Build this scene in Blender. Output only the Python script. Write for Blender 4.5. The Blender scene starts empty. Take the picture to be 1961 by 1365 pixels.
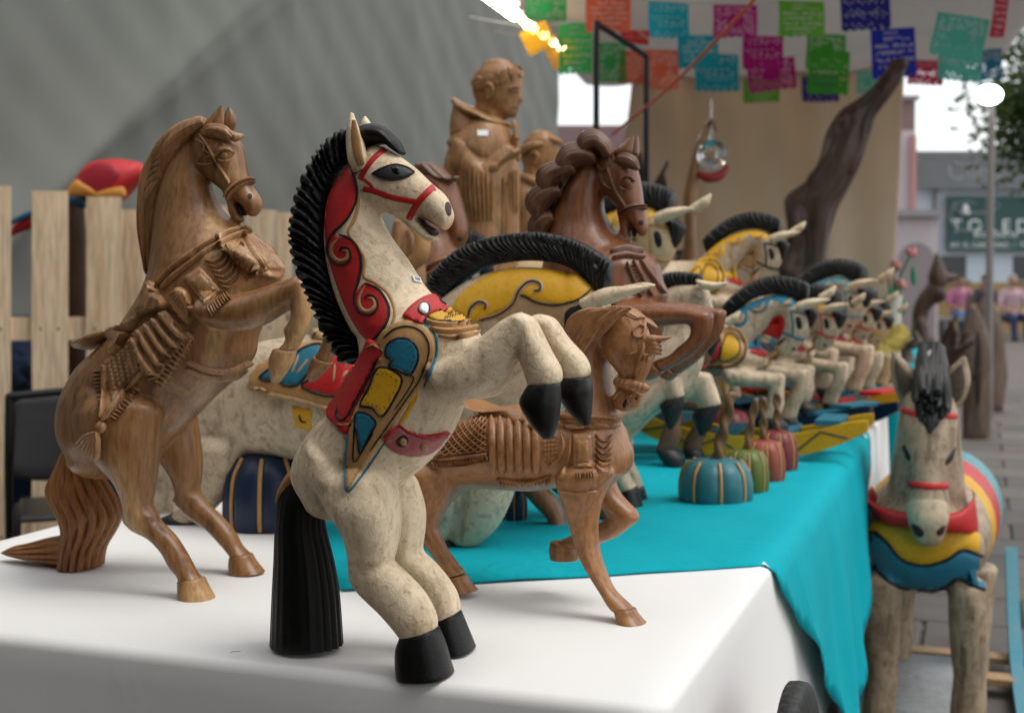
import bpy, bmesh, math, random
import numpy as np
from mathutils import Vector, Matrix
from mathutils.bvhtree import BVHTree
from mathutils.geometry import delaunay_2d_cdt
R = math.radians
rnd = random.Random(7)
sc = bpy.context.scene
col = sc.collection

# ---------------------------------------------------------------- camera, sky, sun, exposure
F, CX, HY, CAMZ = 2500.0, 980.5, 540.0, 1.17       # focal length in photo pixels, principal column, horizon row, eye height
cam_d = bpy.data.cameras.new('camera'); cam = bpy.data.objects.new('camera', cam_d); col.objects.link(cam)
cam.location = (0, 0, CAMZ); cam.rotation_euler = (R(90), 0, 0)
cam_d.sensor_width = 36; cam_d.lens = F/1961*36
cam_d.shift_y = -(682.5-HY)/1961
cam_d.clip_start = .05; cam_d.clip_end = 600
cam_d.dof.use_dof = True; cam_d.dof.focus_distance = 1.50; cam_d.dof.aperture_fstop = 6.0
sc.camera = cam

world = bpy.data.worlds.new('World'); sc.world = world; world.use_nodes = True
nt = world.node_tree; nt.nodes.clear()
sky = nt.nodes.new('ShaderNodeTexSky'); sky.sky_type = 'NISHITA'; sky.sun_disc = False
SUN_EL, SUN_AZ = 62, 105                            # azimuth clockwise from +Y
sky.sun_elevation = R(SUN_EL); sky.sun_rotation = R(SUN_AZ); sky.dust_density = 1.0; sky.air_density = 1.0; sky.ozone_density = 1.0
bg = nt.nodes.new('ShaderNodeBackground'); bg.inputs[1].default_value = .05
ov = nt.nodes.new('ShaderNodeBackground'); ov.inputs[0].default_value = (1, .975, .93, 1); ov.inputs[1].default_value = .82      # even white overcast
ad = nt.nodes.new('ShaderNodeAddShader'); wo = nt.nodes.new('ShaderNodeOutputWorld')
nt.links.new(sky.outputs[0], bg.inputs[0]); nt.links.new(bg.outputs[0], ad.inputs[0]); nt.links.new(ov.outputs[0], ad.inputs[1]); nt.links.new(ad.outputs[0], wo.inputs[0])
sun_d = bpy.data.lights.new('sun', 'SUN'); sun_d.energy = 1.5; sun_d.angle = R(30); sun_d.color = (1, .95, .88)
sun = bpy.data.objects.new('sun', sun_d); col.objects.link(sun)
sdir = Vector((math.sin(R(SUN_AZ))*math.cos(R(SUN_EL)), math.cos(R(SUN_AZ))*math.cos(R(SUN_EL)), math.sin(R(SUN_EL))))
sun.rotation_euler = sdir.to_track_quat('Z', 'Y').to_euler(); sun.location = sdir*20
vs = sc.view_settings; vs.view_transform = 'Standard'; vs.look = 'None'; vs.gamma = 1; vs.exposure = 0.28; vs.use_curve_mapping = False
sc.render.engine = 'CYCLES'

# ---------------------------------------------------------------- helpers: naming
def empty(name, loc=(0, 0, 0), rz=0):
    o = bpy.data.objects.new(name, None); col.objects.link(o); o.location = loc; o.rotation_euler = (0, 0, rz); o.empty_display_size = .05
    return o
def tag(o, label=None, cat=None, group=None, kind=None):
    if label: o['label'] = label
    if cat: o['category'] = cat
    if group: o['group'] = group
    if kind: o['kind'] = kind
    return o
def copy_tree(o, parent=None):
    c = o.copy(); col.objects.link(c); c.parent = parent
    for ch in o.children: copy_tree(ch, c)
    return c

# ---------------------------------------------------------------- helpers: materials
MATS = {}
def nodes_mat(name):
    m = bpy.data.materials.new(name); m.use_nodes = True
    n = m.node_tree.nodes; b = n['Principled BSDF']
    return m, n, m.node_tree.links, b
def ramp(n, stops):
    r = n.new('ShaderNodeValToRGB'); e = r.color_ramp.elements
    while len(e) < len(stops): e.new(.5)
    for i, (p, c) in enumerate(stops):
        e[i].position = p; e[i].color = (*c, 1) if len(c) == 3 else c
    return r
def noise(n, l, vec, scale, detail=4, rough=.55, dist=0):
    t = n.new('ShaderNodeTexNoise'); t.inputs['Scale'].default_value = scale; t.inputs['Detail'].default_value = detail
    t.inputs['Roughness'].default_value = rough; t.inputs['Distortion'].default_value = dist
    if vec: l.new(vec, t.inputs['Vector'])
    return t
def mix(n, l, fac, a, b, mode='MIX'):
    m = n.new('ShaderNodeMix'); m.data_type = 'RGBA'; m.blend_type = mode
    for sock, v in ((m.inputs[0], fac), (m.inputs[6], a), (m.inputs[7], b)):
        if hasattr(v, 'is_linked') or hasattr(v, 'links'): l.new(v, sock)
        elif isinstance(v, (int, float)): sock.default_value = v
        else: sock.default_value = (*v[:3], 1)
    return m.outputs[2]
def coords(n, l, scale=(1, 1, 1), rot=(0, 0, 0)):
    t = n.new('ShaderNodeTexCoord'); m = n.new('ShaderNodeMapping'); m.inputs['Scale'].default_value = scale; m.inputs['Rotation'].default_value = rot
    l.new(t.outputs['Object'], m.inputs[0]); return m.outputs[0]
def bump(n, l, b, h, strength=.3, dist=.002):
    bp = n.new('ShaderNodeBump'); bp.inputs['Strength'].default_value = strength; bp.inputs['Distance'].default_value = dist
    l.new(h, bp.inputs['Height']); l.new(bp.outputs[0], b.inputs['Normal'])
def paint(name, c, dirt=.35, dirtcol=(.10, .06, .03), rough=.45, sc_=38, bumpy=.25, fleck=.5, spec=.35, streak=0):
    """hand-brushed antiqued paint: soft blotches, fine brown flecks, brush relief"""
    if name in MATS: return MATS[name]
    m, n, l, b = nodes_mat(name); v = coords(n, l)
    big = noise(n, l, v, sc_*.35, 5, .6); fine = noise(n, l, v, sc_*3.2, 6, .7, .6); fl = noise(n, l, v, sc_*7, 3, .6)
    r1 = ramp(n, [(.42, (0, 0, 0)), (.72, (1, 1, 1))]); l.new(big.outputs[0], r1.inputs[0])
    r2 = ramp(n, [(.50, (0, 0, 0)), (.72, (1, 1, 1))]); l.new(fine.outputs[0], r2.inputs[0])
    r3 = ramp(n, [(.60, (0, 0, 0)), (.72, (1, 1, 1))]); l.new(fl.outputs[0], r3.inputs[0])
    c1 = mix(n, l, r1.outputs[0], c, tuple(x*(1-dirt*.6)+d*dirt*.6 for x, d in zip(c, dirtcol)))
    mm = n.new('ShaderNodeMath'); mm.operation = 'MULTIPLY'; l.new(r2.outputs[0], mm.inputs[0]); mm.inputs[1].default_value = dirt
    c2 = mix(n, l, mm.outputs[0], c1, dirtcol)
    m2 = n.new('ShaderNodeMath'); m2.operation = 'MULTIPLY'; l.new(r3.outputs[0], m2.inputs[0]); m2.inputs[1].default_value = dirt*fleck
    c3 = mix(n, l, m2.outputs[0], c2, dirtcol)
    if streak:
        vs_ = coords(n, l, (1, 1, .22)); stn = noise(n, l, vs_, sc_*2.6, 5, .65, .4); rs = ramp(n, [(.50, (0, 0, 0)), (.66, (1, 1, 1))]); l.new(stn.outputs[0], rs.inputs[0])
        m3 = n.new('ShaderNodeMath'); m3.operation = 'MULTIPLY'; l.new(rs.outputs[0], m3.inputs[0]); m3.inputs[1].default_value = streak; c3 = mix(n, l, m3.outputs[0], c3, dirtcol)
        cr = n.new('ShaderNodeTexVoronoi'); cr.feature = 'DISTANCE_TO_EDGE'; cr.inputs['Scale'].default_value = sc_*2.2; l.new(v, cr.inputs['Vector']); rc = ramp(n, [(.0, (1, 1, 1)), (.035, (0, 0, 0))]); l.new(cr.outputs[0], rc.inputs[0])
        m4 = n.new('ShaderNodeMath'); m4.operation = 'MULTIPLY'; l.new(rc.outputs[0], m4.inputs[0]); l.new(r1.outputs[0], m4.inputs[1]); m5 = n.new('ShaderNodeMath'); m5.operation = 'MULTIPLY'; l.new(m4.outputs[0], m5.inputs[0]); m5.inputs[1].default_value = .55; c3 = mix(n, l, m5.outputs[0], c3, dirtcol)
    l.new(c3, b.inputs['Base Color']); b.inputs['Roughness'].default_value = rough; b.inputs['Specular IOR Level'].default_value = spec
    rr = n.new('ShaderNodeMapRange'); l.new(fine.outputs[0], rr.inputs[0]); rr.inputs[3].default_value = rough-.12; rr.inputs[4].default_value = rough+.18
    l.new(rr.outputs[0], b.inputs['Roughness'])
    bump(n, l, b, fine.outputs[0], bumpy, .003)
    MATS[name] = m; return m
def wood(name, dark, mid, light, axis=(1, 1, .12), sc_=22, rough=.36, rot=(0, 0, 0), patch=.5):
    """oiled carved wood: streaked grain, sapwood patches"""
    if name in MATS: return MATS[name]
    m, n, l, b = nodes_mat(name); v = coords(n, l, axis, rot); v0 = coords(n, l, (1, 1, .45), rot)
    g = noise(n, l, v, sc_, 7, .62, 1.2); f = noise(n, l, v, sc_*9, 4, .6, .3); p = noise(n, l, v0, 6.5, 2, .45, .8)
    rg = ramp(n, [(.28, dark), (.48, mid), (.66, mid), (.80, light)]); l.new(g.outputs[0], rg.inputs[0])
    rp = ramp(n, [(.50, (0, 0, 0)), (.60, (1, 1, 1))]); l.new(p.outputs[0], rp.inputs[0])
    mp = n.new('ShaderNodeMath'); mp.operation = 'MULTIPLY'; l.new(rp.outputs[0], mp.inputs[0]); mp.inputs[1].default_value = patch
    c1 = mix(n, l, mp.outputs[0], rg.outputs[0], light)
    rf = ramp(n, [(.36, (.45, .45, .45)), (.58, (1, 1, 1))]); l.new(f.outputs[0], rf.inputs[0])
    c2 = mix(n, l, .65, c1, rf.outputs[0], 'MULTIPLY')
    l.new(c2, b.inputs['Base Color'])
    rr = n.new('ShaderNodeMapRange'); l.new(f.outputs[0], rr.inputs[0]); rr.inputs[3].default_value = rough-.08; rr.inputs[4].default_value = rough+.14
    l.new(rr.outputs[0], b.inputs['Roughness'])
    bump(n, l, b, f.outputs[0], .22, .0015)
    b.inputs['Coat Weight'].default_value = .2; b.inputs['Coat Roughness'].default_value = .22; b.inputs['Specular IOR Level'].default_value = .4
    MATS[name] = m; return m
def cloth(name, c, rough=.85, var=.06, weave=900, transl=0, bumpy=.15, crease=0, sheen=.1):
    if name in MATS: return MATS[name]
    m, n, l, b = nodes_mat(name); v = coords(n, l)
    a = noise(n, l, v, 2.2, 4, .6); w = noise(n, l, v, weave, 2, .5)
    cc = mix(n, l, a.outputs[0], tuple(x*(1-var) for x in c), tuple(min(1, x*(1+var)) for x in c))
    l.new(cc, b.inputs['Base Color']); b.inputs['Roughness'].default_value = rough; b.inputs['Specular IOR Level'].default_value = .15
    b.inputs['Sheen Weight'].default_value = sheen
    if crease:
        c1 = noise(n, l, coords(n, l, (1, 1, .5), (0, 0, .35)), 2.6, 3, .5, 1.6); rc = ramp(n, [(.44, (0, 0, 0)), (.5, (1, 1, 1)), (.56, (0, 0, 0))]); l.new(c1.outputs[0], rc.inputs[0]); c2 = noise(n, l, v, 9, 4, .55, .5)
        ma = n.new('ShaderNodeMath'); ma.operation = 'MULTIPLY_ADD'; l.new(rc.outputs[0], ma.inputs[0]); ma.inputs[1].default_value = .35; l.new(c2.outputs[0], ma.inputs[2])
        b0 = n.new('ShaderNodeBump'); b0.inputs['Strength'].default_value = crease; b0.inputs['Distance'].default_value = .012; l.new(ma.outputs[0], b0.inputs['Height'])
        b1 = n.new('ShaderNodeBump'); b1.inputs['Strength'].default_value = bumpy; b1.inputs['Distance'].default_value = .001; l.new(w.outputs[0], b1.inputs['Height']); l.new(b0.outputs[0], b1.inputs['Normal']); l.new(b1.outputs[0], b.inputs['Normal'])
    else: bump(n, l, b, w.outputs[0], bumpy, .001)
    if transl:
        t = n.new('ShaderNodeBsdfTranslucent'); l.new(cc, t.inputs[0]); x = n.new('ShaderNodeMixShader'); x.inputs[0].default_value = transl
        l.new(b.outputs[0], x.inputs[1]); l.new(t.outputs[0], x.inputs[2]); l.new(x.outputs[0], n['Material Output'].inputs[0])
    MATS[name] = m; return m
def plain(name, c, rough=.5, metal=0, var=.12, scale=12, emit=None, spec=.5):
    if name in MATS: return MATS[name]
    m, n, l, b = nodes_mat(name); v = coords(n, l); a = noise(n, l, v, scale, 5, .6)
    cc = mix(n, l, a.outputs[0], tuple(x*(1-var) for x in c), tuple(min(1, x*(1+var)) for x in c))
    l.new(cc, b.inputs['Base Color']); b.inputs['Roughness'].default_value = rough; b.inputs['Metallic'].default_value = metal; b.inputs['Specular IOR Level'].default_value = spec
    if emit: b.inputs['Emission Color'].default_value = (*emit[:3], 1); b.inputs['Emission Strength'].default_value = emit[3]
    MATS[name] = m; return m

# ---------------------------------------------------------------- helpers: meshes
def mesh_obj(name, verts, faces, mat, parent=None, smooth=40, recalc=True, kind=None):
    me = bpy.data.meshes.new(name); me.from_pydata([tuple(v) for v in verts], [], [tuple(int(i) for i in f) for f in faces])
    if recalc:
        bm = bmesh.new(); bm.from_mesh(me); bmesh.ops.recalc_face_normals(bm, faces=bm.faces); bm.to_mesh(me); bm.free()
    if smooth:
        me.polygons.foreach_set('use_smooth', [True]*len(me.polygons)); me.set_sharp_from_angle(angle=R(smooth))
    me.materials.append(mat)
    o = bpy.data.objects.new(name, me); col.objects.link(o); o.parent = parent
    if kind: o['kind'] = kind
    return o
class MB:
    """collects shapes; build() links them as one mesh object"""
    def __init__(s): s.v = []; s.f = []
    def add(s, vf):
        if vf is None: return s
        v, f = vf; o = len(s.v); s.v.extend([tuple(x) for x in v]); s.f.extend([tuple(int(i)+o for i in t) for t in f]); return s
    def box(s, c, h, rz=0, tilt=None, taper=1):
        c = Vector(c); M = Matrix.Rotation(rz, 3, 'Z')
        if tilt is not None: M = tilt
        v = []
        for z in (-1, 1):
            k = 1 if z < 0 else taper
            for x, y in ((-1, -1), (1, -1), (1, 1), (-1, 1)): v.append(c + M @ Vector((x*h[0]*k, y*h[1]*k, z*h[2])))
        return s.add((v, [(0, 3, 2, 1), (4, 5, 6, 7), (0, 1, 5, 4), (1, 2, 6, 5), (2, 3, 7, 6), (3, 0, 4, 7)]))
    def tube(s, pts, r, ring=8, sub=4): return s.add(tube(pts, r, ring, sub))
    def build(s, name, mat, parent=None, smooth=40, kind=None): return mesh_obj(name, s.v, s.f, mat, parent, smooth, True, kind)
def catmull(P, sub, closed=False):
    P = np.asarray(P, float)
    if P.ndim == 1: P = P[:, None]
    n = len(P)
    if n < 3 and not closed: 
        t = np.linspace(0, 1, sub*(n-1)+1)[:, None]; return P[0]*(1-t)+P[-1]*t
    out = []
    for i in range(n if closed else n-1):
        if closed: a, b, c, d = P[(i-1) % n], P[i], P[(i+1) % n], P[(i+2) % n]
        else:
            b, c = P[i], P[i+1]; a = P[i-1] if i else 2*b-c; d = P[i+2] if i+2 < n else 2*c-b
        for k in range(sub):
            t = k/sub
            out.append(.5*((2*b)+(-a+c)*t+(2*a-5*b+4*c-d)*t*t+(-a+3*b-3*c+d)*t**3))
    if not closed: out.append(P[-1])
    return np.array(out)
def rings(C, U, V, cap=(.6, .6), ring=18, mod=None, ex=1.0):
    """closed solid through elliptical sections"""
    N = len(C); th = np.linspace(0, 2*np.pi, ring, endpoint=False)
    S = np.linspace(0, 1, N); secs = []
    ct, st = np.cos(th), np.sin(th)
    if ex != 1: ct, st = np.sign(ct)*abs(ct)**ex, np.sign(st)*abs(st)**ex
    def put(c, u, v, k, s):
        r = k if mod is None else k*mod(s, th)
        secs.append(c + (np.outer(ct*r, u) + np.outer(st*r, v)))
    def tang(a, b): d = a-b; L = np.linalg.norm(d); return d/L if L > 1e-9 else d
    if cap[0] > 0:
        T = tang(C[0], C[1]); e = np.linalg.norm(U[0])*cap[0]
        for a in (80, 58, 36, 16): put(C[0]+T*e*math.sin(R(a)), U[0], V[0], math.cos(R(a)), 0)
    for i in range(N): put(C[i], U[i], V[i], 1, S[i])
    if cap[1] > 0:
        T = tang(C[-1], C[-2]); e = np.linalg.norm(U[-1])*cap[1]
        for a in (16, 36, 58, 80): put(C[-1]+T*e*math.sin(R(a)), U[-1], V[-1], math.cos(R(a)), 1)
    M = len(secs); v = list(np.concatenate(secs)); f = []
    for i in range(M-1):
        for j in range(ring):
            k = (j+1) % ring; f.append((i*ring+j, i*ring+k, (i+1)*ring+k, (i+1)*ring+j))
    a = len(v); v.append(secs[0].mean(0)); v.append(secs[-1].mean(0))
    for j in range(ring):
        k = (j+1) % ring; f.append((a, k, j)); f.append((a+1, (M-1)*ring+j, (M-1)*ring+k))
    return v, f
def tube(pts, r, ring=8, sub=4, flat=1.0, cap=.8):
    """round bar along a smooth path; r is one radius or one per point"""
    P = catmull(pts, sub); rr = catmull(r, sub)[:, 0] if hasattr(r, '__len__') else np.full(len(P), r)
    T = np.gradient(P, axis=0); T /= np.linalg.norm(T, axis=1)[:, None]+1e-12
    up = np.array((0, 0, 1.)) if abs(T[0][2]) < .9 else np.array((0, 1., 0))
    U, V = [], []
    for t in T:
        u = np.cross(t, up); u /= np.linalg.norm(u)+1e-12; w = np.cross(u, t); up = w; U.append(u); V.append(w)
    return rings(P, np.array(U)*rr[:, None], np.array(V)*rr[:, None]*flat, (cap, cap), ring)
def ball(c, r, seg=12, rg=8):
    c = np.array(c, float); r = np.array(r if hasattr(r, '__len__') else (r, r, r), float); v = []; f = []
    for i in range(rg+1):
        a = math.pi*i/rg
        for j in range(seg):
            b = 2*math.pi*j/seg; v.append(c+r*np.array((math.sin(a)*math.cos(b), math.sin(a)*math.sin(b), math.cos(a))))
    for i in range(rg):
        for j in range(seg):
            k = (j+1) % seg; f.append((i*seg+j, (i+1)*seg+j, (i+1)*seg+k, i*seg+k))
    return v, f
def lathe(prof, seg=24, c=(0, 0, 0), mod=None):
    v = []; f = []; M = len(prof)
    for r, z in prof:
        for j in range(seg):
            b = 2*math.pi*j/seg; k = r*(mod(b) if mod else 1); v.append((c[0]+k*math.cos(b), c[1]+k*math.sin(b), c[2]+z))
    for i in range(M-1):
        for j in range(seg):
            k = (j+1) % seg; f.append((i*seg+j, i*seg+k, (i+1)*seg+k, (i+1)*seg+j))
    v.append((c[0], c[1], c[2]+prof[0][1])); v.append((c[0], c[1], c[2]+prof[-1][1])); a = M*seg
    for j in range(seg):
        k = (j+1) % seg; f.append((a, k, j)); f.append((a+1, (M-1)*seg+j, (M-1)*seg+k))
    return v, f
def fuse(name, shapes, mat, parent, voxel=.004, it=4, fac=.5):
    """one continuous carved surface out of overlapping closed shapes"""
    b = MB()
    for s in shapes: b.add(s)
    o = b.build(name, mat, parent, 0)
    m = o.modifiers.new('r', 'REMESH'); m.mode = 'VOXEL'; m.voxel_size = voxel
    if it: m2 = o.modifiers.new('s', 'SMOOTH'); m2.iterations = it; m2.factor = fac
    dg = bpy.context.evaluated_depsgraph_get(); dg.update()
    me = bpy.data.meshes.new_from_object(o.evaluated_get(dg)); o.modifiers.clear(); old = o.data; o.data = me; bpy.data.meshes.remove(old)
    me.name = name; me.polygons.foreach_set('use_smooth', [True]*len(me.polygons))
    return o

# photo crops used as drawing boards: origin and scale
K = dict(P=(0, 0, 1), C1=(480, 180, 2.3529), C2=(480, 700, 2.0525), C3=(0, 180, 2.3532), C4=(0, 700, 2.2742), C5=(760, 80, 2.5273), C6=(1150, 380, 2.2016),
         C8=(900, 0, 1.8483), D1=(1600, 640, 1.8837), D2=(1660, 80, 2.2757), D3=(0, 260, 1.7967), D4=(1240, 380, 3.5923), D5=(760, 560, 2.5271), D6=(280, 560, 2.73),
         D7=(900, 0, 4.1375), D8=(1240, 0, 2.7198))
def q(k, x, y): a = K[k]; return a[0]+x/a[2], a[1]+y/a[2]
class Board:
    """a thing's own upright plane: turns a drawn point plus a sideways offset into the thing's local space"""
    def __init__(s, o, yaw, z=None):
        s.o = np.array((o[0], o[1], .752 if z is None else z)); s.yaw = R(yaw)
        s.fw = np.array((math.cos(s.yaw), -math.sin(s.yaw), 0)); s.n = np.array((math.sin(s.yaw), math.cos(s.yaw), 0))
        s.cam = s.loc(np.array((0, 0, CAMZ)))
    def loc(s, p): d = p-s.o; return np.array((d@s.fw, d@s.n, d[2]))
    def dirn(s, px, py):
        d = np.array(((px-CX)/F, 1, -(py-HY)/F)); return np.array((d@s.fw, d@s.n, d[2]))
    def pt(s, px, py, w=0):
        d = s.dirn(px, py); t = (w-s.cam[1])/d[1]; return s.cam+d*t
    def root(s, name): return empty(name, s.o, -s.yaw)
    def loft(s, k, secs, w=0, sub=4, cap=(.6, .6), ring=18, mod=None, ex=1.0, wl=None):
        """sections (x1,y1,x2,y2,half thickness[,offset]) drawn on board k"""
        C, U, V = [], [], []
        for q_ in secs:
            kk = k
            if isinstance(q_[0], str): kk, q_ = q_[0], q_[1:]
            ww = w+(q_[5] if len(q_) > 5 else 0)
            a = s.pt(*q(kk, q_[0], q_[1]), ww); b = s.pt(*q(kk, q_[2], q_[3]), ww)
            C.append((a+b)/2); U.append((a-b)/2); V.append((0, q_[4], 0))
        return rings(catmull(C, sub), catmull(U, sub), catmull(V, sub), cap, ring, mod, ex)
    def line(s, k, pts, w=0): return [s.pt(*q(k, p[0], p[1]), w+(p[2] if len(p) > 2 else 0)) for p in pts]
def tidy(out, fs, k):
    """drops faces stretched across a depth jump"""
    P = np.array([tuple(v) for v in out]); L = [max(np.linalg.norm(P[f[i]]-P[f[i-1]]) for i in range(len(f))) for f in fs]
    if not L: return out, fs
    lim = max(.006, k*float(np.median(L))); fs = [f for f, l_ in zip(fs, L) if l_ < lim]
    use = sorted(set(i for f in fs for i in f)); ix = {a: b for b, a in enumerate(use)}
    return [out[i] for i in use], [tuple(ix[i] for i in f) for f in fs]
class Surf:
    """lays raised pieces on carved surfaces of a board's thing"""
    def __init__(s, bd, *objs):
        s.b = bd; s.t = []
        for o in objs: s.add(o)
    def add(s, o):
        me = o.data; s.t.append(BVHTree.FromPolygons([v.co.copy() for v in me.vertices], [tuple(p.vertices) for p in me.polygons])); return o
    def hit(s, px, py):
        d = Vector(s.b.dirn(px, py)).normalized(); o = Vector(s.b.cam); best = None
        for t in s.t:
            h = t.ray_cast(o, d)
            if h[0] is not None and (best is None or h[3] < best[2]): best = (h[0], h[1] if h[1].dot(d) < 0 else -h[1], h[3])
        return best
    def on(s, px, py, hint):
        h = s.hit(px, py)
        if h and (hint is None or abs(h[2]-hint) < .05): return h
        d = Vector(s.b.dirn(px, py)).normalized(); p = Vector(s.b.cam)+d*(hint or 1.5); best = None
        for t in s.t:
            r = t.find_nearest(p)
            if r[0] is not None and (best is None or r[3] < best[3]): best = r
        nn = best[1] if best[1].dot(d) < 0.2 else -best[1]
        return best[0], nn, (best[0]-Vector(s.b.cam)).length
    def patch(s, k, poly, h=.0015, step=5, smooth=True, lift=0, sub=4, bev=.35, tk=7):
        P = np.array([q(k, *p) for p in poly])
        if smooth: P = catmull(P, sub, True)
        L = [P[0]]
        for p in list(P[1:])+[P[0]]:
            n = max(1, int(np.linalg.norm(p-L[-1])/step))
            a = L[-1]
            for i in range(1, n+1): L.append(a+(p-a)*i/n)
        L = L[:-1]; B = len(L)
        lo, hi = P.min(0), P.max(0); pts = [Vector(p) for p in L]; A = np.array(L)
        for x in np.arange(lo[0], hi[0], step):
            for y in np.arange(lo[1], hi[1], step):
                if np.min(np.hypot(A[:, 0]-x, A[:, 1]-y)) > step*.6: pts.append(Vector((x, y)))
        r = delaunay_2d_cdt(pts, [], [list(range(B))], 1, 1e-4)
        V2, Fc = r[0], r[2]; ec = {}
        for f in Fc:
            for i in range(len(f)):
                e = tuple(sorted((f[i], f[(i+1) % len(f)]))); ec[e] = ec.get(e, 0)+1
        bd = [e for e, c in ec.items() if c == 1]; bs = set(i for e in bd for i in e)
        ds = [h_[2] for h_ in (s.hit(v.x, v.y) for v in V2[::7]) if h_]; hint = float(np.median(ds)) if ds else None
        out, low = [], {}
        for i, v in enumerate(V2):
            c, n, d = s.on(v.x, v.y, hint); out.append(c+n*(lift+h*(bev if i in bs else 1)))
            if i in bs: low[i] = c-n*.0015
        ids = {}
        for i, c in low.items(): ids[i] = len(out); out.append(c)
        fs = [tuple(f) for f in Fc]+[(a, b, ids[b], ids[a]) for a, b in bd]
        return tidy(out, fs, tk)
    def stroke(s, k, pts, wd, h=.0015, rnd_=False, step=4, taper=.25, closed=False, lift=0, m=5, sub=6):
        P = np.array([q(k, p[0], p[1]) for p in pts]); sc_ = K[k][2]
        W = np.array([p[2] if len(p) > 2 else wd for p in pts], float)/sc_/2
        n = len(P)
        Q = catmull(P, sub, closed); Wq = catmull(W, sub, closed)[:, 0]
        if closed: Q = np.vstack([Q, Q[:1]]); Wq = np.append(Wq, Wq[0])
        d = np.concatenate([[0], np.cumsum(np.linalg.norm(np.diff(Q, axis=0), axis=1))]); N = max(4, int(d[-1]/step)+1)
        t = np.linspace(0, d[-1], N); X = np.interp(t, d, Q[:, 0]); Y = np.interp(t, d, Q[:, 1]); Wt = np.interp(t, d, Wq)
        T = np.gradient(np.stack([X, Y], 1), axis=0); T /= np.linalg.norm(T, axis=1)[:, None]+1e-9; Nn = np.stack([-T[:, 1], T[:, 0]], 1)
        if not closed and taper:
            e = np.minimum(t, d[-1]-t)/max(1e-6, d[-1]*taper); Wt = Wt*np.clip(.25+.75*np.sqrt(np.clip(e, 0, 1)), 0, 1)
        acr = np.linspace(-1, 1, m); out, fs = [], []; dd_ = [h_[2] for h_ in (s.hit(X[i], Y[i]) for i in range(N)) if h_]; hint = float(np.percentile(dd_, 35)) if dd_ else None
        for i in range(N):
            h0 = s.hit(X[i], Y[i])
            if h0 and (hint is None or abs(h0[2]-hint) < .045): hint = h0[2]
            for a in acr:
                c, nn, dd = s.on(X[i]+Nn[i, 0]*a*Wt[i], Y[i]+Nn[i, 1]*a*Wt[i], hint)
                k_ = math.sqrt(max(0, 1-a*a)) if rnd_ else (1 if abs(a) < .99 else 0)
                out.append(c+nn*((lift+h)*k_-.0006*(1-k_)))
        for i in range(N-1):
            for j in range(m-1): fs.append((i*m+j, i*m+j+1, (i+1)*m+j+1, (i+1)*m+j))
        return tidy(out, fs, 6)
    def dot(s, k, x, y, r, h=.0012, ry=None):
        ry = ry or r; a = [(x+r*math.cos(t), y+ry*math.sin(t)) for t in np.linspace(0, 2*math.pi, 10, endpoint=False)]
        return s.patch(k, a, h, step=3, smooth=False)
    def bead(s, k, x, y, r, sq=1.0):
        px, py = q(k, x, y); h = s.hit(px, py)
        if not h: return None
        rr = r/K[k][2]/F*h[2]; return ball(h[0], (rr, rr*sq, rr), 10, 6)
# ================================================================ setting
DV = np.array((.339, .941)); LV = np.array((-.941, .339)); CORN = np.array((.141, 1.30)); TZ = .75      # table axis, its left, its front corner
def tb(d, s): return CORN + DV*d - LV*s                 # d along the stall, s to its right
m_white = cloth('white_cloth', (.76, .765, .75), var=.03, crease=.05)
m_teal = cloth('teal_cloth', (.0, .34, .41), var=.10, rough=.85, sheen=0, crease=.3)
m_tent = cloth('grey_tent_cloth', (.165, .172, .155), var=.14, weave=300, transl=.08)
m_ceil = cloth('ceiling_cloth', (.62, .57, .55), var=.08, weave=300, transl=.4)
m_beige = cloth('beige_cloth', (.72, .58, .44), var=.10, weave=300, transl=.45)

# ---- ground
m, n, l, b = nodes_mat('pavement_stone'); v = coords(n, l)
br = n.new('ShaderNodeTexBrick'); l.new(v, br.inputs[0]); br.inputs['Scale'].default_value = 2.0
br.inputs['Color1'].default_value = (.10, .088, .08, 1); br.inputs['Color2'].default_value = (.14, .125, .112, 1); br.inputs['Mortar'].default_value = (.05, .045, .04, 1)
nz = noise(n, l, v, 3, 6, .65); l.new(mix(n, l, .5, br.outputs[0], nz.outputs['Fac'], 'OVERLAY'), b.inputs['Base Color']); b.inputs['Roughness'].default_value = .8
m_pave = m
pave = mesh_obj('pavement', [(-250, -60, 0), (250, -60, 0), (250, 400, 0), (-250, 400, 0)], [(0, 1, 2, 3)], m_pave, smooth=0); pave['kind'] = 'structure'
slabs = [plain('paving_slab_%d' % i, c, .78, 0, .35, 7) for i, c in enumerate([(.105, .092, .084), (.135, .12, .108), (.085, .076, .07), (.12, .10, .088)])]
def slab_mesh(w, h, mt):
    b = MB().box((0, 0, 0), (w/2, h/2, .012)); me_o = b.build('paving_slab', mt, None, 0); me = me_o.data; bpy.data.objects.remove(me_o)
    bm = bmesh.new(); bm.from_mesh(me); bmesh.ops.bevel(bm, geom=[e for e in bm.edges if abs(e.verts[0].co.z-e.verts[1].co.z) < .001 and e.verts[0].co.z > 0], offset=.006, segments=1, affect='EDGES'); bm.to_mesh(me); bm.free(); return me
SW, SH = .62, .40; sm = [slab_mesh(SW-.014, SH-.014, x) for x in slabs]; sa = math.atan2(DV[0], DV[1])
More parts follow.
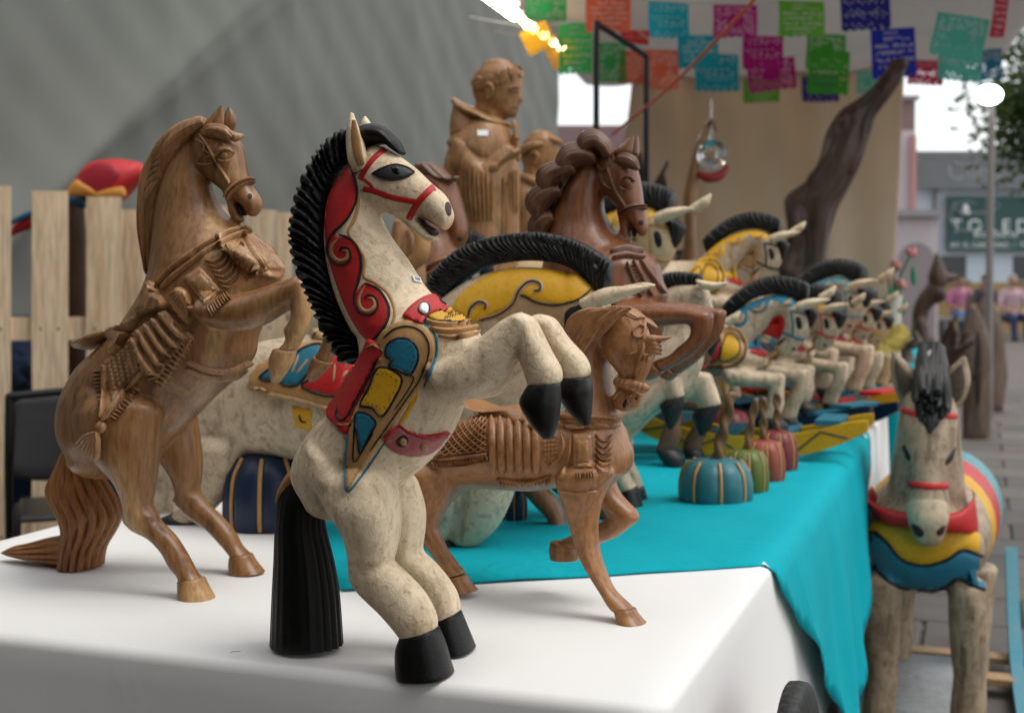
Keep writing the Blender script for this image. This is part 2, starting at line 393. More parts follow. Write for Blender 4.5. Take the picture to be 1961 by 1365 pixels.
for i in range(26):
    for j in range(-2, 9):
        d, s_ = .4+i*SH, .12+j*SW+(SW/2 if i % 2 else 0); p = tb(d, s_); px = CX+F*p[0]/p[1]; py = HY+F*CAMZ/p[1]
        if px < 1560 or px > 2150 or py > 1700: continue
        o = bpy.data.objects.new('paving_slab', sm[rnd.randrange(4)]); col.objects.link(o); o.parent = pave
        o.location = (p[0], p[1], .004+rnd.uniform(-.002, .003)); o.rotation_euler = (rnd.uniform(-.006, .006), rnd.uniform(-.006, .006), -sa)

# ---- stall tables
def rrect(d0, d1, s0, s1, r, n=7, grow=0, seg=.04):
    """rounded rectangle outline in stall coordinates, finely divided; returns points and outward normals"""
    P, N = [], []
    cs = [(d0+r, s1-r, 0), (d0+r, s0+r, 1), (d1-r, s0+r, 2), (d1-r, s1-r, 3)]
    for i, (d, s_, k) in enumerate(cs):
        a0 = {0: 0, 1: 90, 2: 180, 3: 270}[k]                       # angle 0 = +s, 90 = -d
        for j in range(n):
            a = R(a0+90*j/(n-1)); nd, ns = -math.sin(a), math.cos(a); P.append((d+nd*r, s_+ns*r)); N.append((nd, ns))
        e = cs[(i+1) % 4]; a = R(a0+90); nd, ns = -math.sin(a), math.cos(a); A = np.array((d+nd*r, s_+ns*r)); B = np.array((e[0]+nd*r, e[1]+ns*r))
        m_ = max(2, int(np.linalg.norm(B-A)/seg))
        for j in range(1, m_): P.append(tuple(A+(B-A)*j/m_)); N.append((nd, ns))
    return np.array(P), np.array(N)
def table_cloth(name, d0, d1, s0, s1, drop, mat, z=TZ, fold=.02, seed=1, parent=None):
    rg = random.Random(seed); P, N = rrect(d0, d1, s0, s1, .022); n_ = len(P); per = np.cumsum(np.r_[0, np.linalg.norm(np.diff(P, axis=0), axis=1)])
    V, Fc = [], []; ph = [rg.uniform(0, 6.28) for _ in range(6)]
    er = .014
    prof = [(-.30, 0), (-.10, 0), (-.03, 0), (0, 0)]+[(er*math.sin(R(a)), -er*(1-math.cos(R(a)))) for a in (22, 45, 68, 90)]
    k = 14
    for i in range(1, k+1): prof.append((er, -er-(drop-er)*i/k))
    for j, (o, dz) in enumerate(prof):
        t = max(0, -dz-er)/drop
        wv = fold*t*(np.sin(per*7+ph[0])*.55+np.sin(per*13+ph[1]+t)*.35+np.sin(per*3.1+ph[2])*.5) + .004*t
        hem = .012*t*np.sin(per*5+ph[3])
        for i in range(n_):
            oo = o+wv[i]
            if j < 3: c = np.array(((d0+d1)/2, (s0+s1)/2)); k_ = (0, .6, .93)[j]; pp = c+(P[i]-c)*k_
            else: pp = P[i]+N[i]*oo
            w = tb(*pp); zz = z+dz+hem[i]+.0016*math.sin(w[0]*9+ph[4])*math.sin(w[1]*7+ph[5])*(1 if j < 4 else 0)
            V.append((w[0], w[1], zz))
    M = len(prof)
    for j in range(M-1):
        for i in range(n_):
            a = (i+1) % n_; Fc.append((j*n_+i, j*n_+a, (j+1)*n_+a, (j+1)*n_+i))
    V.append((*tb((d0+d1)/2, (s0+s1)/2), z)); c = len(V)-1
    return mesh_obj(name, V, Fc, mat, parent, 60)
def stall_table(label, d0, d1, s0, s1):
    t = empty('stall_table', (*tb((d0+d1)/2, (s0+s1)/2), 0)); mt = plain('table_board', (.25, .16, .09), .6); ml = plain('table_steel', (.06, .06, .065), .4, .7)
    tag(t, label, 'table'); rz = -sa; tm = Matrix.Rotation(rz, 3, 'Z')
    L, W = (d1-d0)/2-.012, (s1-s0)/2-.012; t.rotation_euler = (0, 0, rz)
    MB().box((0, 0, .727), (W, L, .014)).build('tabletop', mt, t, 0)
    for a in (-1, 1):
        for c in (-1, 1): MB().box((a*(W-.06), c*(L-.1), .356), (.016, .016, .356)).build('leg', ml, t, 0)
    return t
stall_table('folding table under the white cloth and turquoise runner', 0, 3.22, -1.19, 0)
tag(table_cloth('table_cloth', 0, 3.22, -1.19, 0, .42, m_white, fold=.014, seed=3), 'white cloth covering the long table under the rearing horses', 'tablecloth')
stall_table('folding table under the turquoise cloth beside the yellow sculpture', 3.75, 7.6, -1.19, .02)
tag(table_cloth('table_cloth', 3.75, 7.6, -1.19, .02, .5, m_teal, fold=.03, seed=5), 'turquoise cloth covering the far table with flowers and driftwood', 'tablecloth')

# ---- turquoise runner laid skew over the white cloth, one corner hanging down the side
def wtab(px, py): Y = F*(CAMZ-TZ)/(py-HY); return np.array(((px-CX)/F*Y, Y))
def to_ds(p): r = np.array(p)-CORN; return float(r@DV), float(-(r@LV))
def runner():
    p0 = to_ds(wtab(655, 1133)); pl = to_ds(wtab(540, 1020)); pe = to_ds(wtab(1452, 1080))
    poly = [p0, (pe[0]-.03, -.01), (pe[0]+.03, .06), (1.12, .30), (1.36, .50), (1.55, .58), (1.70, .47), (2.0, .25), (2.32, .07), (2.50, 0), (2.98, -.015), (3.02, -1.0), (1.4, -1.0), pl]
    L = []
    for i, p in enumerate(poly):
        a = np.array(p); c = np.array(poly[(i+1) % len(poly)]); m_ = max(1, int(np.linalg.norm(c-a)/.02))
        for j in range(m_): L.append(a+(c-a)*j/m_)
    L = np.array(L); pts = [Vector(x) for x in L]
    for d in np.arange(.2, 3.1, .028):
        for s_ in np.arange(-1.1, .7, .028):
            if np.min(np.hypot(L[:, 0]-d, L[:, 1]-s_)) > .014: pts.append(Vector((d, s_)))
    r = delaunay_2d_cdt(pts, [], [list(range(len(L)))], 1, 1e-5); V = []
    er = .018
    for v in r[0]:
        d, s_ = v.x, v.y
        if s_ <= 0: o, z = s_, 0
        elif s_ < er*1.57: o, z = er*math.sin(s_/er), -er*(1-math.cos(s_/er))
        else: o, z = er, -er-(s_-er*1.57)
        t = max(0, s_-.02); dr = min(1, t/.5)
        o += .08*min(t, .5)+min(1, t*12)*.009+dr*(.014*math.sin(d*13+s_*4+.6)+.009*math.sin(d*27-s_*6+2)+.005*math.sin(d*41+1))
        ed = np.min(np.hypot(L[:, 0]-d, L[:, 1]-s_)) if s_ < 0 else 1
        zz = TZ+.0035+z+(.0022*math.sin(d*21+s_*8)*math.sin(s_*17+1)+.002*math.sin(d*6-s_*11) if s_ < -.05 else 0)
        if ed < .02: zz -= .001
        w = tb(d, o); V.append((w[0], w[1], max(zz, TZ+.0015) if s_ <= 0 else zz))
    o = mesh_obj('table_runner', V, r[2], m_teal, None, 80, True); md = o.modifiers.new('t', 'SOLIDIFY'); md.thickness = .0014; md.offset = 1
    tag(o, 'turquoise runner laid skew across the white table, its corner hanging down', 'runner')
runner()

# ---- tent: grey side wall, beige back cloth, canopy
def sheet(name, fn, nu, nv, mat, label, cat, thick=.003):
    V = [fn(i/nu, j/nv) for j in range(nv+1) for i in range(nu+1)]; Fc = [(j*(nu+1)+i, j*(nu+1)+i+1, (j+1)*(nu+1)+i+1, (j+1)*(nu+1)+i) for j in range(nv) for i in range(nu)]
    o = mesh_obj(name, V, Fc, mat, None, 80); md = o.modifiers.new('t', 'SOLIDIFY'); md.thickness = thick
    return tag(o, label, cat)
WA, WB = np.array((-3.6, 2.4)), np.array((.42, 12.6))
def fwall(u, v):
    p = WA+(WB-WA)*u; z = .02+4.9*v; L = 9.9*u
    rid = lambda x, p_: (1-abs(math.sin(x)))**p_
    g = L*1.05-z*1.15; near = max(0, 1-u*1.25)
    a = near*(.22*rid(g*1.05+.4+.55*math.sin(g*.6)+.3*math.sin(z*1.1), 2.6)*(.6+.4*math.sin(g*.9+1))+.08*rid(g*2.2+1.7+.7*math.sin(L*.8)+.3*math.sin(z), 3)*(.5+.5*math.sin(g*.45+2)))*(1-.25*v)
    a += .035*rid(L*2.1+.25*z+.5*math.sin(L*1.3), 2)*(.2+u)+.012*rid(L*5.3-.2*z+1+.6*math.sin(L*.9), 2)*(.2+u)+.008*math.sin(L*14+z*5)*math.sin(z*9)
    nrm = np.array((.93, -.37)); p = p+nrm*a; return (p[0], p[1], z)
sheet('tent_wall', fwall, 420, 150, m_tent, 'grey draped tent wall behind the picket fence', 'tent wall')
BA, BB = np.array((.60, 8.75)), np.array((2.42, 8.05))
def fback(u, v):
    p = BA+(BB-BA)*u; z = .3+2.25*v; L = u*1.95
    a = .03*math.sin(L*9+1)+.02*math.sin(L*17+z*1.2)+.012*math.sin(z*7+L*3); p = p+np.array((-.36, -.93))*a
    sx = .10*(1-v)*max(0, u-.75)*4; p = p-np.array((.93, -.36))*sx
    if u < .2: p = p+np.array((.93, -.36))*(.2-u)*1.1*v
    return (p[0], p[1], z+.05*math.sin(u*math.pi))
sheet('backdrop_cloth', fback, 90, 60, m_beige, 'beige cloth backdrop hanging behind the dark wood sculptures', 'backdrop')
def fceil(u, v):
    A = np.array((-.55, 4.3))*(1-v)+np.array((.50, 8.80))*v; B = np.array((2.05, 4.1))*(1-v)+np.array((2.95, 7.9))*v
    p = A+(B-A)*u; z = 2.60-.10*v-.09*math.sin(u*math.pi)*math.sin(v*math.pi)+.02*math.sin(u*23+v*3)
    return (p[0], p[1], z)
sheet('tent_canopy', fceil, 60, 60, m_ceil, 'greyish canopy sheet above the paper flags', 'canopy')

def fblock_wall(u, v):  # unseen wall added around the camera to cut frontal sky light
    P = [(-3.55, 2.5), (-4.1, .6), (-4.3, -1.6), (-1.5, -2.3), (1.4, -2.9)]; t = u*4; i = min(3, int(t)); f = t-i; p = np.array(P[i])*(1-f)+np.array(P[i+1])*f
    z = .02+4.2*v; a = .05*math.sin(u*60+z)+.03*math.sin(u*97-z*1.4); return (p[0]+a, p[1]+a, z)
sheet('tent_wall', fblock_wall, 120, 40, m_tent, 'unseen grey tent wall added behind the camera to block sky light', 'tent wall')
def fblock_canopy(u, v):  # unseen roof sheet added overhead so less sky lights the fronts
    p = np.array((-4.1, -2.4))*(1-u)*(1-v)+np.array((1.5, -3.0))*u*(1-v)+np.array((-3.7, .9))*(1-u)*v+np.array((1.9, .1))*u*v
    return (p[0], p[1], 2.75+.06*math.sin(u*9)*math.sin(v*5)-.12*math.sin(u*math.pi)*math.sin(v*math.pi))
sheet('tent_canopy', fblock_canopy, 40, 30, m_ceil, 'unseen greyish canopy sheet added above the camera to block sky light', 'canopy')
# ================================================================ materials of the carved animals
m_cream = paint('cream_paint', (.83, .69, .48), dirt=.52, dirtcol=(.24, .125, .045), rough=.46, sc_=20, bumpy=.6, fleck=1.1, streak=.36)
m_grey = paint('grey_cream_paint', (.62, .50, .35), dirt=.65, dirtcol=(.13, .075, .035), rough=.45, sc_=20, bumpy=.25, streak=.5)
m_black = paint('black_paint', (.006, .006, .006), dirt=.2, dirtcol=(.022, .02, .018), rough=.30, spec=.22, sc_=40, bumpy=.28)
m_red = paint('red_paint', (.50, .018, .018), dirt=.35, dirtcol=(.12, .01, .008), rough=.4, sc_=40)
m_yel = paint('yellow_paint', (.66, .36, .012), dirt=.35, dirtcol=(.22, .09, .01), rough=.42, sc_=36)
m_blue = paint('blue_paint', (.015, .16, .24), dirt=.35, dirtcol=(.01, .05, .07), rough=.42, sc_=40)
m_gold = paint('gold_paint', (.46, .26, .10), dirt=.4, dirtcol=(.14, .07, .025), rough=.36, sc_=40)
m_line = paint('outline_paint', (.008, .010, .012), dirt=.2, dirtcol=(.03, .03, .03), rough=.45, sc_=40)
m_mouth = plain('mouth_red', (.035, .006, .005), .5)
m_tag = plain('tag_paper', (.78, .80, .80), .6); m_ink = plain('tag_ink', (.08, .12, .25), .6)
m_eye = plain('eye_black', (.004, .004, .004), .08, 0, 0)
def put_text(txt, size, mat, name, parent, M, depth=.0002):
    cu = bpy.data.curves.new('t', 'FONT'); cu.body = txt; cu.size = size; cu.align_x = 'CENTER'; cu.align_y = 'CENTER'; cu.extrude = depth
    o = bpy.data.objects.new('t', cu); col.objects.link(o); dg = bpy.context.evaluated_depsgraph_get(); dg.update()
    me = bpy.data.meshes.new_from_object(o.evaluated_get(dg)); bpy.data.objects.remove(o); bpy.data.curves.remove(cu)
    me.transform(M); me.materials.clear(); me.materials.append(mat); ob = bpy.data.objects.new(name, me); col.objects.link(ob); ob.parent = parent; return ob
def price_tag(sf, k, x, y, w, h, root, ang=0, text=None):
    px, py = q(k, x, y); hh = sf.hit(px, py)
    if not hh: return
    n = hh[1]; up = Vector((0, 0, 1)); rx = up.cross(n).normalized(); uy = n.cross(rx); Rm = Matrix((rx, uy, n)).transposed() @ Matrix.Rotation(ang, 3, 'Z')
    s_ = hh[2]/F/K[k][2]; o = MB().box(hh[0]+n*.0012, (w*s_/2, h*s_/2, .0008), tilt=Rm).build('price_tag', m_tag, root, 0)
    if text: put_text(text, h*s_*.75, m_ink, 'price', o, Matrix.Translation(hh[0]+n*.0022) @ Rm.to_4x4())
def ridged_mane(bd, k, inner, outer, t, nr, w=0, wav=.35, grv=.42, edge=.05, sub=None, ring=24, seed=1, sq=.38):
    """carved crest: fluted lobes from the neck line to a scalloped rim"""
    rg = random.Random(seed); N = len(inner); M = nr*7
    A = catmull([bd.pt(*q(k, *p), w) for p in inner], 12); B = catmull([bd.pt(*q(k, *p), w) for p in outer], 12)
    ia = np.linspace(0, len(A)-1, M); f = lambda X: np.stack([np.interp(ia, np.arange(len(X)), X[:, j]) for j in range(3)], 1)
    A, B = f(A), f(B); S = np.linspace(0, 1, M)
    jit = np.interp(S, np.linspace(0, 1, nr+1), [rg.uniform(-.45, .45) for _ in range(nr+1)])
    amp = np.interp(S, np.linspace(0, 1, nr+1), [rg.uniform(.7, 1.25) for _ in range(nr+1)])
    th = np.linspace(0, 2*np.pi, ring, endpoint=False); V, Fc = [], []
    for i in range(M):
        c, u = (A[i]+B[i])/2, (B[i]-A[i])/2; T = (t[0]+(t[1]-t[0])*S[i]) if hasattr(t, '__len__') else t
        e = min(1, min(S[i], 1-S[i])*nr*1.0+.25)
        for a in th:
            rr = math.cos(a); ph = math.pi*(nr*S[i]+jit[i]+wav*math.sin(rr*2.2+i*.01))
            g = abs(math.sin(ph))**.7; out = (rr+1)/2
            k_ = 1-grv*(1-g)*amp[i]*(.45+.55*out)
            r_ = rr*(1+(g-.6)*edge) if rr > 0 else rr
            cs = np.sign(rr)*abs(rr)**.7 if rr < 0 else r_
            V.append(c+u*cs*(e if rr > 0 else 1)+np.array((0, 1, 0))*T*np.sign(math.sin(a))*abs(math.sin(a))**sq*k_*e)
    for i in range(M-1):
        for j in range(ring):
            k2 = (j+1) % ring; Fc.append((i*ring+j, i*ring+k2, (i+1)*ring+k2, (i+1)*ring+j))
    Fc.append(tuple(range(ring))); Fc.append(tuple((M-1)*ring+j for j in range(ring)))
    return V, Fc
def fluted(nf, amp=.12, tw=0, sharp=1.0):
    return lambda s, th: 1-amp*(1-np.abs(np.sin(nf/2*th+tw*s)))**sharp

# ================================================================ white painted rearing horse (front)
def white_horse():
    bd = Board((-.080, 1.437), 18); r = bd.root('carved_horse')
    tag(r, 'cream painted rearing horse with red neck scrolls and black fluted mane', 'carved horse')
    Lf = bd.loft; S = []
    S.append(Lf('C1', [(470,325,525,520,.021), (555,232,590,538,.027), (650,268,662,548,.026), (740,332,735,560,.021), (815,403,775,560,.0175), (876,456,826,590,.0175), (905,520,866,612,.0145)], cap=(.4, .55), ring=24))
    S.append(Lf('C1', [(600,470,610,530,.016), (690,510,690,580,.0145), (760,566,737,625,.013), (812,622,790,664,.012), (842,652,832,668,.0105)], cap=(.3, .8)))
    S.append(Lf('C1', [(440,330,560,470,.021), (362,450,590,570,.026), (338,600,632,648,.030), (345,740,708,752,.034), (380,880,785,872,.040), (425,985,870,960,.048), (470,1070,960,1015,.055)], ring=24))
    S.append(Lf('P', [(668,600,872,606,.050), (690,645,916,640,.058), (694,690,915,692,.061), (670,735,898,740,.062), (638,786,880,792,.064), (606,818,858,838,.066), (578,860,815,888,.066), (567,908,765,930,.062), (590,960,745,945,.052)], ring=28, cap=(.5, .5)))
    near, far = -.043, .047
    S.append(Lf('C2', [(290,480,560,465,.036), (318,560,574,560,.040), (372,640,576,650,.036), (396,730,560,740,.031), (399,800,545,785,.028), (405,852,575,800,.027)], near, cap=(.6, .35), ring=22, ex=.8))
    S.append(Lf('C2', [(400,835,555,775,.026), (435,890,618,830,.0255), (512,965,684,905,.025), (566,1022,722,985,.0255), (596,1062,726,1036,.024)], near, cap=(.3, .15), ring=22, ex=.8))
    S.append(Lf('C2', [(440,480,645,462,.036), (470,570,672,560,.038), (520,650,674,640,.034), (560,730,662,725,.030), (590,790,670,745,.027)], far, cap=(.6, .35), ex=.8))
    S.append(Lf('C2', [(585,775,668,738,.026), (640,850,735,800,.025), (695,935,795,880,.0245), (730,985,815,945,.024), (735,995,813,972,.023)], far, cap=(.3, .15), ex=.8))
    nf, ff = -.036, .040
    S.append(Lf('D5', [(200,330,260,500,.034), (330,262,350,520,.034), (430,200,480,455,.030), (520,128,575,345,.0265), (590,98,610,270,.025)], nf, cap=(.6, .5), ring=22, ex=.8))
    S.append(Lf('D5', [(560,120,668,140,.024), (590,240,712,225,.0235), (605,330,752,300,.023), (628,410,792,370,.0225), (640,448,796,430,.0215)], nf, cap=(.55, .15), ring=22, ex=.8))
    S.append(Lf('D5', [(260,360,300,510,.033), (440,260,470,505,.030), (590,160,640,380,.026), (680,105,700,260,.0245)], ff, cap=(.6, .5), ex=.8))
    S.append(Lf('D5', [(655,130,770,140,.0235), (700,235,830,225,.0225), (765,330,905,305,.022), (800,400,934,365,.0215), (806,414,930,405,.021)], ff, cap=(.55, .15), ex=.8))
    # shoulder muscle, haunch, breast folds, brow and lip
    S.append(Lf('C2', [(235,330,470,430,.045), (240,420,520,470,.050), (300,520,540,500,.045)], -.026, cap=(.7, .7)))
    S.append(Lf('C1', [(880,1150,940,1330,.03), (960,1090,1010,1290,.03)], -.03, cap=(.8, .8)))
    body = fuse('body', S, m_cream, r, .0028, 3)
    sf = Surf(bd, body)
    # hooves
    for k, secs, w in (('C2', [(596,1056,732,1034,.0235), (580,1105,758,1100,.0275), (578,1160,775,1160,.029), (584,1214,790,1212,.0305)], near),
                       ('C2', [(736,996,818,970,.0225), (735,1030,840,1030,.026), (745,1080,858,1075,.0275), (760,1124,873,1116,.029)], far),
                       ('D5', [(640,446,785,440,.0215), (604,512,786,500,.0255), (612,560,784,555,.0255), (662,640,772,640,.021), (712,705,752,702,.011)], nf),
                       ('D5', [(805,412,934,412,.021), (778,466,942,458,.0245), (790,505,941,505,.024), (842,580,938,580,.019), (893,640,932,640,.010)], ff)):
        o = mesh_obj('hoof', *Lf(k, secs, w, cap=(.12, .18), ring=20, ex=.8), m_black, r, 50)
    # ears, forelock
    for secs, w in (([(450,88,464,92,.003), (437,150,486,156,.0075), (433,225,512,232,.0105), (442,300,526,300,.0105), (462,350,530,330,.008)], -.020), ([(511,104,522,106,.003), (498,135,542,140,.007), (490,200,552,215,.010), (500,260,560,270,.009)], .020)):
        e = mesh_obj('ear', *Lf('C1', secs, w, cap=(.6, .3)), m_cream, r, 60)
        if w < 0: mesh_obj('inner_ear', *Lf('C1', [(456,120,474,122,.001), (452,190,492,195,.0022), (460,270,505,270,.0025), (478,320,515,312,.001)], w-.0095, cap=(.5, .5)), m_gold, e, 60)
    fl = MB().add(Lf('C1', [(486,150,505,255,.018), (545,133,560,235,.0225), (610,150,606,228,.021), (660,205,640,252,.017), (690,258,676,276,.010)], cap=(.6, .5), ring=26, mod=fluted(14, .16)))
    mesh_obj('forelock', fl.v, fl.f, m_black, r, 50)
    # mane
    inn = [(470,245), (430,310), (385,365), (350,440), (334,530), (334,640), (350,750), (380,860), (415,950), (452,1030), (500,1095), (520,1140), (505,1195)]
    out = [(470,150), (395,180), (322,250), (262,350), (222,450), (198,560), (194,660), (215,765), (255,870), (298,965), (335,1060), (385,1150), (440,1232)]
    o = mesh_obj('mane', *ridged_mane(bd, 'C1', [(x+14, y) for x, y in inn], out, (.020, .028), 30, 0, grv=.66, edge=.10, seed=4, wav=.45), m_black, r, 60)
    # tail
    tl = MB().add(Lf('C2', [(165,425,225,470,.018), (122,500,280,560,.026), (106,620,286,640,.029), (101,760,314,752,.032), (95,900,338,890,.036), (89,1070,352,1085,.039), (88,1085,353,1104,.038)], .010, cap=(.5, .06), ring=64, mod=fluted(22, .11, 0, 2.2)))
    t = mesh_obj('tail', tl.v, tl.f, m_black, r, 60)
    mesh_obj('tail_root', *Lf('C2', [(120,470,108,540,.008), (150,420,160,480,.012), (200,390,215,440,.014)], .0, cap=(.5, .5)), m_gold, r, 60)
    # face
    eye = mesh_obj('eye', *sf.patch('C1', [(546,358), (590,333), (650,318), (705,332), (735,355), (690,378), (625,388), (575,376)], .0012, 3), m_line, r, 70)
    for (x, y, rr) in ((648, 351, 26),):
        bb = sf.bead('C1', x, y, rr, .35); mesh_obj('eyeball', *bb, m_eye, eye, 70)
    b = MB().add(sf.stroke('C1', [(545,361), (590,336), (650,320), (705,334), (738,356)], 9, .0022, True)).add(sf.stroke('C1', [(548,362), (580,380), (630,391), (690,381), (736,357)], 8, .0022, True)); b.build('eyelid', m_line, eye, 70)
    mesh_obj('nostril', *sf.patch('C1', [(878,492), (893,488), (904,515), (902,545), (888,548), (876,520)], .0006, 3), m_mouth, r, 70)
    mesh_obj('mouth', *Lf('C1', [(768,556,770,566,.011), (806,590,800,606,.0115), (832,606,824,634,.011), (840,616,830,640,.009)], cap=(.3, .3)), m_mouth, r, 60)
    b = MB().add(sf.stroke('C1', [(612,243), (560,285), (520,335), (492,385)], 32, .0009, taper=0)).add(sf.stroke('C1', [(508,428), (560,440), (630,465), (700,480), (748,488)], 34, .0009, taper=0)).add(sf.stroke('C1', [(832,412), (800,440), (760,482), (735,520), (712,566)], 38, .0010, taper=0)).add(sf.stroke('C1', [(560,436), (530,400), (500,380)], 18, .0008, taper=0))
    b.build('bridle', m_red, r, 70)
    # neck painting
    mesh_obj('neck_panel', *sf.patch('C1', [(437,312), (466,370), (480,440), (464,512), (428,572), (385,622), (395,645), (440,648), (480,690), (498,755), (490,830), (482,880), (520,848), (575,880), (610,930), (625,985), (604,1050), (565,1098), (528,1112), (480,1060), (430,970), (390,870), (356,760), (337,650), (334,520), (352,430), (396,352)], .0011, 4), m_red, r, 70)
    b = MB()
    b.add(sf.stroke('C1', [(434,302), (466,370), (481,440), (465,512), (428,574), (378,622), (352,668), (352,722), (384,765), (430,768), (454,735), (444,698), (415,690), (402,712)], 11, .0024, taper=.05))
    b.add(sf.stroke('C1', [(396,632), (445,650), (482,690), (499,755), (491,830), (472,895), (474,950), (500,990), (545,995), (574,962), (566,922), (535,905), (512,922)], 11, .0024, taper=.05))
    b.add(sf.stroke('C1', [(512,852), (572,876), (612,930), (626,985), (602,1052), (552,1110)], 11, .0024, taper=.05))
    b.build('scroll_outline', m_line, r, 70)
    b = MB()
    b.add(sf.stroke('C1', [(402,650, 10), (372,682, 20), (370,726, 25), (402,752, 25), (436,740, 24), (438,708, 20), (416,704, 10)], 24, .0020, taper=.1))
    b.add(sf.stroke('C1', [(520,862, 8), (492,915, 18), (495,960, 26), (528,981, 27), (560,958, 24), (552,925, 20), (528,920, 10)], 24, .0020, taper=.1))
    b.add(sf.stroke('C1', [(462,400, 6), (486,470, 18), (470,560, 26), (440,620, 16), (470,670, 18), (512,740, 20), (510,820, 22), (560,850, 20), (620,900, 22), (650,980, 22), (630,1050, 16), (590,1100, 6)], 18, .0007, taper=.1))
    b.build('gold_scroll', m_gold, r, 70)
    # saddle cloth
    k = 'D6'
    red = mesh_obj('saddle', *sf.patch(k, [(1172,240), (1245,300), (1205,400), (1125,560), (1085,655), (1052,738), (1005,712), (957,655), (955,600), (1000,530), (1058,450), (1108,370), (1150,285)], .0062, 5, bev=.55, sub=3), m_red, r, 60); sf.add(red)
    base = mesh_obj('saddle_cloth', *sf.patch(k, [(1215,262), (1245,200), (1305,165), (1385,152), (1455,178), (1498,240), (1505,310), (1482,392), (1440,482), (1350,605), (1262,725), (1182,842), (1105,950), (1056,1030), (1046,960), (1048,850), (1066,720), (1090,640), (1135,560), (1210,400), (1240,320)], .0052, 5, bev=.6, sub=3), m_gold, r, 60); sf.add(base)
    p1 = [(1262,270), (1315,240), (1372,245), (1410,280), (1422,340), (1402,400), (1372,432), (1315,402), (1268,385), (1285,352), (1252,332)]
    p2 = [(1205,400), (1268,398), (1336,450), (1305,540), (1234,646), (1182,602), (1118,588), (1162,500)]
    p3 = [(1092,640), (1150,632), (1200,680), (1172,740), (1120,838), (1108,780)]
    for p, mt in ((p1, m_blue), (p2, m_yel), (p3, m_blue)):
        pn = mesh_obj('saddle_panel', *sf.patch(k, p, .0016, 4), mt, base, 70); ps = Surf(bd, base, pn)
        MB().add(ps.stroke(k, p, 15, .0013, closed=True)).build('panel_outline', m_line, pn, 70)
        dd = MB(); P = np.array(p); c = P.mean(0)
        for t in np.linspace(0, len(p), 17, endpoint=False):
            a = P[int(t)]; e = P[(int(t)+1) % len(p)]; z = a+(e-a)*(t % 1); z = z+(c-z)*.22; bb = ps.bead(k, z[0], z[1], 3.6, .6); dd.add(bb)
        dd.build('paint_dots', m_line, pn, 70)
    b = MB()
    b.add(sf.stroke(k, [(1240,240), (1300,190), (1375,178), (1440,205), (1475,262), (1478,320), (1455,395), (1415,480), (1330,602), (1250,715), (1170,830)], 9, .0015, taper=.05))
    b.add(sf.stroke(k, [(1205,345), (1160,440), (1095,560), (1055,640), (1018,668), (996,640), (1004,600)], 15, .0015, taper=.05))
    b.add(sf.stroke(k, [(1090,690), (1085,780), (1082,870), (1098,880), (1130,830), (1190,730)], 8, .0015, taper=.05))
    b.add(sf.stroke(k, [(1370,432), (1400,450), (1350,540), (1300,610)], 8, .0013, taper=.1))
    b.build('saddle_outline', m_line, base, 70)
    b = MB()
    b.add(sf.stroke(k, [(1440,158), (1500,205), (1520,270), (1512,350), (1480,430), (1450,500)], 17, .0016)); b.build('blue_edging', m_blue, base, 70); b = MB().add(sf.stroke(k, [(1260,765), (1190,870), (1110,980), (1052,1040), (1040,960), (1040,860), (1058,740)], 13, .0016)); b.build('blue_edging', m_blue, base, 70)
    b = MB().add(sf.stroke(k, [(1236,318), (1190,420), (1120,570), (1078,662), (1040,692), (992,684)], 17, .0018)).add(sf.stroke(k, [(1150,290), (1185,275), (1240,305)], 14, .0018)); b.build('gold_edging', m_gold, red, 70)
    MB().add(sf.stroke(k, [(1420,520), (1390,580), (1350,650), (1320,690)], 34, .0008)).build('yellow_wash', m_yel, r, 70)
    # collar and breast cloth
    k = 'D5'
    b = MB().add(sf.patch(k, [(28,118), (72,62), (150,14), (232,22), (296,62), (220,88), (150,112), (122,152), (70,135)], .0042, 4, bev=.5, sub=3)); co = b.build('collar', m_red, r, 60); sf.add(co)
    c2 = mesh_obj('collar_stud', *sf.dot(k, 130, 78, 24, .0035, 27), m_tag, co, 60); MB().add(sf.stroke(k, [(130,48), (160,76), (132,108), (102,80)], 8, .0016, closed=True)).add(sf.stroke(k, [(222,18), (245,36), (228,52), (210,36)], 6, .0014, closed=True)).add(sf.stroke(k, [(122,150), (150,115), (220,90), (296,66)], 9, .0018)).build('stud_outline', m_line, co, 70)
    yp = mesh_obj('breast_cloth', *sf.patch(k, [(150,118), (225,90), (296,68), (345,110), (372,155), (300,160), (215,150)], .0036, 4, bev=.6, sub=3), m_yel, r, 60); sf.add(yp)
    b = MB().add(sf.stroke(k, [(130,142), (200,158), (280,160), (345,150), (385,130)], 24, .006, True)).add(sf.stroke(k, [(160,180), (230,190), (320,186), (405,165)], 24, .006, True)).add(sf.stroke(k, [(200,212), (280,220), (360,208), (410,185)], 18, .005, True)); b.build('breast_folds', m_gold, yp, 70)
    b = MB().add(sf.stroke(k, [(150,140), (210,138), (280,142), (340,138), (358,122)], 8, .003, taper=.1))
    for i in range(9): b.add(sf.stroke(k, [(232+i*12, 130-i*3.5), (238+i*12, 112-i*3)], 5, .0018, sub=2))
    b.build('breast_lines', m_line, yp, 70)
    # girth
    k = 'C2'; g = mesh_obj('girth', *sf.patch(k, [(522,292), (578,236), (618,262), (690,282), (778,268), (728,330), (680,352), (610,352), (560,336)], .0030, 4, sub=3), paint('faded_red_paint', (.38, .07, .08), .5, (.45, .36, .32), .35, 22), r, 60); sf.add(g)
    MB().add(sf.stroke(k, [(580,238), (620,264), (690,283), (776,268)], 9, .004, True)).add(sf.stroke(k, [(524,294), (552,262), (580,238)], 9, .004, True)).build('girth_rim', m_red, g, 70)
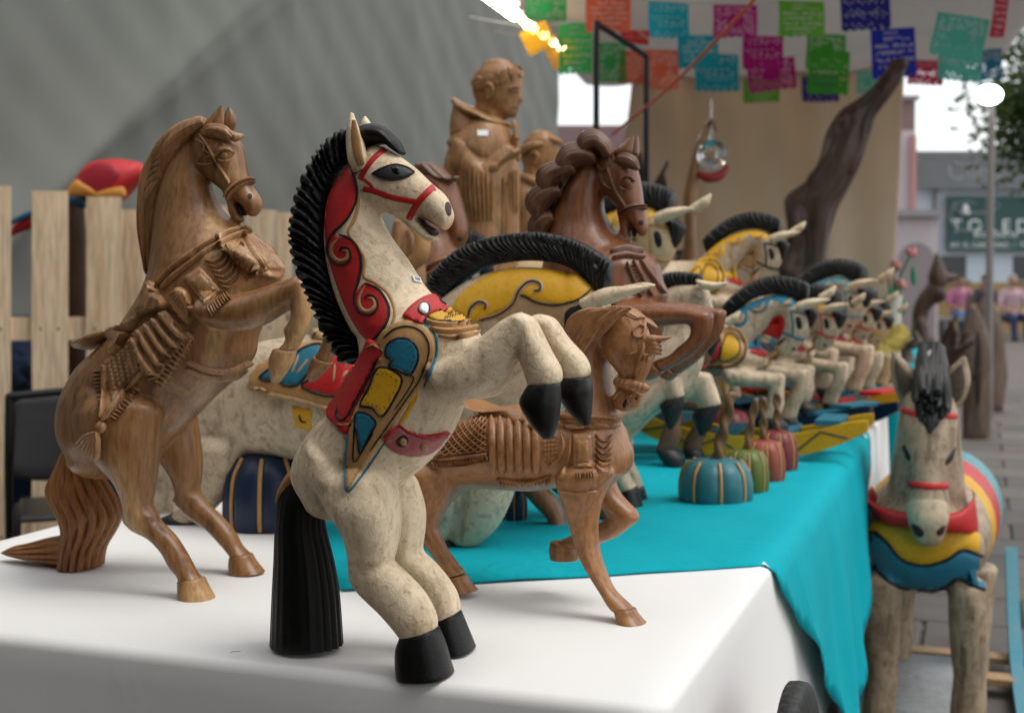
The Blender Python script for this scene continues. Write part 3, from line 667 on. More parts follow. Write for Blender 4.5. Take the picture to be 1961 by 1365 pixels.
    for x, y in ((600, 299), (682, 320)): gs = mesh_obj('girth_stud', *sf.dot(k, x, y, 16, .003), m_gold, g, 60)
    MB().add(sf.stroke(k, [(598,276), (618,292), (600,316), (574,302)], 8, .0016, closed=True)).build('stud_outline', m_line, g, 70)
    price_tag(sf, 'C1', 746, 838, 52, 30, r, -.2, '350')
    return bd, r
white_horse()
# ================================================================ carved wooden horses
m_w1 = wood('walnut_wood', (.085, .034, .011), (.31, .148, .054), (.62, .38, .17), axis=(1, 1, .14), sc_=20, rough=.34, rot=(0, R(20), 0), patch=.75)
m_w1t = wood('walnut_tail_wood', (.08, .024, .006), (.28, .105, .028), (.48, .23, .075), axis=(1, 1, .10), sc_=30, rough=.4, patch=.35)
m_w2 = wood('pale_carved_wood', (.17, .068, .022), (.36, .165, .060), (.47, .25, .105), axis=(.35, 1, .35), sc_=24, rough=.38, patch=.3)
m_w3 = wood('red_brown_wood', (.065, .022, .008), (.225, .080, .026), (.40, .17, .060), axis=(1, 1, .10), sc_=18, rough=.33, patch=.35)
m_w3m = wood('dark_mane_wood', (.045, .018, .009), (.145, .062, .030), (.22, .10, .052), axis=(1, 1, .2), sc_=30, rough=.4, patch=.2)
m_w4 = wood('ochre_carved_wood', (.13, .056, .017), (.34, .165, .058), (.46, .25, .095), axis=(1, 1, .2), sc_=20, rough=.5, patch=.3)
m_w5 = wood('dark_root_wood', (.014, .006, .004), (.062, .029, .016), (.12, .062, .038), axis=(1, 1, .16), sc_=16, rough=.5, patch=.25)
m_w1b = wood('rubbed_walnut_wood', (.15, .066, .024), (.40, .215, .092), (.58, .36, .17), axis=(1, 1, .2), sc_=26, rough=.36, rot=(0, R(20), 0), patch=.4)
def strands(bd, k, A, B, n, rad, w=0, bulge=0., seed=0, ends=(.35, .35), sub=5):
    """parallel carved locks between two drawn guide lines"""
    rg = random.Random(seed); out = MB(); A = np.array(A, float); B = np.array(B, float)
    for i in range(n):
        t = i/(n-1) if n > 1 else .5; P = A+(B-A)*t; m = len(P)
        pts = [bd.pt(*q(k, *p), w+bulge*(-math.cos((t-.5)*math.pi*.8))+rg.uniform(-.001, .001)) for p in P]
        rr = [rad*(ends[0]+(1-ends[0])*min(1, 3.2*j/(m-1))) * (ends[1]+(1-ends[1])*min(1, 3.2*(m-1-j)/(m-1))) for j in range(m)]
        out.add(tube(pts, rr, 8, sub))
    return out
def lerp(a, b, t): return tuple(a[i]+(b[i]-a[i])*t for i in range(2))
def rungs(sf, k, a0, a1, b0, b1, n, wd, h, seed=0, taper=.2):
    """short carved ridges between edge a0-a1 and edge b0-b1"""
    o = MB(); rg = random.Random(seed)
    for i in range(n):
        t = (i+.5)/n+rg.uniform(-.12, .12)/n; o.add(sf.stroke(k, [lerp(a0, a1, t), lerp(b0, b1, t)], wd, h, True, step=3, taper=taper, m=5, sub=4))
    return o
def lattice(sf, k, quad, nu, nv, wd, h):
    a, b, c, d = quad; o = MB(); P = lambda u, v: lerp(lerp(a, b, u), lerp(d, c, u), v)
    for i in range(-nv, nu):
        pts = [(t, (t*nu-i)/nv) for t in np.linspace(0, 1, 30)]; pts = [P(u, v) for u, v in pts if 0 <= v <= 1]
        if len(pts) > 2: o.add(sf.stroke(k, pts[::max(1, len(pts)//6)]+[pts[-1]], wd, h, True, step=4, taper=0))
        pts = [(t, 1-(t*nu-i)/nv) for t in np.linspace(0, 1, 30)]; pts = [P(u, v) for u, v in pts if 0 <= v <= 1]
        if len(pts) > 2: o.add(sf.stroke(k, pts[::max(1, len(pts)//6)]+[pts[-1]], wd, h, True, step=4, taper=0))
    return o
def knit(sf, k, quad, nu, nv, sq=.7):
    a, b, c, d = quad; o = MB(); px = math.dist(a, b)/nu*.52
    for i in range(nu):
        for j in range(nv):
            p = lerp(lerp(a, b, (i+.5)/nu), lerp(d, c, (i+.5)/nu), (j+.5)/nv)
            if sf.hit(*q(k, *p)): o.add(sf.bead(k, p[0], p[1], px, sq))
    return o
def panel(sf, k, quad, root, mat, name, h=.005, step=5):
    o = mesh_obj(name, *sf.patch(k, quad, h, step, smooth=False, bev=.6), mat, root, 60); sf.add(o)
    c = np.mean(quad, 0); inner = [tuple(np.array(p)*.66+c*.34) for p in quad]
    i = mesh_obj('raised_field', *sf.patch(k, inner, .003, step, smooth=False, bev=.5), mat, o, 60); return o

def brown_horse():
    bd = Board((-.400, 1.808), 18); r = bd.root('carved_horse')
    tag(r, 'brown carved wooden rearing horse with draped saddle and sweeping tail by the picket fence', 'carved horse')
    L = bd.loft; S = []; k = 'C3'
    S.append(L(k, [(880,175,1030,165,.026), (868,235,1085,225,.031), (888,310,1103,295,.031), (945,385,1112,355,.027), (1012,440,1130,405,.0215), (1040,470,1155,445,.0195), (1075,485,1176,482,.0185), (1108,520,1172,520,.015), (1125,548,1155,545,.011)], cap=(.5, .5), ring=24))
    S.append(L(k, [(1010,435,1060,480,.014), (1030,490,1075,505,.0135), (1036,535,1085,540,.0125), (1062,574,1098,560,.011)], cap=(.4, .8)))
    S.append(L(k, [(835,185,925,330,.024), (770,290,945,420,.031), (738,400,960,455,.036), (714,520,1000,530,.042), (704,640,1090,610,.052), (698,760,1165,690,.064), (690,860,1225,790,.074)], ring=26))
    S.append(L(k, [(696,800,1215,740,.070), (660,900,1250,830,.078), (600,1000,1190,980,.082), (540,1080,1142,1090,.084), (440,1170,1128,1180,.086), (370,1240,1060,1270,.088), ('C4',300,130,915,140,.088), ('C4',284,215,830,225,.086), ('C4',296,300,720,330,.080), ('C4',330,380,640,400,.066)], ring=30, cap=(.4, .6)))
    nr, fr = -.074, .074
    S.append(L('C4', [(330,230,700,200,.042), (370,320,690,290,.046), (430,410,678,390,.042), (500,490,670,490,.033), (535,560,660,560,.027), (548,625,655,612,.0235), (545,680,690,655,.022)], nr, cap=(.5, .4), ring=22))
    S.append(L('C4', [(540,660,660,625,.0215), (575,712,700,680,.020), (650,752,758,738,.0175), (708,812,795,792,.0165), (742,872,830,855,.0175), (780,915,852,900,.017), (786,945,876,930,.019)], nr, cap=(.35, .2)))
    S.append(L('C4', [(560,300,850,220,.040), (680,390,868,380,.036), (750,480,868,480,.030), (770,550,862,545,.024), (768,600,885,575,.022)], fr, cap=(.5, .4)))
    S.append(L('C4', [(758,590,865,555,.021), (815,652,915,610,.019), (900,712,975,668,.017), (962,775,1020,725,.0175), (995,812,1048,780,.016), (1010,830,1084,822,.019)], fr, cap=(.35, .2)))
    nf, ff = -.066, .060
    S.append(L(k, [(930,910,960,1050,.036), (1040,905,1050,1070,.034), (1150,882,1170,1052,.029), (1260,845,1285,985,.024), (1350,815,1340,945,.022)], nf, cap=(.6, .5), ring=20))
    S.append(L(k, [(1318,850,1398,850,.020), (1322,930,1406,920,.0185), (1312,1020,1394,1015,.0165), (1282,1060,1382,1060,.017), (1292,1110,1362,1105,.015), (1250,1160,1335,1150,.017)], nf, cap=(.55, .15)))
    S.append(L(k, [(1080,890,1090,1030,.034), (1260,855,1280,970,.026), (1400,830,1410,950,.021)], ff, cap=(.6, .5)))
    S.append(L(k, [(1395,860,1465,850,.019), (1420,960,1490,950,.017), ('D6',945,130,1012,135,.016), ('D6',938,205,1002,225,.0165), ('D6',922,270,990,305,.015), ('D6',890,330,962,372,.0165)], ff, cap=(.55, .15)))
    S.append(L(k, [(1040,640,1130,760,.05), (1130,690,1240,830,.045)], -.02, cap=(.7, .7)))
    S.append(L(k, [(965,268,1050,262,.008), (985,300,1040,300,.006)], -.027, cap=(.8, .8)))
    S.append(L('C4', [(350,150,560,190,.03), (370,300,560,330,.03)], -.066, cap=(.8, .8)))
    body = fuse('body', S, m_w1, r, .0032, 4); sf = Surf(bd, body)
    for kk, secs, w in (('C4', [(782,935,884,928,.0205), (784,965,895,955,.0225), (790,1018,926,1014,.0265)], nr), ('C4', [(1006,832,1092,822,.020), (1002,862,1110,852,.0215), (1006,902,1146,900,.025)], fr),
                        (k, [(1236,1150,1330,1160,.018), (1222,1190,1312,1215,.0195), (1220,1240,1288,1255,.016), (1226,1296,1258,1298,.009)], nf), ('D6', [(876,332,968,372,.0175), (855,385,945,400,.019), (848,425,905,436,.015), (856,462,882,466,.008)], ff)):
        h = mesh_obj('hoof', *L(kk, secs, w, cap=(.15, .12), ring=20), m_w1, r, 60)
    for secs, w in (([(995,52,1004,54,.002), (955,95,1008,100,.006), (922,135,1005,140,.009), (905,165,990,172,.009)], -.018), ([(1030,58,1038,60,.002), (1012,95,1056,95,.006), (1005,135,1062,130,.009), (1000,165,1050,165,.009)], .016)):
        e = mesh_obj('ear', *L(k, secs, w, cap=(.6, .3)), m_w1, r, 60)
    # mane: thick body of hair with twisting locks
    inn = [(910,150), (850,200), (795,265), (755,350), (722,450), (702,560), (695,680), (692,830)]; out = [(905,102), (828,128), (756,190), (704,270), (664,345), (650,450), (645,580), (662,760)]
    hair = MB().add(L(k, [(a[0], a[1], b[0], b[1], t) for a, b, t in zip(inn, out, (.020, .026, .029, .030, .030, .029, .026, .016))], cap=(.5, .6), ring=20))
    for i in range(11):
        t0 = i/10; P = []
        for s_ in np.linspace(0, 1, 8):
            j = min(6, int(s_*7)); f = s_*7-j; a = lerp(inn[j], inn[j+1], f); b = lerp(out[j], out[j+1], f); tt = min(1.04, t0*.8+.32*s_+.05*math.sin(s_*7+i)); w_ = -.031*math.sin(min(1, max(0, tt))*math.pi)**.5
            P.append(bd.pt(*q(k, *lerp(a, b, tt)), w_*(.75+.25*math.cos(s_*3))))
        hair.add(tube(P, [.003, .0052, .006, .006, .0062, .006, .005, .003], 8, 5))
    for i in range(7):
        t0 = .06+i*.1; P = [];
        for s_ in np.linspace(0, .45, 6):
            j = min(6, int((s_+t0*.6)*7)); f = (s_+t0*.6)*7-j
            if j >= 7 or j+1 >= len(inn): break
            a = lerp(inn[j], inn[j+1], f); b = lerp(out[j], out[j+1], f); P.append(bd.pt(*q(k, *lerp(a, b, min(1.05, s_*2.6))), -.020*math.sin(min(1, s_*2.4)*math.pi*.9)-.006))
        if len(P) > 2: hair.add(tube(P, .0055, 8, 5))
    hair.build('mane', m_w1, r, 60)
    fo = strands(bd, k, [(905,165), (950,150), (1010,160), (1050,185)], [(915,190), (960,185), (1000,190), (1020,205)], 4, .0055, -.026, .006, 3); fo.add(tube(bd.line(k, [(1030,180, -.02), (1060,195, -.02), (1092,188, -.012)]), [.006, .007, .003])); fo.build('forelock', m_w1, r, 60)
    tl = MB().add(L('C4', [(300,330,390,380,.022), (252,440,420,450,.030), (208,540,478,545,.036), (252,630,522,640,.040), (284,705,495,715,.040), (285,790,442,800,.040), (280,872,425,876,.042)], .036, cap=(.6, .05), ring=90, mod=fluted(17, .22, 2.4, 1.6)))
    tl.add(L('C4', [(330,730,360,880,.032), (220,745,250,868,.030), (120,772,130,846,.022), (60,785,55,832,.014), (14,808,14,818,.006)], .036, cap=(.4, .4), ring=66, mod=fluted(13, .24, 1.5, 1.6)))
    mesh_obj('tail', tl.v, tl.f, m_w1t, r, 60)
    # face
    eb = mesh_obj('eye', *sf.bead(k, 1010, 276, 17, .55), m_w1, r, 70)
    MB().add(sf.stroke(k, [(975,285), (990,258), (1022,252), (1052,268)], 12, .005, True)).add(sf.stroke(k, [(978,288), (1000,300), (1035,296), (1050,270)], 8, .003, True)).build('eyelid', m_w1, eb, 70)
    mesh_obj('nostril', *sf.dot(k, 1126, 462, 11, .0008, 13), plain('hollow_shade_paint', (.02, .009, .004), .7), r, 60)  # near-black colour painted on as the shade inside nostrils and mouths
    mesh_obj('mouth', *L(k, [(1070,495,1085,500,.010), (1082,515,1100,520,.010), (1092,548,1108,540,.008)]), MATS['hollow_shade_paint'], r, 60)
    MB().add(sf.stroke(k, [(905,185), (940,240), (985,320), (1035,402)], 17, .005, True, taper=.05)).add(sf.stroke(k, [(890,205), (925,240), (892,305), (930,318), (966,310)], 11, .004, True, taper=.1)).add(sf.stroke(k, [(915,250), (950,275), (925,295)], 9, .004, True)).add(sf.stroke(k, [(1022,462), (1032,432), (1062,405), (1100,388), (1138,392)], 20, .008, True, taper=.05)).add(sf.stroke(k, [(1030,478), (1045,445), (1075,420), (1115,402), (1140,408)], 14, .007, True, taper=.05)).build('bridle', m_w1, r, 70)
    # harness and drapery
    st = MB().add(sf.stroke(k, [(715,862), (765,800), (840,740), (930,678), (1030,625), (1140,598)], 20, .008, True, taper=.05)).add(sf.stroke(k, [(730,880), (785,822), (860,762), (945,702), (1040,648), (1140,612)], 20, .007, True, taper=.05)); sto = st.build('breast_strap', m_w1b, r, 70); sf.add(sto)
    for qd in ([(1012,682), (1078,655), (1192,775), (1108,812)], [(830,832), (902,778), (1002,888), (922,952)]): panel(sf, k, qd, r, m_w1b, 'carved_medallion', .006)
    rungs(sf, k, (1100,822), (1188,785), (1112,842), (1198,802), 8, 11, .006, 1).build('fringe', m_w1b, r, 70)
    rungs(sf, k, (930,962), (1018,896), (955,998), (1046,925), 9, 13, .006, 2).build('fringe', m_w1b, r, 70)
    b = MB()
    for i in range(6): x, y = 925+i*14, 752+i*22; b.add(sf.stroke(k, [(x, y), (x+40, y+6), (x+75, y-22), (x+88, y-58)], 15, .006, True, taper=.3))
    b.build('drapery_folds', m_w1b, r, 70)
    b = MB()
    for i in range(9): t = i/8; b.add(sf.stroke(k, [(1085+t*18, 612-t*4), lerp((1130,700), (1205,668), t), lerp((1195,792), (1300,800), t)], 16, .006, True, taper=.3))
    b.build('breast_feathers', m_w1b, r, 70)
    sd = mesh_obj('saddle', *sf.patch(k, [(695,848), (725,900), (760,960), (705,985), (640,1000), (600,1060), (520,1105), (425,1150), (408,1120), (425,1085), (500,1072), (590,1035), (645,960), (670,890)], .016, 6, bev=.5, sub=3), m_w1b, r, 60); sf.add(sd)
    mesh_obj('saddle_cantle', *L(k, [(408,1092,420,1152,.05), (470,1072,490,1125,.062), (560,1040,590,1090,.06)], 0, cap=(.5, .5)), m_w1b, sd, 60)
    mesh_obj('saddle_horn', *L(k, [(672,868,705,840,.012), (690,900,735,880,.018), (700,935,760,930,.02)], -.05, cap=(.8, .5)), m_w1b, sd, 60)
    mesh_obj('saddle_roll', *sf.patch(k, [(775,905), (810,872), (850,890), (870,950), (862,1030), (820,1010), (785,960)], .014, 5, bev=.4, sub=3), m_w1b, r, 60)
    rungs(sf, k, (785,905), (845,985), (812,892), (858,960), 7, 9, .0165, 3).build('roll_wrap', m_w1b, r, 70)
    fl = mesh_obj('saddle_flap', *sf.patch(k, [(596,1080), (740,965), (845,1062), (690,1282), (640,1200)], .007, 6, smooth=False), m_w1b, r, 60); sf.add(fl)
    for a, b2, c in (((602,1100), (640,1190), (694,1262)), ((632,1068), (675,1150), (725,1222)), ((664,1040), (708,1115), (758,1178)), ((696,1014), (742,1080), (790,1135)), ((728,988), (774,1045), (820,1092))):
        MB().add(sf.stroke(k, [a, b2, c], 38, .010, True, taper=.12, m=7)).build('flap_rib', m_w1b, fl, 70)
    MB().add(sf.stroke(k, [(682,1280), (760,1175), (836,1068)], 22, .010, True, taper=.05)).build('flap_bar', m_w1b, fl, 70)
    fp = mesh_obj('fringe_panel', *sf.patch(k, [(690,1290), (735,1322), (876,1092), (842,1062)], .006, 5, smooth=False), m_w1b, r, 60); sf.add(fp)
    rungs(sf, k, (696,1290), (846,1068), (735,1312), (872,1096), 12, 12, .006, 4).build('fringe', m_w1b, fp, 70)
    net = mesh_obj('net_cloth', *sf.patch(k, [(470,1205), (598,1108), (640,1245), (505,1400)], .004, 6, smooth=False), m_w1b, r, 60); sf.add(net)
    knit(sf, k, [(478,1210), (598,1118), (632,1235), (505,1345)], 6, 7, .5).build('net_knots', m_w1b, net, 70)
    k2 = 'C4'
    MB().add(sf.stroke(k2, [(625,15), (540,120), (452,238)], 24, .008, True, taper=.05)).build('crupper_strap', m_w1b, r, 70)
    MB().add(sf.stroke(k2, [(462,0), (455,110), (446,225)], 18, .008, True, taper=.05)).build('crupper_strap', m_w1b, r, 70)
    rungs(sf, k2, (408,20), (432,200), (448,15), (446,190), 11, 9, .005, 5).build('fringe', m_w1b, r, 70)
    rungs(sf, k2, (590,85), (480,225), (618,100), (505,240), 11, 9, .005, 6).build('fringe', m_w1b, r, 70)
    kn = mesh_obj('tassel_knot', *sf.bead(k2, 440, 268, 27, .8), m_w1b, r, 70)
    b = MB()
    for i in range(7): t = i/6; b.add(sf.stroke(k2, [(432,288), lerp((380,305), (430,350), t), lerp((338,345), (432,412), t)], 20, .008, True, taper=.35))
    b.build('tassel', m_w1b, kn, 70)
    MB().add(sf.stroke(k, [(838,1205), (950,1245), (1045,1245), (1132,1205)], 26, .006, True, taper=.05)).add(sf.stroke(k, [(836,1238), (945,1275), (1040,1275), (1112,1240)], 26, .006, True, taper=.05)).build('girth', m_w1b, r, 70)
    return bd, r
brown_horse()

def walking_horse():
    bd = Board((.05, 1.72), 33); r = bd.root('carved_horse')
    tag(r, 'small pale brown walking horse with bowed head and carved lattice blanket', 'carved horse')
    L = bd.loft; S = []; k = 'D5'
    S.append(L(k, [(90,860,110,1075,.050), (170,775,190,1060,.058), (260,690,270,1000,.062), (380,600,380,950,.062), (520,568,520,955,.062), (660,566,660,960,.064), (800,575,800,945,.064), (930,582,930,955,.062), (1030,600,1020,940,.054), (1068,690,1062,890,.040)], cap=(.5, .6), ring=30))
    S.append(L(k, [(830,600,1062,610,.050), (885,500,1036,500,.040), (890,400,1018,400,.034), (862,300,1008,325,.031), (838,215,1012,270,.030), (855,145,1040,230,.029), (915,95,1080,195,.028), (1000,78,1130,180,.026)], cap=(.4, .5), ring=24))
    S.append(L(k, [(1000,170,1175,105,.026), (1008,250,1205,175,.030), (1030,325,1226,245,.030), (1060,365,1232,300,.027), (1088,400,1218,365,.023), (1100,430,1195,420,.019), (1072,470,1185,455,.019), (1046,510,1182,500,.019), (1056,540,1172,535,.017)], cap=(.4, .6), ring=24))
    nf, ff = -.040, .040
    S.append(L('C2', [(1210,440,1420,430,.036), (1225,510,1385,505,.032), (1250,590,1362,590,.025), (1278,680,1358,680,.021), (1305,760,1372,755,.019), (1345,830,1396,825,.017), (1380,890,1425,880,.0145), (1408,940,1470,925,.0155), (1432,965,1500,955,.017)], nf, cap=(.5, .15), ring=20))
    S.append(L('C2', [(1300,450,1420,440,.030), (1355,520,1445,500,.022), (1420,600,1515,570,.018)], ff, cap=(.5, .5)))
    S.append(L('C2', [(1450,560,1520,612,.0165), (1390,605,1440,672,.015), (1310,645,1345,708,.0135), (1215,685,1255,722,.014)], ff, cap=(.6, .2)))
    S.append(L('C2', [(585,440,790,430,.042), (610,520,775,530,.040), (650,590,740,600,.027), (672,650,730,645,.019), (708,725,764,715,.0155), (755,790,806,775,.0145), (782,830,838,815,.0165)], nf, cap=(.5, .15)))
    S.append(L('C2', [(560,460,740,470,.036), (590,560,700,560,.026), (610,640,665,640,.016), (630,740,672,740,.0145), (640,790,690,790,.016)], ff, cap=(.5, .15)))
    body = fuse('body', S, m_w2, r, .003, 4); sf = Surf(bd, body)
    for kk, secs, w in (('C2', [(1436,960,1506,958,.0175), (1444,985,1520,985,.019), (1462,1022,1555,1026,.023)], nf), ('C2', [(1182,690,1284,712,.0165), (1178,725,1290,740,.018), (1182,756,1288,764,.018)], ff), ('C2', [(784,835,842,825,.017), (790,860,855,852,.019), (796,886,882,886,.022)], nf), ('C2', [(640,795,692,792,.016), (640,835,715,835,.019)], ff)):
        mesh_obj('hoof', *L(kk, secs, w, cap=(.15, .12)), m_w2 if secs[0][0] != 1182 else m_w1, r, 60)
    mesh_obj('ear', *L(k, [(1205,205,1215,250,.010), (1250,205,1255,248,.010), (1295,212,1298,235,.006), (1328,214,1328,220,.002)], -.022, cap=(.4, .5)), m_w2, r, 60)
    mesh_obj('ear', *L(k, [(1185,110,1200,150,.010), (1225,130,1232,165,.008), (1255,160,1258,172,.003)], .02, cap=(.4, .5)), m_w2, r, 60)
    _h = strands(bd, k, [(1010,82), (915,95), (845,135), (820,190)], [(1060,85), (1000,130), (945,210), (895,300)], 12, .0052, -.034, .0, 5, (.5, .3)); hair = MB().add((_h.v, _h.f))
    _h = strands(bd, k, [(1035,72), (990,100), (905,170), (858,250)], [(1130,75), (1080,105), (1030,150), (990,210)], 8, .005, -.033, 0, 6, (.5, .3)); hair.add((_h.v, _h.f))
    hair.add(L(k, [(820,180,880,320,.022), (850,125,940,230,.028), (930,85,1010,160,.028), (1030,70,1070,120,.026), (1130,72,1120,120,.022), (1190,110,1160,140,.014)], cap=(.6, .6), ring=24, mod=fluted(12, .12, 5)))
    hair.build('mane', m_w2, r, 60)
    tf = MB()
    for i, (x, y) in enumerate([(1210,225), (1215,245), (1218,262), (1215,280)]): tf.add(tube(bd.line(k, [(x, y, -.026), (x+30, y+4, -.028), (x+62, y+16, -.024)]), [.005, .0055, .002]))
    tf.build('forelock', m_w2, r, 60)
    MB().add(sf.stroke(k, [(1195,130), (1190,220), (1165,330), (1148,430)], 15, .004, True, taper=.05)).add(sf.stroke(k, [(1140,190), (1170,160), (1195,175), (1180,215), (1150,215)], 11, .004, True, closed=True)).add(sf.stroke(k, [(1120,350), (1130,300), (1165,285)], 10, .004, True)).build('bridle', m_w2, r, 70)
    nb = MB()
    for i in range(6): t = i/5; p = lerp((1078,432), (1190,462), t); nb.add(ball(bd.pt(*q(k, *p), -.024+.008*abs(t-.5)*2), (.0085, .0085, .007), 10, 7))
    nb.build('noseband', m_w2, r, 70)
    e = mesh_obj('eye', *sf.bead(k, 1212, 322, 15, .6), m_w1, r, 70); MB().add(sf.stroke(k, [(1185,330), (1200,300), (1232,302)], 9, .004, True)).build('eyelid', m_w2, e, 70)
    MB().add(sf.stroke(k, [(1055,515), (1085,480), (1120,500), (1150,480), (1175,500)], 11, .004, True)).add(sf.stroke(k, [(1085,545), (1110,505), (1125,545)], 9, .004, True)).build('lips', m_w2, r, 70)
    hl = MATS['hollow_shade_paint']; mesh_obj('mouth', *sf.patch(k, [(1092,540), (1100,515), (1112,520), (1108,555), (1096,558)], .001, 3), hl, r, 60); mesh_obj('nostril', *sf.dot(k, 1160, 512, 7, .001, 9), hl, r, 60)
    # carved harness
    sd = mesh_obj('saddle', *sf.patch(k, [(330,560), (400,528), (470,560), (560,545), (600,560), (610,620), (570,640), (520,600), (430,600), (330,610)], .007, 5, bev=.5, sub=3), m_w2, r, 60)
    mesh_obj('saddle_horn', *L(k, [(345,520,400,545,.030), (370,540,440,560,.034), (420,562,520,575,.034), (540,545,590,580,.03), (600,540,640,600,.02)], 0, cap=(.6, .6)), m_w2, sd, 60)
    bl = mesh_obj('blanket', *sf.patch(k, [(165,800), (300,620), (440,596), (445,800), (300,815)], .003, 6, smooth=False), m_w2, r, 60); sf.add(bl)
    lattice(sf, k, [(195,790), (300,630), (436,605), (440,770)], 6, 6, 10, .0042).build('lattice', m_w2, bl, 70)
    MB().add(sf.stroke(k, [(160,808), (300,795), (445,778)], 15, .005, True, taper=.05)).add(sf.stroke(k, [(160,845), (300,838), (445,815)], 10, .004, True, taper=.05)).build('blanket_rim', m_w2, bl, 70)
    rungs(sf, k, (170,820), (440,790), (185,845), (450,815), 18, 9, .005, 7).build('fringe', m_w2, bl, 70)
    for i in range(6):
        x = 462+i*42; MB().add(sf.stroke(k, [(x, 605+min(i, 3)*4), (x+3, 720), (x+8, 880)], 40, .0055, True, taper=.08, m=7)).build('drape_fold', m_w2, r, 70)
    rungs(sf, k, (490,905), (745,895), (498,940), (750,925), 15, 12, .006, 8).build('fringe', m_w2, r, 70)
    MB().add(sf.stroke(k, [(485,895), (620,912), (745,885)], 14, .005, True)).build('fringe_rim', m_w2, r, 70)
    knit(sf, k, [(705,695), (775,690), (780,825), (712,835)], 4, 7, .6).build('knit_cloth', m_w2, r, 70)
    MB().add(sf.stroke(k, [(795,680), (812,740), (790,800), (730,850)], 16, .006, True)).add(sf.stroke(k, [(575,570), (590,620), (630,625), (650,590)], 16, .006, True)).build('curved_strap', m_w2, r, 70)
    MB().add(sf.stroke(k, [(640,618), (800,602), (940,602), (1066,606)], 24, .007, True, taper=.03)).add(sf.stroke(k, [(640,655), (800,645), (940,650), (1064,650)], 26, .007, True, taper=.03)).build('breast_band', m_w2, r, 70)
    panel(sf, k, [(852,690), (940,690), (945,850), (862,850)], r, m_w2, 'carved_panel', .005)
    rungs(sf, k, (860,872), (950,865), (862,905), (955,895), 8, 9, .005, 9).build('fringe', m_w2, r, 70)
    b = MB()
    for i in range(6): y = 690+i*30; b.add(sf.stroke(k, [(960, y), (985, y+28), (1015, y+26), (1035, y-2)], 15, .005, True, taper=.2))
    b.build('scale_folds', m_w2, r, 70)
    MB().add(sf.stroke(k, [(845,690), (835,800), (800,900)], 15, .005, True)).add(sf.stroke(k, [(795,960), (880,975), (965,955)], 14, .004, True)).build('chest_strap', m_w2, r, 70)
    price_tag(sf, k, 462, 545, 46, 22, r)
walking_horse()

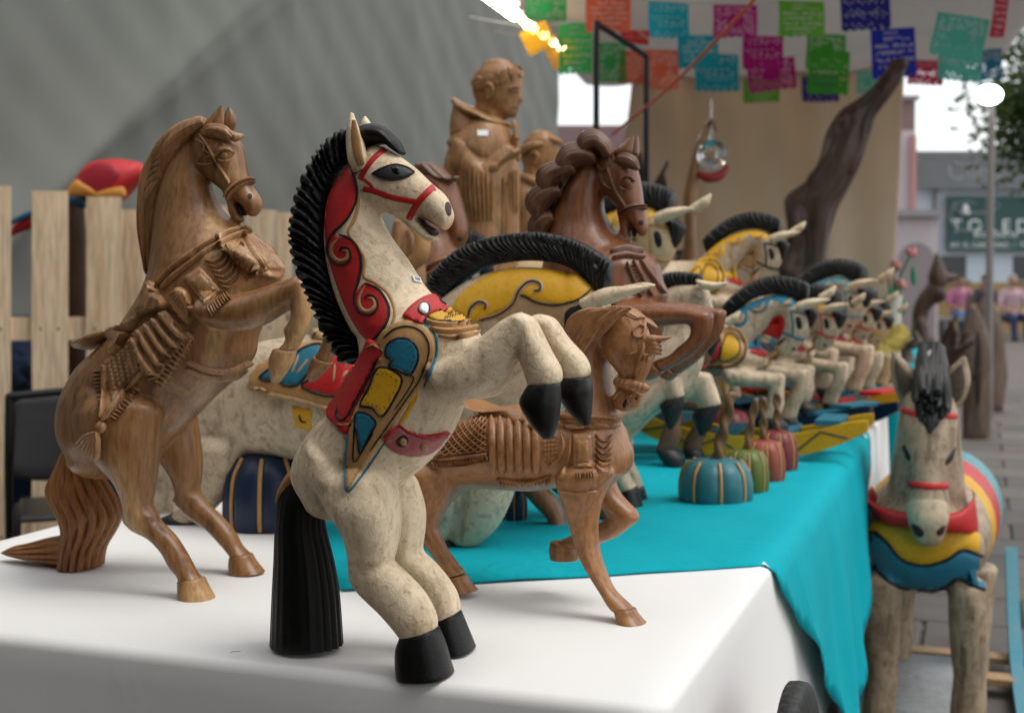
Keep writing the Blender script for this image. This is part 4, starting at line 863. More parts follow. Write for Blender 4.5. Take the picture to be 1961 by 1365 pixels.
def dark_horse():
    bd = Board((.127, 2.20), 20); r = bd.root('carved_horse')
    tag(r, 'dark red-brown rearing wooden horse with curling mane and open mouth', 'carved horse')
    L = bd.loft; S = []; k = 'C5'
    S.append(L(k, [(985,560,1120,550,.030), (968,620,1162,610,.038), (985,695,1180,680,.038), (1035,765,1190,745,.033), (1080,815,1196,795,.027), (1095,850,1206,835,.024), (1130,875,1214,872,.022), (1162,920,1212,915,.017), (1175,942,1198,940,.012)], cap=(.5, .5), ring=24))
    S.append(L(k, [(1065,815,1120,855,.018), (1078,880,1128,885,.016), (1085,925,1130,915,.015), (1100,955,1138,945,.012)], cap=(.4, .7)))
    S.append(L(k, [(900,575,1000,690,.030), (830,670,1000,775,.038), (778,780,1005,822,.044), (742,880,1045,905,.052), (722,980,1130,985,.066), (720,1080,1205,1070,.080), ('P',1045,545,1275,550,.09)], ring=26))
    S.append(L('P', [(1040,520,1268,530,.088), (1030,600,1275,600,.094), (1005,680,1250,690,.096), (975,750,1190,780,.096), (950,810,1120,860,.09)], ring=26))
    nr, fr = -.08, .08
    S.append(L('P', [(950,800,1130,800,.05), (980,860,1090,850,.042), (1000,905,1070,900,.03), ('D5',600,930,720,930,.027), ('D5',650,1010,770,990,.022), ('D5',725,1090,808,1075,.019), ('D5',740,1140,818,1120,.019), ('D5',770,1180,840,1170,.02)], fr-.06, cap=(.5, .3)))
    S.append(L('P', [(960,800,1140,800,.05), (1010,880,1100,860,.04), (1060,940,1120,920,.026), (1120,975,1160,955,.02), (1160,1000,1195,985,.02)], fr+.03, cap=(.5, .3)))
    S.append(L('D5', [(1080,20,1120,180,.040), (1210,40,1215,172,.033), (1320,52,1330,160,.027), (1430,68,1425,155,.024), (1520,90,1470,165,.022)], -.07, cap=(.5, .4)))
    S.append(L('D5', [(1425,145,1535,115,.023), (1415,215,1520,200,.020), (1350,272,1450,290,.019), (1325,300,1380,340,.018), (1245,330,1300,385,.019)], -.07, cap=(.6, .3)))
    S.append(L('D5', [(1200,30,1210,150,.035), (1400,50,1400,140,.026), (1560,80,1540,150,.021)], .06, cap=(.5, .4)))
    S.append(L('D5', [(1500,110,1596,100,.022), (1480,210,1570,200,.019), (1390,300,1470,320,.018), (1310,350,1370,395,.019)], .06, cap=(.6, .3)))
    body = fuse('body', S, m_w3, r, .0042, 4); sf = Surf(bd, body)
    for secs, w in (([(1222,332,1290,392,.02), (1205,360,1262,410,.022), (1190,395,1225,425,.018)], -.07), ([(1290,352,1362,402,.02), (1265,385,1330,425,.021)], .06), ([(765,1185,845,1175,.022), (760,1240,890,1245,.027)], fr-.06)):
        mesh_obj('hoof', *L('D5', secs, w, cap=(.3, .3)), m_w3, r, 60)
    for secs, w in (([(1138,456,1146,458,.003), (1108,485,1142,500,.009), (1070,515,1138,538,.013), (1050,540,1120,560,.012)], -.022), ([(1160,460,1168,462,.003), (1148,500,1172,505,.009), (1135,540,1172,550,.012)], .02)):
        mesh_obj('ear', *L(k, secs, w, cap=(.6, .3)), m_w3, r, 60)
    G = [([(1050,530), (1010,480), (950,442), (895,462), (872,512)], [(1000,560), (985,530), (960,515), (930,530), (905,560)], 7, .0075), ([(930,530), (880,510), (820,520), (785,575), (775,600)], [(960,580), (900,580), (850,600), (820,640), (800,690)], 7, .0085),
         ([(830,595), (770,600), (705,625), (690,675), (700,700)], [(860,630), (800,650), (760,690), (740,720), (730,750)], 6, .0085), ([(770,700), (710,705), (650,745), (640,790), (655,840)], [(790,740), (750,760), (715,800), (700,840), (700,880)], 6, .0085), ([(740,830), (700,830), (665,860), (650,905), (655,940)], [(750,870), (730,900), (715,930), (710,960), (710,990)], 6, .0085)]
    hair = MB()
    for i, (A, B, n_, rd) in enumerate(G): s_ = strands(bd, k, A, B, n_, rd, -.012, .034, i, (.6, .3), 6); hair.add((s_.v, s_.f))
    hair.add(L(k, [(1060,560,980,520,.02), (900,590,880,530,.03), (830,650,790,590,.032), (780,760,710,690,.03), (745,860,670,800,.028), (725,960,665,900,.02)], 0, cap=(.6, .6)))
    hair.build('mane', m_w3m, r, 60)
    strands(bd, k, [(1060,560), (1100,550), (1150,580), (1172,615)], [(1050,585), (1090,590), (1130,600), (1160,620)], 4, .006, -.03, .006, 8).build('forelock', m_w3m, r, 60)
    MB().add(sf.stroke(k, [(1020,540), (1025,620), (1060,720), (1110,800)], 16, .006, True, taper=.05)).add(sf.stroke(k, [(985,545), (975,590), (1000,625), (1030,600), (1025,550)], 12, .006, True)).add(sf.stroke(k, [(985,600), (1000,680), (1060,720)], 10, .005, True)).add(sf.stroke(k, [(1080,835), (1110,800), (1160,790), (1200,800)], 18, .008, True, taper=.05)).add(sf.stroke(k, [(1085,850), (1120,815), (1165,805), (1200,815)], 14, .007, True, taper=.05)).build('bridle', m_w3m, r, 70)
    e = mesh_obj('eye', *sf.bead(k, 1108, 685, 26, .55), m_w3, r, 70); MB().add(sf.stroke(k, [(1070,690), (1085,660), (1120,655), (1145,680)], 14, .006, True)).add(sf.stroke(k, [(1075,700), (1100,715), (1140,705)], 10, .005, True)).build('eyelid', m_w3, e, 70)
    hl = MATS['hollow_shade_paint']; mesh_obj('nostril', *sf.dot(k, 1182, 876, 12, .001, 14), hl, r, 60); mesh_obj('mouth', *L(k, [(1128,885,1150,890,.012), (1135,910,1160,915,.012), (1140,940,1160,935,.009)]), hl, r, 60)
    b = MB().add(sf.stroke(k, [(1030,1020), (1110,1000), (1190,1020)], 24, .008, True)).add(sf.stroke(k, [(1040,1050), (1110,1035), (1195,1050)], 24, .008, True)); b.build('collar', m_w3m, r, 70)
    b = MB()
    for a, c in (((1110,1070), (1180,1240)), ((1140,1060), (1230,1230)), ((1175,1060), (1290,1220))): b.add(sf.stroke(k, [a, lerp(a, c, .5), c], 20, .007, True))
    b.build('breast_straps', m_w3m, r, 70)
    rungs(sf, k, (1100,1090), (1170,1230), (1140,1075), (1215,1210), 9, 12, .006, 9).build('fringe', m_w3m, r, 70)
dark_horse()
# ================================================================ big grey galloping horse behind the front pair
m_black2 = paint('worn_black_paint', (.010, .011, .011), dirt=.4, dirtcol=(.05, .05, .047), rough=.4, sc_=40, bumpy=.4)
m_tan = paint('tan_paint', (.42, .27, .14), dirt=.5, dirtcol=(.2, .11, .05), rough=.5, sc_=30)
m_navy = paint('navy_paint', (.008, .022, .055), dirt=.3, dirtcol=(.002, .006, .012), rough=.3, sc_=20)
def grey_horse():
    bd = Board((-.592, 2.33), 24); r = bd.root('carved_horse')
    tag(r, 'large grey painted horse with yellow scrolled neck and arched black mane', 'carved horse')
    L = bd.loft; S = []
    S.append(L('P', [(352,780,368,868,.045), (392,715,420,878,.066), (480,660,500,878,.074), (600,640,620,885,.076), (740,640,745,905,.076), (870,610,880,905,.076), (980,600,1000,860,.070), (1070,600,1075,790,.055)], ring=26))
    S.append(L('P', [(830,585,880,760,.060), (900,535,985,720,.052), (985,512,1040,690,.046), (1070,518,1080,680,.042), (1130,545,1100,690,.038)], ring=24))
    S.append(L('P', [(1120,530,1060,640,.036), (1165,575,1080,690,.036), (1180,630,1110,720,.030), (1185,680,1140,745,.024)], ring=20))
    S.append(L('C4', [(850,360,1050,370,.045), (866,450,1030,470,.036), (870,530,990,555,.030), (820,590,930,625,.026), (760,640,860,680,.025)], -.045))
    S.append(L('C4', [(640,430,790,380,.040), (650,520,780,500,.034), (668,590,760,590,.028), (690,640,760,650,.025)], .035))
    S.append(L('C2', [(850,430,1050,440,.042), (855,530,1015,545,.036), (815,620,965,640,.030), (800,670,900,700,.026)], -.04))
    S.append(L('C2', [(720,470,880,450,.040), (705,560,850,560,.034), (690,650,800,660,.028), (690,720,770,720,.025)], -.05))
    body = fuse('body', S, m_grey, r, .0042, 4); sf = Surf(bd, body)
    for k, secs, w in (('C4', [(752,640,830,690,.027), (720,655,790,695,.029)], -.045), ('C4', [(690,640,765,650,.026), (680,680,770,690,.028)], .035), ('C2', [(790,660,820,720,.026), (762,655,790,722,.026)], -.04), ('C2', [(688,720,770,720,.026), (680,760,780,755,.028)], -.05)):
        mesh_obj('hoof', *L(k, secs, w, cap=(.2, .2)), m_black2, r, 60)
    inn = [(225,1245), (330,1150), (430,1092), (560,1066), (690,1062), (815,1082), (900,1130), (965,1195), (1015,1290)]
    out = [(140,1190), (205,1085), (305,1005), (425,955), (560,928), (690,922), (830,948), (945,1000), (1055,1082), (1125,1175), (1168,1290)]
    mesh_obj('mane', *ridged_mane(bd, 'C5', inn, out, (.020, .018), 40, 0, grv=.55, edge=.04, seed=9, wav=.9, sq=.3), m_black2, r, 60)
    yp = mesh_obj('neck_panel', *sf.patch('C5', [(262,1262), (370,1172), (480,1112), (620,1080), (760,1086), (870,1112), (935,1165), (955,1200), (900,1242), (800,1266), (690,1256), (600,1228), (560,1272), (480,1312), (400,1350), (340,1345)], .0015, 5), m_yel, r, 70); sf.add(yp)
    s1 = [(395,1350), (490,1322), (560,1272), (592,1205), (640,1162), (690,1168), (694,1200), (664,1206)]; s2 = [(598,1222), (680,1262), (780,1274), (880,1245), (945,1192)]; s3 = [(345,1332), (362,1285), (400,1258), (432,1270), (425,1298)]
    MB().add(sf.stroke('C5', s1, 40, .0012)).add(sf.stroke('C5', s3, 34, .0012)).build('cream_scroll', m_tan, yp, 70)
    b = MB().add(sf.stroke('C5', s1, 10, .003, taper=.05)); b.add(sf.stroke('C5', s2, 10, .003, taper=.05)).add(sf.stroke('C5', s3, 9, .003, taper=.05)); b.build('scroll_outline', m_line, yp, 70)
    mesh_obj('neck_tan', *sf.patch('C5', [(600,1240), (690,1268), (800,1280), (900,1255), (940,1290), (860,1360), (700,1400), (560,1380), (480,1340), (560,1300)], .0010, 6), m_tan, r, 70)  # tan paint patch below the neck scrolls
    ch = mesh_obj('cheek_panel', *sf.patch('C5', [(815,1300), (900,1265), (990,1280), (985,1330), (900,1390), (815,1400)], .0015, 5), m_line, r, 70)
    for x, y in ((850,1310), (880,1330), (840,1350), (900,1300), (870,1370)):
        bb = sf.bead('C5', x, y, 6, .5)
        if bb: mesh_obj('white_dot', *bb, m_tag, ch, 70)
    for secs, w in (([(890,1245,905,1290,.010), (1000,1192,1020,1275,.016), (1110,1182,1118,1235,.012), (1185,1178,1190,1205,.007), (1236,1176,1238,1186,.003)], -.035), ([(1100,1180,1110,1230,.010), (1190,1165,1195,1190,.007), (1245,1172,1247,1184,.003)], .03)):
        mesh_obj('ear', *L('C5', secs, w, cap=(.4, .5)), m_cream, r, 60)
    k = 'D6'
    sd = mesh_obj('saddle_cloth', *sf.patch(k, [(455,476), (560,400), (680,335), (820,270), (960,250), (1110,300), (1150,420), (1120,620), (950,606), (700,545)], .008, 7, smooth=False, bev=.6), m_gold, r, 60); sf.add(sd)
    MB().add(sf.stroke(k, [(450,482), (600,520), (780,560), (960,610)], 26, .005, True, taper=.05)).build('saddle_rim', m_tan, sd, 70)
    for p, mt in (([(590,445), (690,378), (670,462)], m_blue), ([(700,470), (740,360), (830,285), (925,275), (860,400), (785,488)], m_blue), ([(815,498), (880,430), (960,330), (1060,320), (1100,420), (1000,545)], m_red)):
        pn = mesh_obj('saddle_panel', *sf.patch(k, p, .0025, 6, smooth=False), mt, sd, 70); MB().add(Surf(bd, sd, pn).stroke(k, p, 14, .002, closed=True, sub=3)).build('panel_outline', m_line, pn, 70)
    for a, c in (((800,330), (765,420)), ((850,350), (790,425)), ((990,375), (982,465)), ((1050,405), (1025,445))): MB().add(sf.stroke(k, [a, lerp(a, c, .5), c], 20, .004, True)).build('gold_slash', m_tan, sd, 70)
    mesh_obj('saddle_roll', *sf.patch(k, [(855,200), (880,150), (930,140), (985,160), (990,230), (930,250), (870,240)], .012, 6), m_tan, r, 60)
    bk = mesh_obj('girth_buckle', *sf.patch(k, [(762,592), (862,612), (862,722), (780,700)], .004, 6, smooth=False), m_yel, r, 60); MB().add(Surf(bd, bk).stroke(k, [(800,640), (810,672), (838,680)], 12, .002)).build('buckle_line', m_line, bk, 70)
grey_horse()

# ================================================================ grey leaping horse behind the dark one
def leaping_horse():
    bd = Board((.26, 2.46), 20); r = bd.root('carved_horse')
    tag(r, 'grey painted leaping horse with black pointed hooves behind the dark brown horse', 'carved horse')
    L = bd.loft; S = []
    S.append(L('P', [(1100,780,1130,880,.05), (1130,700,1190,860,.07), (1200,655,1250,800,.075), (1260,630,1310,760,.066), (1300,610,1335,720,.05)], ring=24))
    S.append(L('P', [(1210,620,1330,690,.05), (1245,570,1345,620,.042), (1290,545,1345,580,.036), (1340,540,1352,590,.034)], ring=20))
    S.append(L('P', [(1320,545,1345,600,.034), (1360,575,1330,640,.032), (1372,620,1340,660,.024)]))
    S.append(L('D5', [(1040,560,1130,640,.032), (1120,520,1200,615,.030), (1230,440,1290,540,.026), (1310,400,1340,480,.023)], -.05)); S.append(L('D5', [(1290,400,1365,400,.0225), (1285,470,1378,440,.022), (1300,520,1392,490,.020)], -.05))
    S.append(L('D5', [(1250,480,1300,570,.030), (1390,430,1430,520,.026), (1470,395,1490,470,.023)], .045)); S.append(L('D5', [(1440,410,1530,410,.0225), (1440,490,1550,470,.022), (1455,560,1570,530,.020)], .045))
    S.append(L('D5', [(980,700,1120,720,.04), (1020,830,1110,810,.030), (1060,920,1130,890,.024), (1090,970,1160,940,.023)], -.05)); S.append(L('D5', [(1040,700,1140,720,.036), (1080,820,1140,810,.028), (1120,900,1170,880,.024), (1150,960,1190,935,.022)], .045))
    body = fuse('body', S, m_grey, r, .005, 4)
    for k, secs, w in (('D5', [(1300,525,1392,500,.021), (1276,545,1385,555,.024), (1290,600,1360,620,.019), (1310,658,1335,660,.010)], -.05), ('D5', [(1450,565,1572,540,.021), (1430,590,1545,600,.024), (1440,640,1520,650,.018), (1462,690,1490,690,.010)], .045),
                       ('D5', [(1085,965,1165,940,.024), (1085,1040,1190,1035,.028), (1090,1068,1192,1062,.028)], -.05), ('D5', [(1150,955,1192,938,.023), (1155,1020,1215,1015,.026), (1160,1036,1218,1030,.026)], .045)):
        mesh_obj('hoof', *L(k, secs, w, cap=(.15, .15)), m_black2, r, 60)
    mesh_obj('mane', *ridged_mane(bd, 'P', [(1205,650), (1240,585), (1290,550), (1340,548)], [(1180,630), (1215,560), (1280,522), (1350,525)], .024, 24, 0, seed=3), m_black2, r, 60)
    for w in (-.03, .03): mesh_obj('ear', *L('P', [(1335,535,1350,555,.008), (1365,540,1370,555,.009), (1392,540,1393,545,.003)], w), m_cream, r, 60)
leaping_horse()

# ================================================================ carousel bases: gourd-shaped foot with a gilded pole
m_pole = paint('pole_gilt', (.19, .10, .04), .6, (.04, .022, .01), .35, 40)
def gourd_base(px, py, wpx, hpx, mt, label, pole_top=None, lean=0, group=None, lobes=8):
    p = wtab(px, py); s_ = p[1]/F; R_ = wpx*s_/2; H = hpx*s_
    r = empty('carousel_base', (p[0], p[1], .7525)); tag(r, label, 'stand', group)
    mod = lambda b_: 1-.10*(1-abs(math.sin(lobes/2*b_)))**1.5
    mesh_obj('foot', *lathe([(R_*.94, 0), (R_*1.0, H*.12), (R_*1.0, H*.45), (R_*.93, H*.72), (R_*.72, H*.93), (R_*.4, H)], 96, mod=mod), mt, r, 60)
    for i in range(lobes):
        a = 2*math.pi*(i+.5)/lobes+math.pi/lobes; k_ = .995-.06
        pts = [(x*k_*math.cos(a), x*k_*math.sin(a), z) for x, z in ((R_*.95, H*.02), (R_*1.0, H*.15), (R_*1.0, H*.45), (R_*.935, H*.72), (R_*.73, H*.94))]
        mesh_obj('gilt_rib', *tube(pts, R_*.05, 6, 3), m_gold, r, 60)
    if pole_top:
        h = pole_top; pr = min(.0105, R_*.16); V, Fc = [], []
        mod2 = lambda s, th: 1+.28*np.cos(2*th+s*h/.011)
        C = np.array([(lean*t, 0, H*.9+(h-H*.9)*t) for t in np.linspace(0, 1, 60)])
        mesh_obj('twisted_pole', *rings(C, np.tile([(pr, 0, 0)], (60, 1)), np.tile([(0, pr, 0)], (60, 1)), (.2, .9), 14, mod2), m_pole, r, 60)
    return r
m_teal_p = paint('teal_stand_paint', (.035, .17, .20), .4, (.01, .05, .06), .38, 20); m_green_p = paint('green_stand_paint', (.10, .14, .02), .4, (.03, .04, .01), .4, 20); m_brick_p = paint('brick_stand_paint', (.28, .06, .035), .4, (.08, .02, .01), .4, 20); m_wine_p = paint('wine_stand_paint', (.18, .025, .025), .4, (.05, .01, .01), .4, 20)
gourd_base(1370, 962, 144, 82, m_teal_p, 'teal gourd-shaped stand with gilded ribs on the turquoise runner', .20, .03)
gourd_base(1428, 942, 90, 80, m_green_p, 'olive green gourd-shaped stand beside the teal one', .18, .02)
gourd_base(1462, 922, 84, 78, m_brick_p, 'brick red gourd-shaped stand behind the olive green one', .17, .0)
gourd_base(1488, 900, 80, 74, m_wine_p, 'wine red gourd-shaped stand next to the yellow rocker', .165, .0)
gourd_base(512, 1008, 170, 140, m_navy, 'dark navy gourd-shaped stand under the grey horse', .22, 0)
gourd_base(985, 996, 52, 60, m_navy, 'small dark navy stand between the legs of the walking horse', .2, 0)

# ================================================================ painted rocking horses (one drawn, then repainted copies)
def rocking_horse():
    bd = Board((.600, 3.16), 20); r = bd.root('rocking_horse'); L = bd.loft; S = []; k = 'D4'
    S.append(L(k, [(905,745,1090,745,.038), (905,820,1125,830,.042), (900,900,1118,910,.040), (890,965,1085,975,.034), (890,1020,1035,1030,.028), (905,1060,1000,1068,.024)], cap=(.5, .5), ring=22))
    S.append(L(k, [(520,860,700,1080,.066), (590,790,770,985,.058), (700,715,850,890,.048), (850,668,905,820,.042), (985,672,950,830,.040), (1060,720,1000,840,.038)], ring=22))
    S.append(L(k, [(-60,960,-50,1130,.060), (60,900,60,1190,.085), (220,890,220,1215,.09), (400,890,400,1220,.09), (560,890,570,1215,.085), (700,960,720,1190,.072), (800,1040,810,1160,.05)], ring=24))
    S.append(L(k, [(540,1130,580,1290,.040), (700,1175,720,1300,.034), (850,1195,850,1300,.030), (920,1215,900,1310,.028)], -.06)); S.append(L(k, [(850,1215,950,1230,.028), (835,1330,940,1330,.027), ('C6',690,870,775,870,.026), ('C6',670,930,755,925,.025)], -.06, cap=(.5, .2)))
    S.append(L(k, [(700,1130,740,1280,.036), (900,1150,930,1260,.032), (1080,1180,1080,1280,.028)], .06)); S.append(L(k, [(1010,1190,1120,1190,.028), (1000,1300,1110,1310,.027), ('C6',760,880,840,880,.025), ('C6',745,925,825,930,.024)], .06, cap=(.5, .2)))
    S.append(L(k, [(-70,1000,120,1030,.045), (-80,1150,60,1170,.036), (-110,1280,0,1290,.030), (-60,1400,40,1400,.027), (-30,1500,70,1500,.026)], -.06)); S.append(L(k, [(-20,1000,160,1030,.045), (-20,1150,110,1170,.036), (-40,1280,60,1290,.030), (0,1400,100,1400,.027), (30,1500,130,1500,.026)], .06))
    body = fuse('body', S, m_grey, r, .0055, 4); sf = Surf(bd, body)
    for kk, secs, w in (('C6', [(672,925,758,922,.027), (690,960,790,955,.030), (718,992,795,996,.028)], -.06), ('C6', [(748,925,828,928,.026), (770,985,850,985,.029)], .06), (k, [(-35,1495,75,1495,.028), (-35,1575,105,1575,.032)], -.06), (k, [(25,1495,135,1495,.028), (25,1570,165,1570,.032)], .06)):
        mesh_obj('hoof', *L(kk, secs, w, cap=(.15, .15)), m_black2, r, 60)
    inn = [(545,830), (620,765), (740,690), (880,658), (1000,676), (1070,735), (1090,820)]; out = [(512,748), (575,678), (680,598), (780,550), (900,530), (1025,550), (1125,602), (1185,690), (1185,800)]
    mesh_obj('mane', *ridged_mane(bd, k, inn, out, (.030, .026), 32, 0, grv=.45, edge=.03, seed=5), m_black2, r, 60)
    mesh_obj('forelock', *L(k, [(1060,690,1130,760,.028), (1085,760,1175,780,.030), (1090,850,1150,860,.020), (1100,890,1125,895,.010)], 0, ring=24, mod=fluted(10, .15)), m_black2, r, 60)
    for secs, w in (([(1030,715,1060,775,.014), (1110,690,1125,755,.016), (1195,685,1200,725,.011), (1252,690,1253,705,.004)], -.045), ([(1180,660,1210,715,.014), (1250,620,1280,665,.012), (1290,600,1300,615,.004)], .045)):
        mesh_obj('ear', *L(k, secs, w, cap=(.5, .5)), m_cream, r, 60)
    ey = mesh_obj('eye', *sf.patch(k, [(1020,820), (1045,815), (1062,850), (1060,890), (1040,900), (1025,870)], .002, 3), m_line, r, 70)
    mesh_obj('eyeball', *sf.bead(k, 1044, 855, 16, .4), m_eye, ey, 70)
    MB().add(sf.stroke(k, [(985,770), (1000,850), (1000,945)], 16, .002, taper=0)).add(sf.stroke(k, [(985,772), (1040,785), (1095,800)], 15, .002, taper=0)).add(sf.stroke(k, [(930,915), (985,945), (1060,970), (1100,960)], 20, .002, taper=0)).build('bridle', m_blue, r, 70)
    np_ = mesh_obj('neck_panel', *sf.patch(k, [(545,850), (600,790), (700,715), (850,662), (1000,672), (1040,705), (985,745), (900,730), (850,700), (810,770), (740,790), (690,770), (690,840), (640,885), (580,880)], .002, 4), m_blue, r, 70)
    sc2 = Surf(bd, np_)
    for a in ([(860,705), (920,740), (995,690)], [(720,765), (775,765), (800,715)], [(600,840), (640,850), (660,790)]): MB().add(sc2.stroke(k, a, 26, .002, True)).build('gold_petal', m_gold, np_, 70)
    mesh_obj('cheek_panel', *sf.patch(k, [(865,815), (930,808), (945,860), (930,930), (880,975), (815,950), (830,880)], .003, 4), m_red, r, 70)
    mesh_obj('nostril', *sf.dot(k, 1005, 1035, 12, .001), m_line, r, 60); mesh_obj('mouth', *sf.patch(k, [(890,1000), (940,960), (945,972), (905,1010)], .001, 3), m_line, r, 70)
    cl = mesh_obj('collar', *sf.patch(k, [(672,985), (740,985), (815,970), (825,1020), (760,1040), (685,1035)], .006, 4, smooth=False), m_blue, r, 60)
    sd = mesh_obj('saddle_cloth', *sf.patch(k, [(300,1150), (370,1060), (440,960), (510,885), (590,880), (660,940), (685,1020), (660,1110), (590,1160), (450,1172)], .008, 5, bev=.6), m_gold, r, 60); sf.add(sd)
    for p, mt, nm in (([(365,1115), (440,985), (500,955), (480,1110)], m_red, 'saddle_panel'), ([(500,1110), (535,950), (590,935), (630,990), (630,1060), (570,1110)], m_yel, 'saddle_panel')):
        pn = mesh_obj(nm, *sf.patch(k, p, .002, 4), mt, sd, 70); MB().add(Surf(bd, sd, pn).stroke(k, p, 11, .002, closed=True)).build('panel_outline', m_line, pn, 70)
    MB().add(sf.stroke(k, [(330,1148), (480,1158), (600,1145), (665,1080), (670,1000), (630,915), (560,885)], 12, .003, True)).build('saddle_outline', m_line, sd, 70)
    mesh_obj('breast_cloth', *sf.patch(k, [(700,1050), (810,1020), (815,1090), (760,1080)], .004, 4), m_red, r, 60); MB().add(sf.stroke(k, [(830,980), (870,1050), (850,1120), (800,1165)], 22, .006, True)).build('breast_rim', m_gold, r, 70)
    # rockers: two boards and slats, in the horse's own space
    base = bd.pt(*q('C6', 580, 1095), 0); z0 = 0
    for w in (-.085, .085):
        V = []; n_ = 30; xa, xb = -.31, .26
        for i in range(n_+1):
            t = i/n_; x = xa+(xb-xa)*t; u = (t-.5)*2; zb = .002+.075*u*u*abs(u)**.3; hh = .052*(1-abs(u)**6*.55); e = .006*(abs(u)**8)
            for y in (-.012, .012): V += [(x, w+y, zb), (x, w+y, zb+hh)]
        Fc = []
        for i in range(n_):
            a = i*4; b_ = a+4; Fc += [(a, b_, b_+1, a+1), (a+2, a+3, b_+3, b_+2), (a+1, b_+1, b_+3, a+3), (a, a+2, b_+2, b_)]
        Fc += [(0, 1, 3, 2), (n_*4, n_*4+2, n_*4+3, n_*4+1)]
        rk = mesh_obj('rocker', V, Fc, m_yel, r, 50)
        if w < 0:
            sb = Surf(bd, rk); dec = MB()
            for i in range(8):
                t = .08+.105*i; f = lambda tt, up: (xa+(xb-xa)*tt, w-.0125, (lambda u: .002+.075*u*u*abs(u)**.3+(.008 if not up else .044))((tt-.5)*2))
                dec.add(tube([f(t, i % 2), f(t+.105, (i+1) % 2)], .0022, 6, 3))
            dec.build('rocker_lines', m_navy, rk, 60)
    for x in (-.2, -.07, .06, .17): u = ((x+.31)/.57-.5)*2; MB().box((x, 0, .060+.075*u*u*abs(u)**.3), (.03, .085, .006)).build('slat', m_blue, r, 0)
    return r
proto = rocking_horse()
GR = 'painted rocking horses crowded on the stall table'
tag(proto, 'painted rocking horse with blue scalloped neck panel and yellow rockers', 'rocking horse')
P_MINT = paint('mint_paint', (.10, .30, .34), .35, (.03, .08, .08), .45, 30); P_DKRED = paint('dark_red_paint', (.26, .02, .02), .35, (.06, .01, .01), .45, 30); P_ORG = paint('orange_paint', (.5, .15, .02), .35, (.1, .04, .01), .45, 30)
P_BROWN = paint('brown_paint', (.16, .07, .035), .4, (.05, .02, .01), .45, 30)
def repaint(o, pal):
    for c in [o]+list(o.children_recursive):
        nm = c.name.split('.')[0]
        if nm in pal and c.type == 'MESH':
            c.material_slots[0].link = 'OBJECT'; c.material_slots[0].material = pal[nm]
PX0 = (1530, 590)                                     # where the drawn horse's face sits, for placing copies
face_local = Board((.600, 3.16), 20).pt(1530, 590, 0)
def put_horse(px, py, Y, scale, yaw, pal, label, z=None, drop=(), cat='rocking horse'):
    o = copy_tree(proto); a = R(yaw); fl = face_local*scale
    fx = (px-CX)/F*Y; fz = CAMZ-(py-HY)/F*Y
    ox = fx-(fl[0]*math.cos(a)+fl[1]*math.sin(a)); oy = Y-(-fl[0]*math.sin(a)+fl[1]*math.cos(a)); oz = fz-fl[2]
    if z is not None and 'rocker' in drop: z -= .058*scale
    o.location = (ox, oy, oz if z is None else z); o.rotation_euler = (0, 0, -a); o.scale = (scale,)*3; tag(o, label, cat); repaint(o, pal)
    for c in list(o.children_recursive):
        if c.name.split('.')[0] in drop: bpy.data.objects.remove(c)
    return o
def stand_under(o, label, mt, top=None):
    """pole and gourd foot below a raised horse"""
    x, y, z = o.location; h = z-.7525+.09*o.scale[0]
    r = empty('carousel_base', (x-.03, y, .7525)); tag(r, label, 'stand'); R_ = .07
    mesh_obj('foot', *lathe([(R_*.94, 0), (R_, .01), (R_, .04), (R_*.8, .07), (R_*.3, .08)], 48, mod=lambda b_: 1-.1*(1-abs(math.sin(4*b_)))), mt, r, 60)
    mesh_obj('twisted_pole', *rings(np.array([(0, 0, .07+h*t) for t in np.linspace(0, 1, 40)]), np.tile([(.011, 0, 0)], (40, 1)), np.tile([(0, .011, 0)], (40, 1)), (.2, .2), 12, lambda s, th: 1+.2*np.cos(2*th+s*18)), m_gold, r, 60)
P_TAN2 = paint('sand_paint', (.60, .45, .26), .4, (.2, .12, .05), .45, 24)
RK = ('rocker', 'rocker_lines', 'slat')
put_horse(1592, 608, 3.55, .95, 42, dict(bridle=m_red, neck_panel=m_yel, cheek_panel=m_grey, collar=m_navy, saddle_panel=m_blue, rocker=m_navy), 'painted rocking horse with red bridle and navy rockers', .753)
put_horse(1640, 568, 3.80, 1.12, 40, dict(bridle=P_MINT, neck_panel=P_MINT, cheek_panel=m_grey, collar=m_red, rocker=m_yel, slat=m_red), 'taller painted rocking horse with mint green bridle and forelock panel', .753)
put_horse(1664, 598, 4.10, .95, 42, dict(bridle=m_red, neck_panel=m_red, cheek_panel=m_yel, collar=m_navy, rocker=m_yel), 'painted rocking horse with red neck panel and yellow cheek', .753)
put_horse(1690, 610, 4.35, .85, 45, dict(bridle=m_yel, neck_panel=m_navy, cheek_panel=m_grey, collar=m_red, rocker=m_red, slat=m_yel), 'small painted rocking horse with yellow brow band near the yellow sculpture', .753)
put_horse(1570, 560, 3.95, .95, 25, dict(bridle=m_yel, neck_panel=m_gold, cheek_panel=P_MINT, rocker=P_MINT), 'painted rocking horse with gilt neck panel and mint rockers', .753)
o = put_horse(1478, 462, 3.45, 1.0, 20, dict(bridle=m_line, neck_panel=m_yel, cheek_panel=m_tan, collar=m_yel, saddle_cloth=m_yel, saddle_panel=m_yel, breast_cloth=m_red), 'raised carousel horse with yellow neck panel and yellow saddle', None, RK, 'carousel horse'); stand_under(o, 'twisted gilt pole stand under the yellow-saddled carousel horse', m_wine_p)
put_horse(1340, 572, 2.98, 1.0, 25, dict(bridle=m_red, neck_panel=P_BROWN, cheek_panel=m_red, body=P_BROWN, collar=m_blue), 'brown painted horse standing low behind the forelegs of the dark horse', .753, RK, 'carved horse')
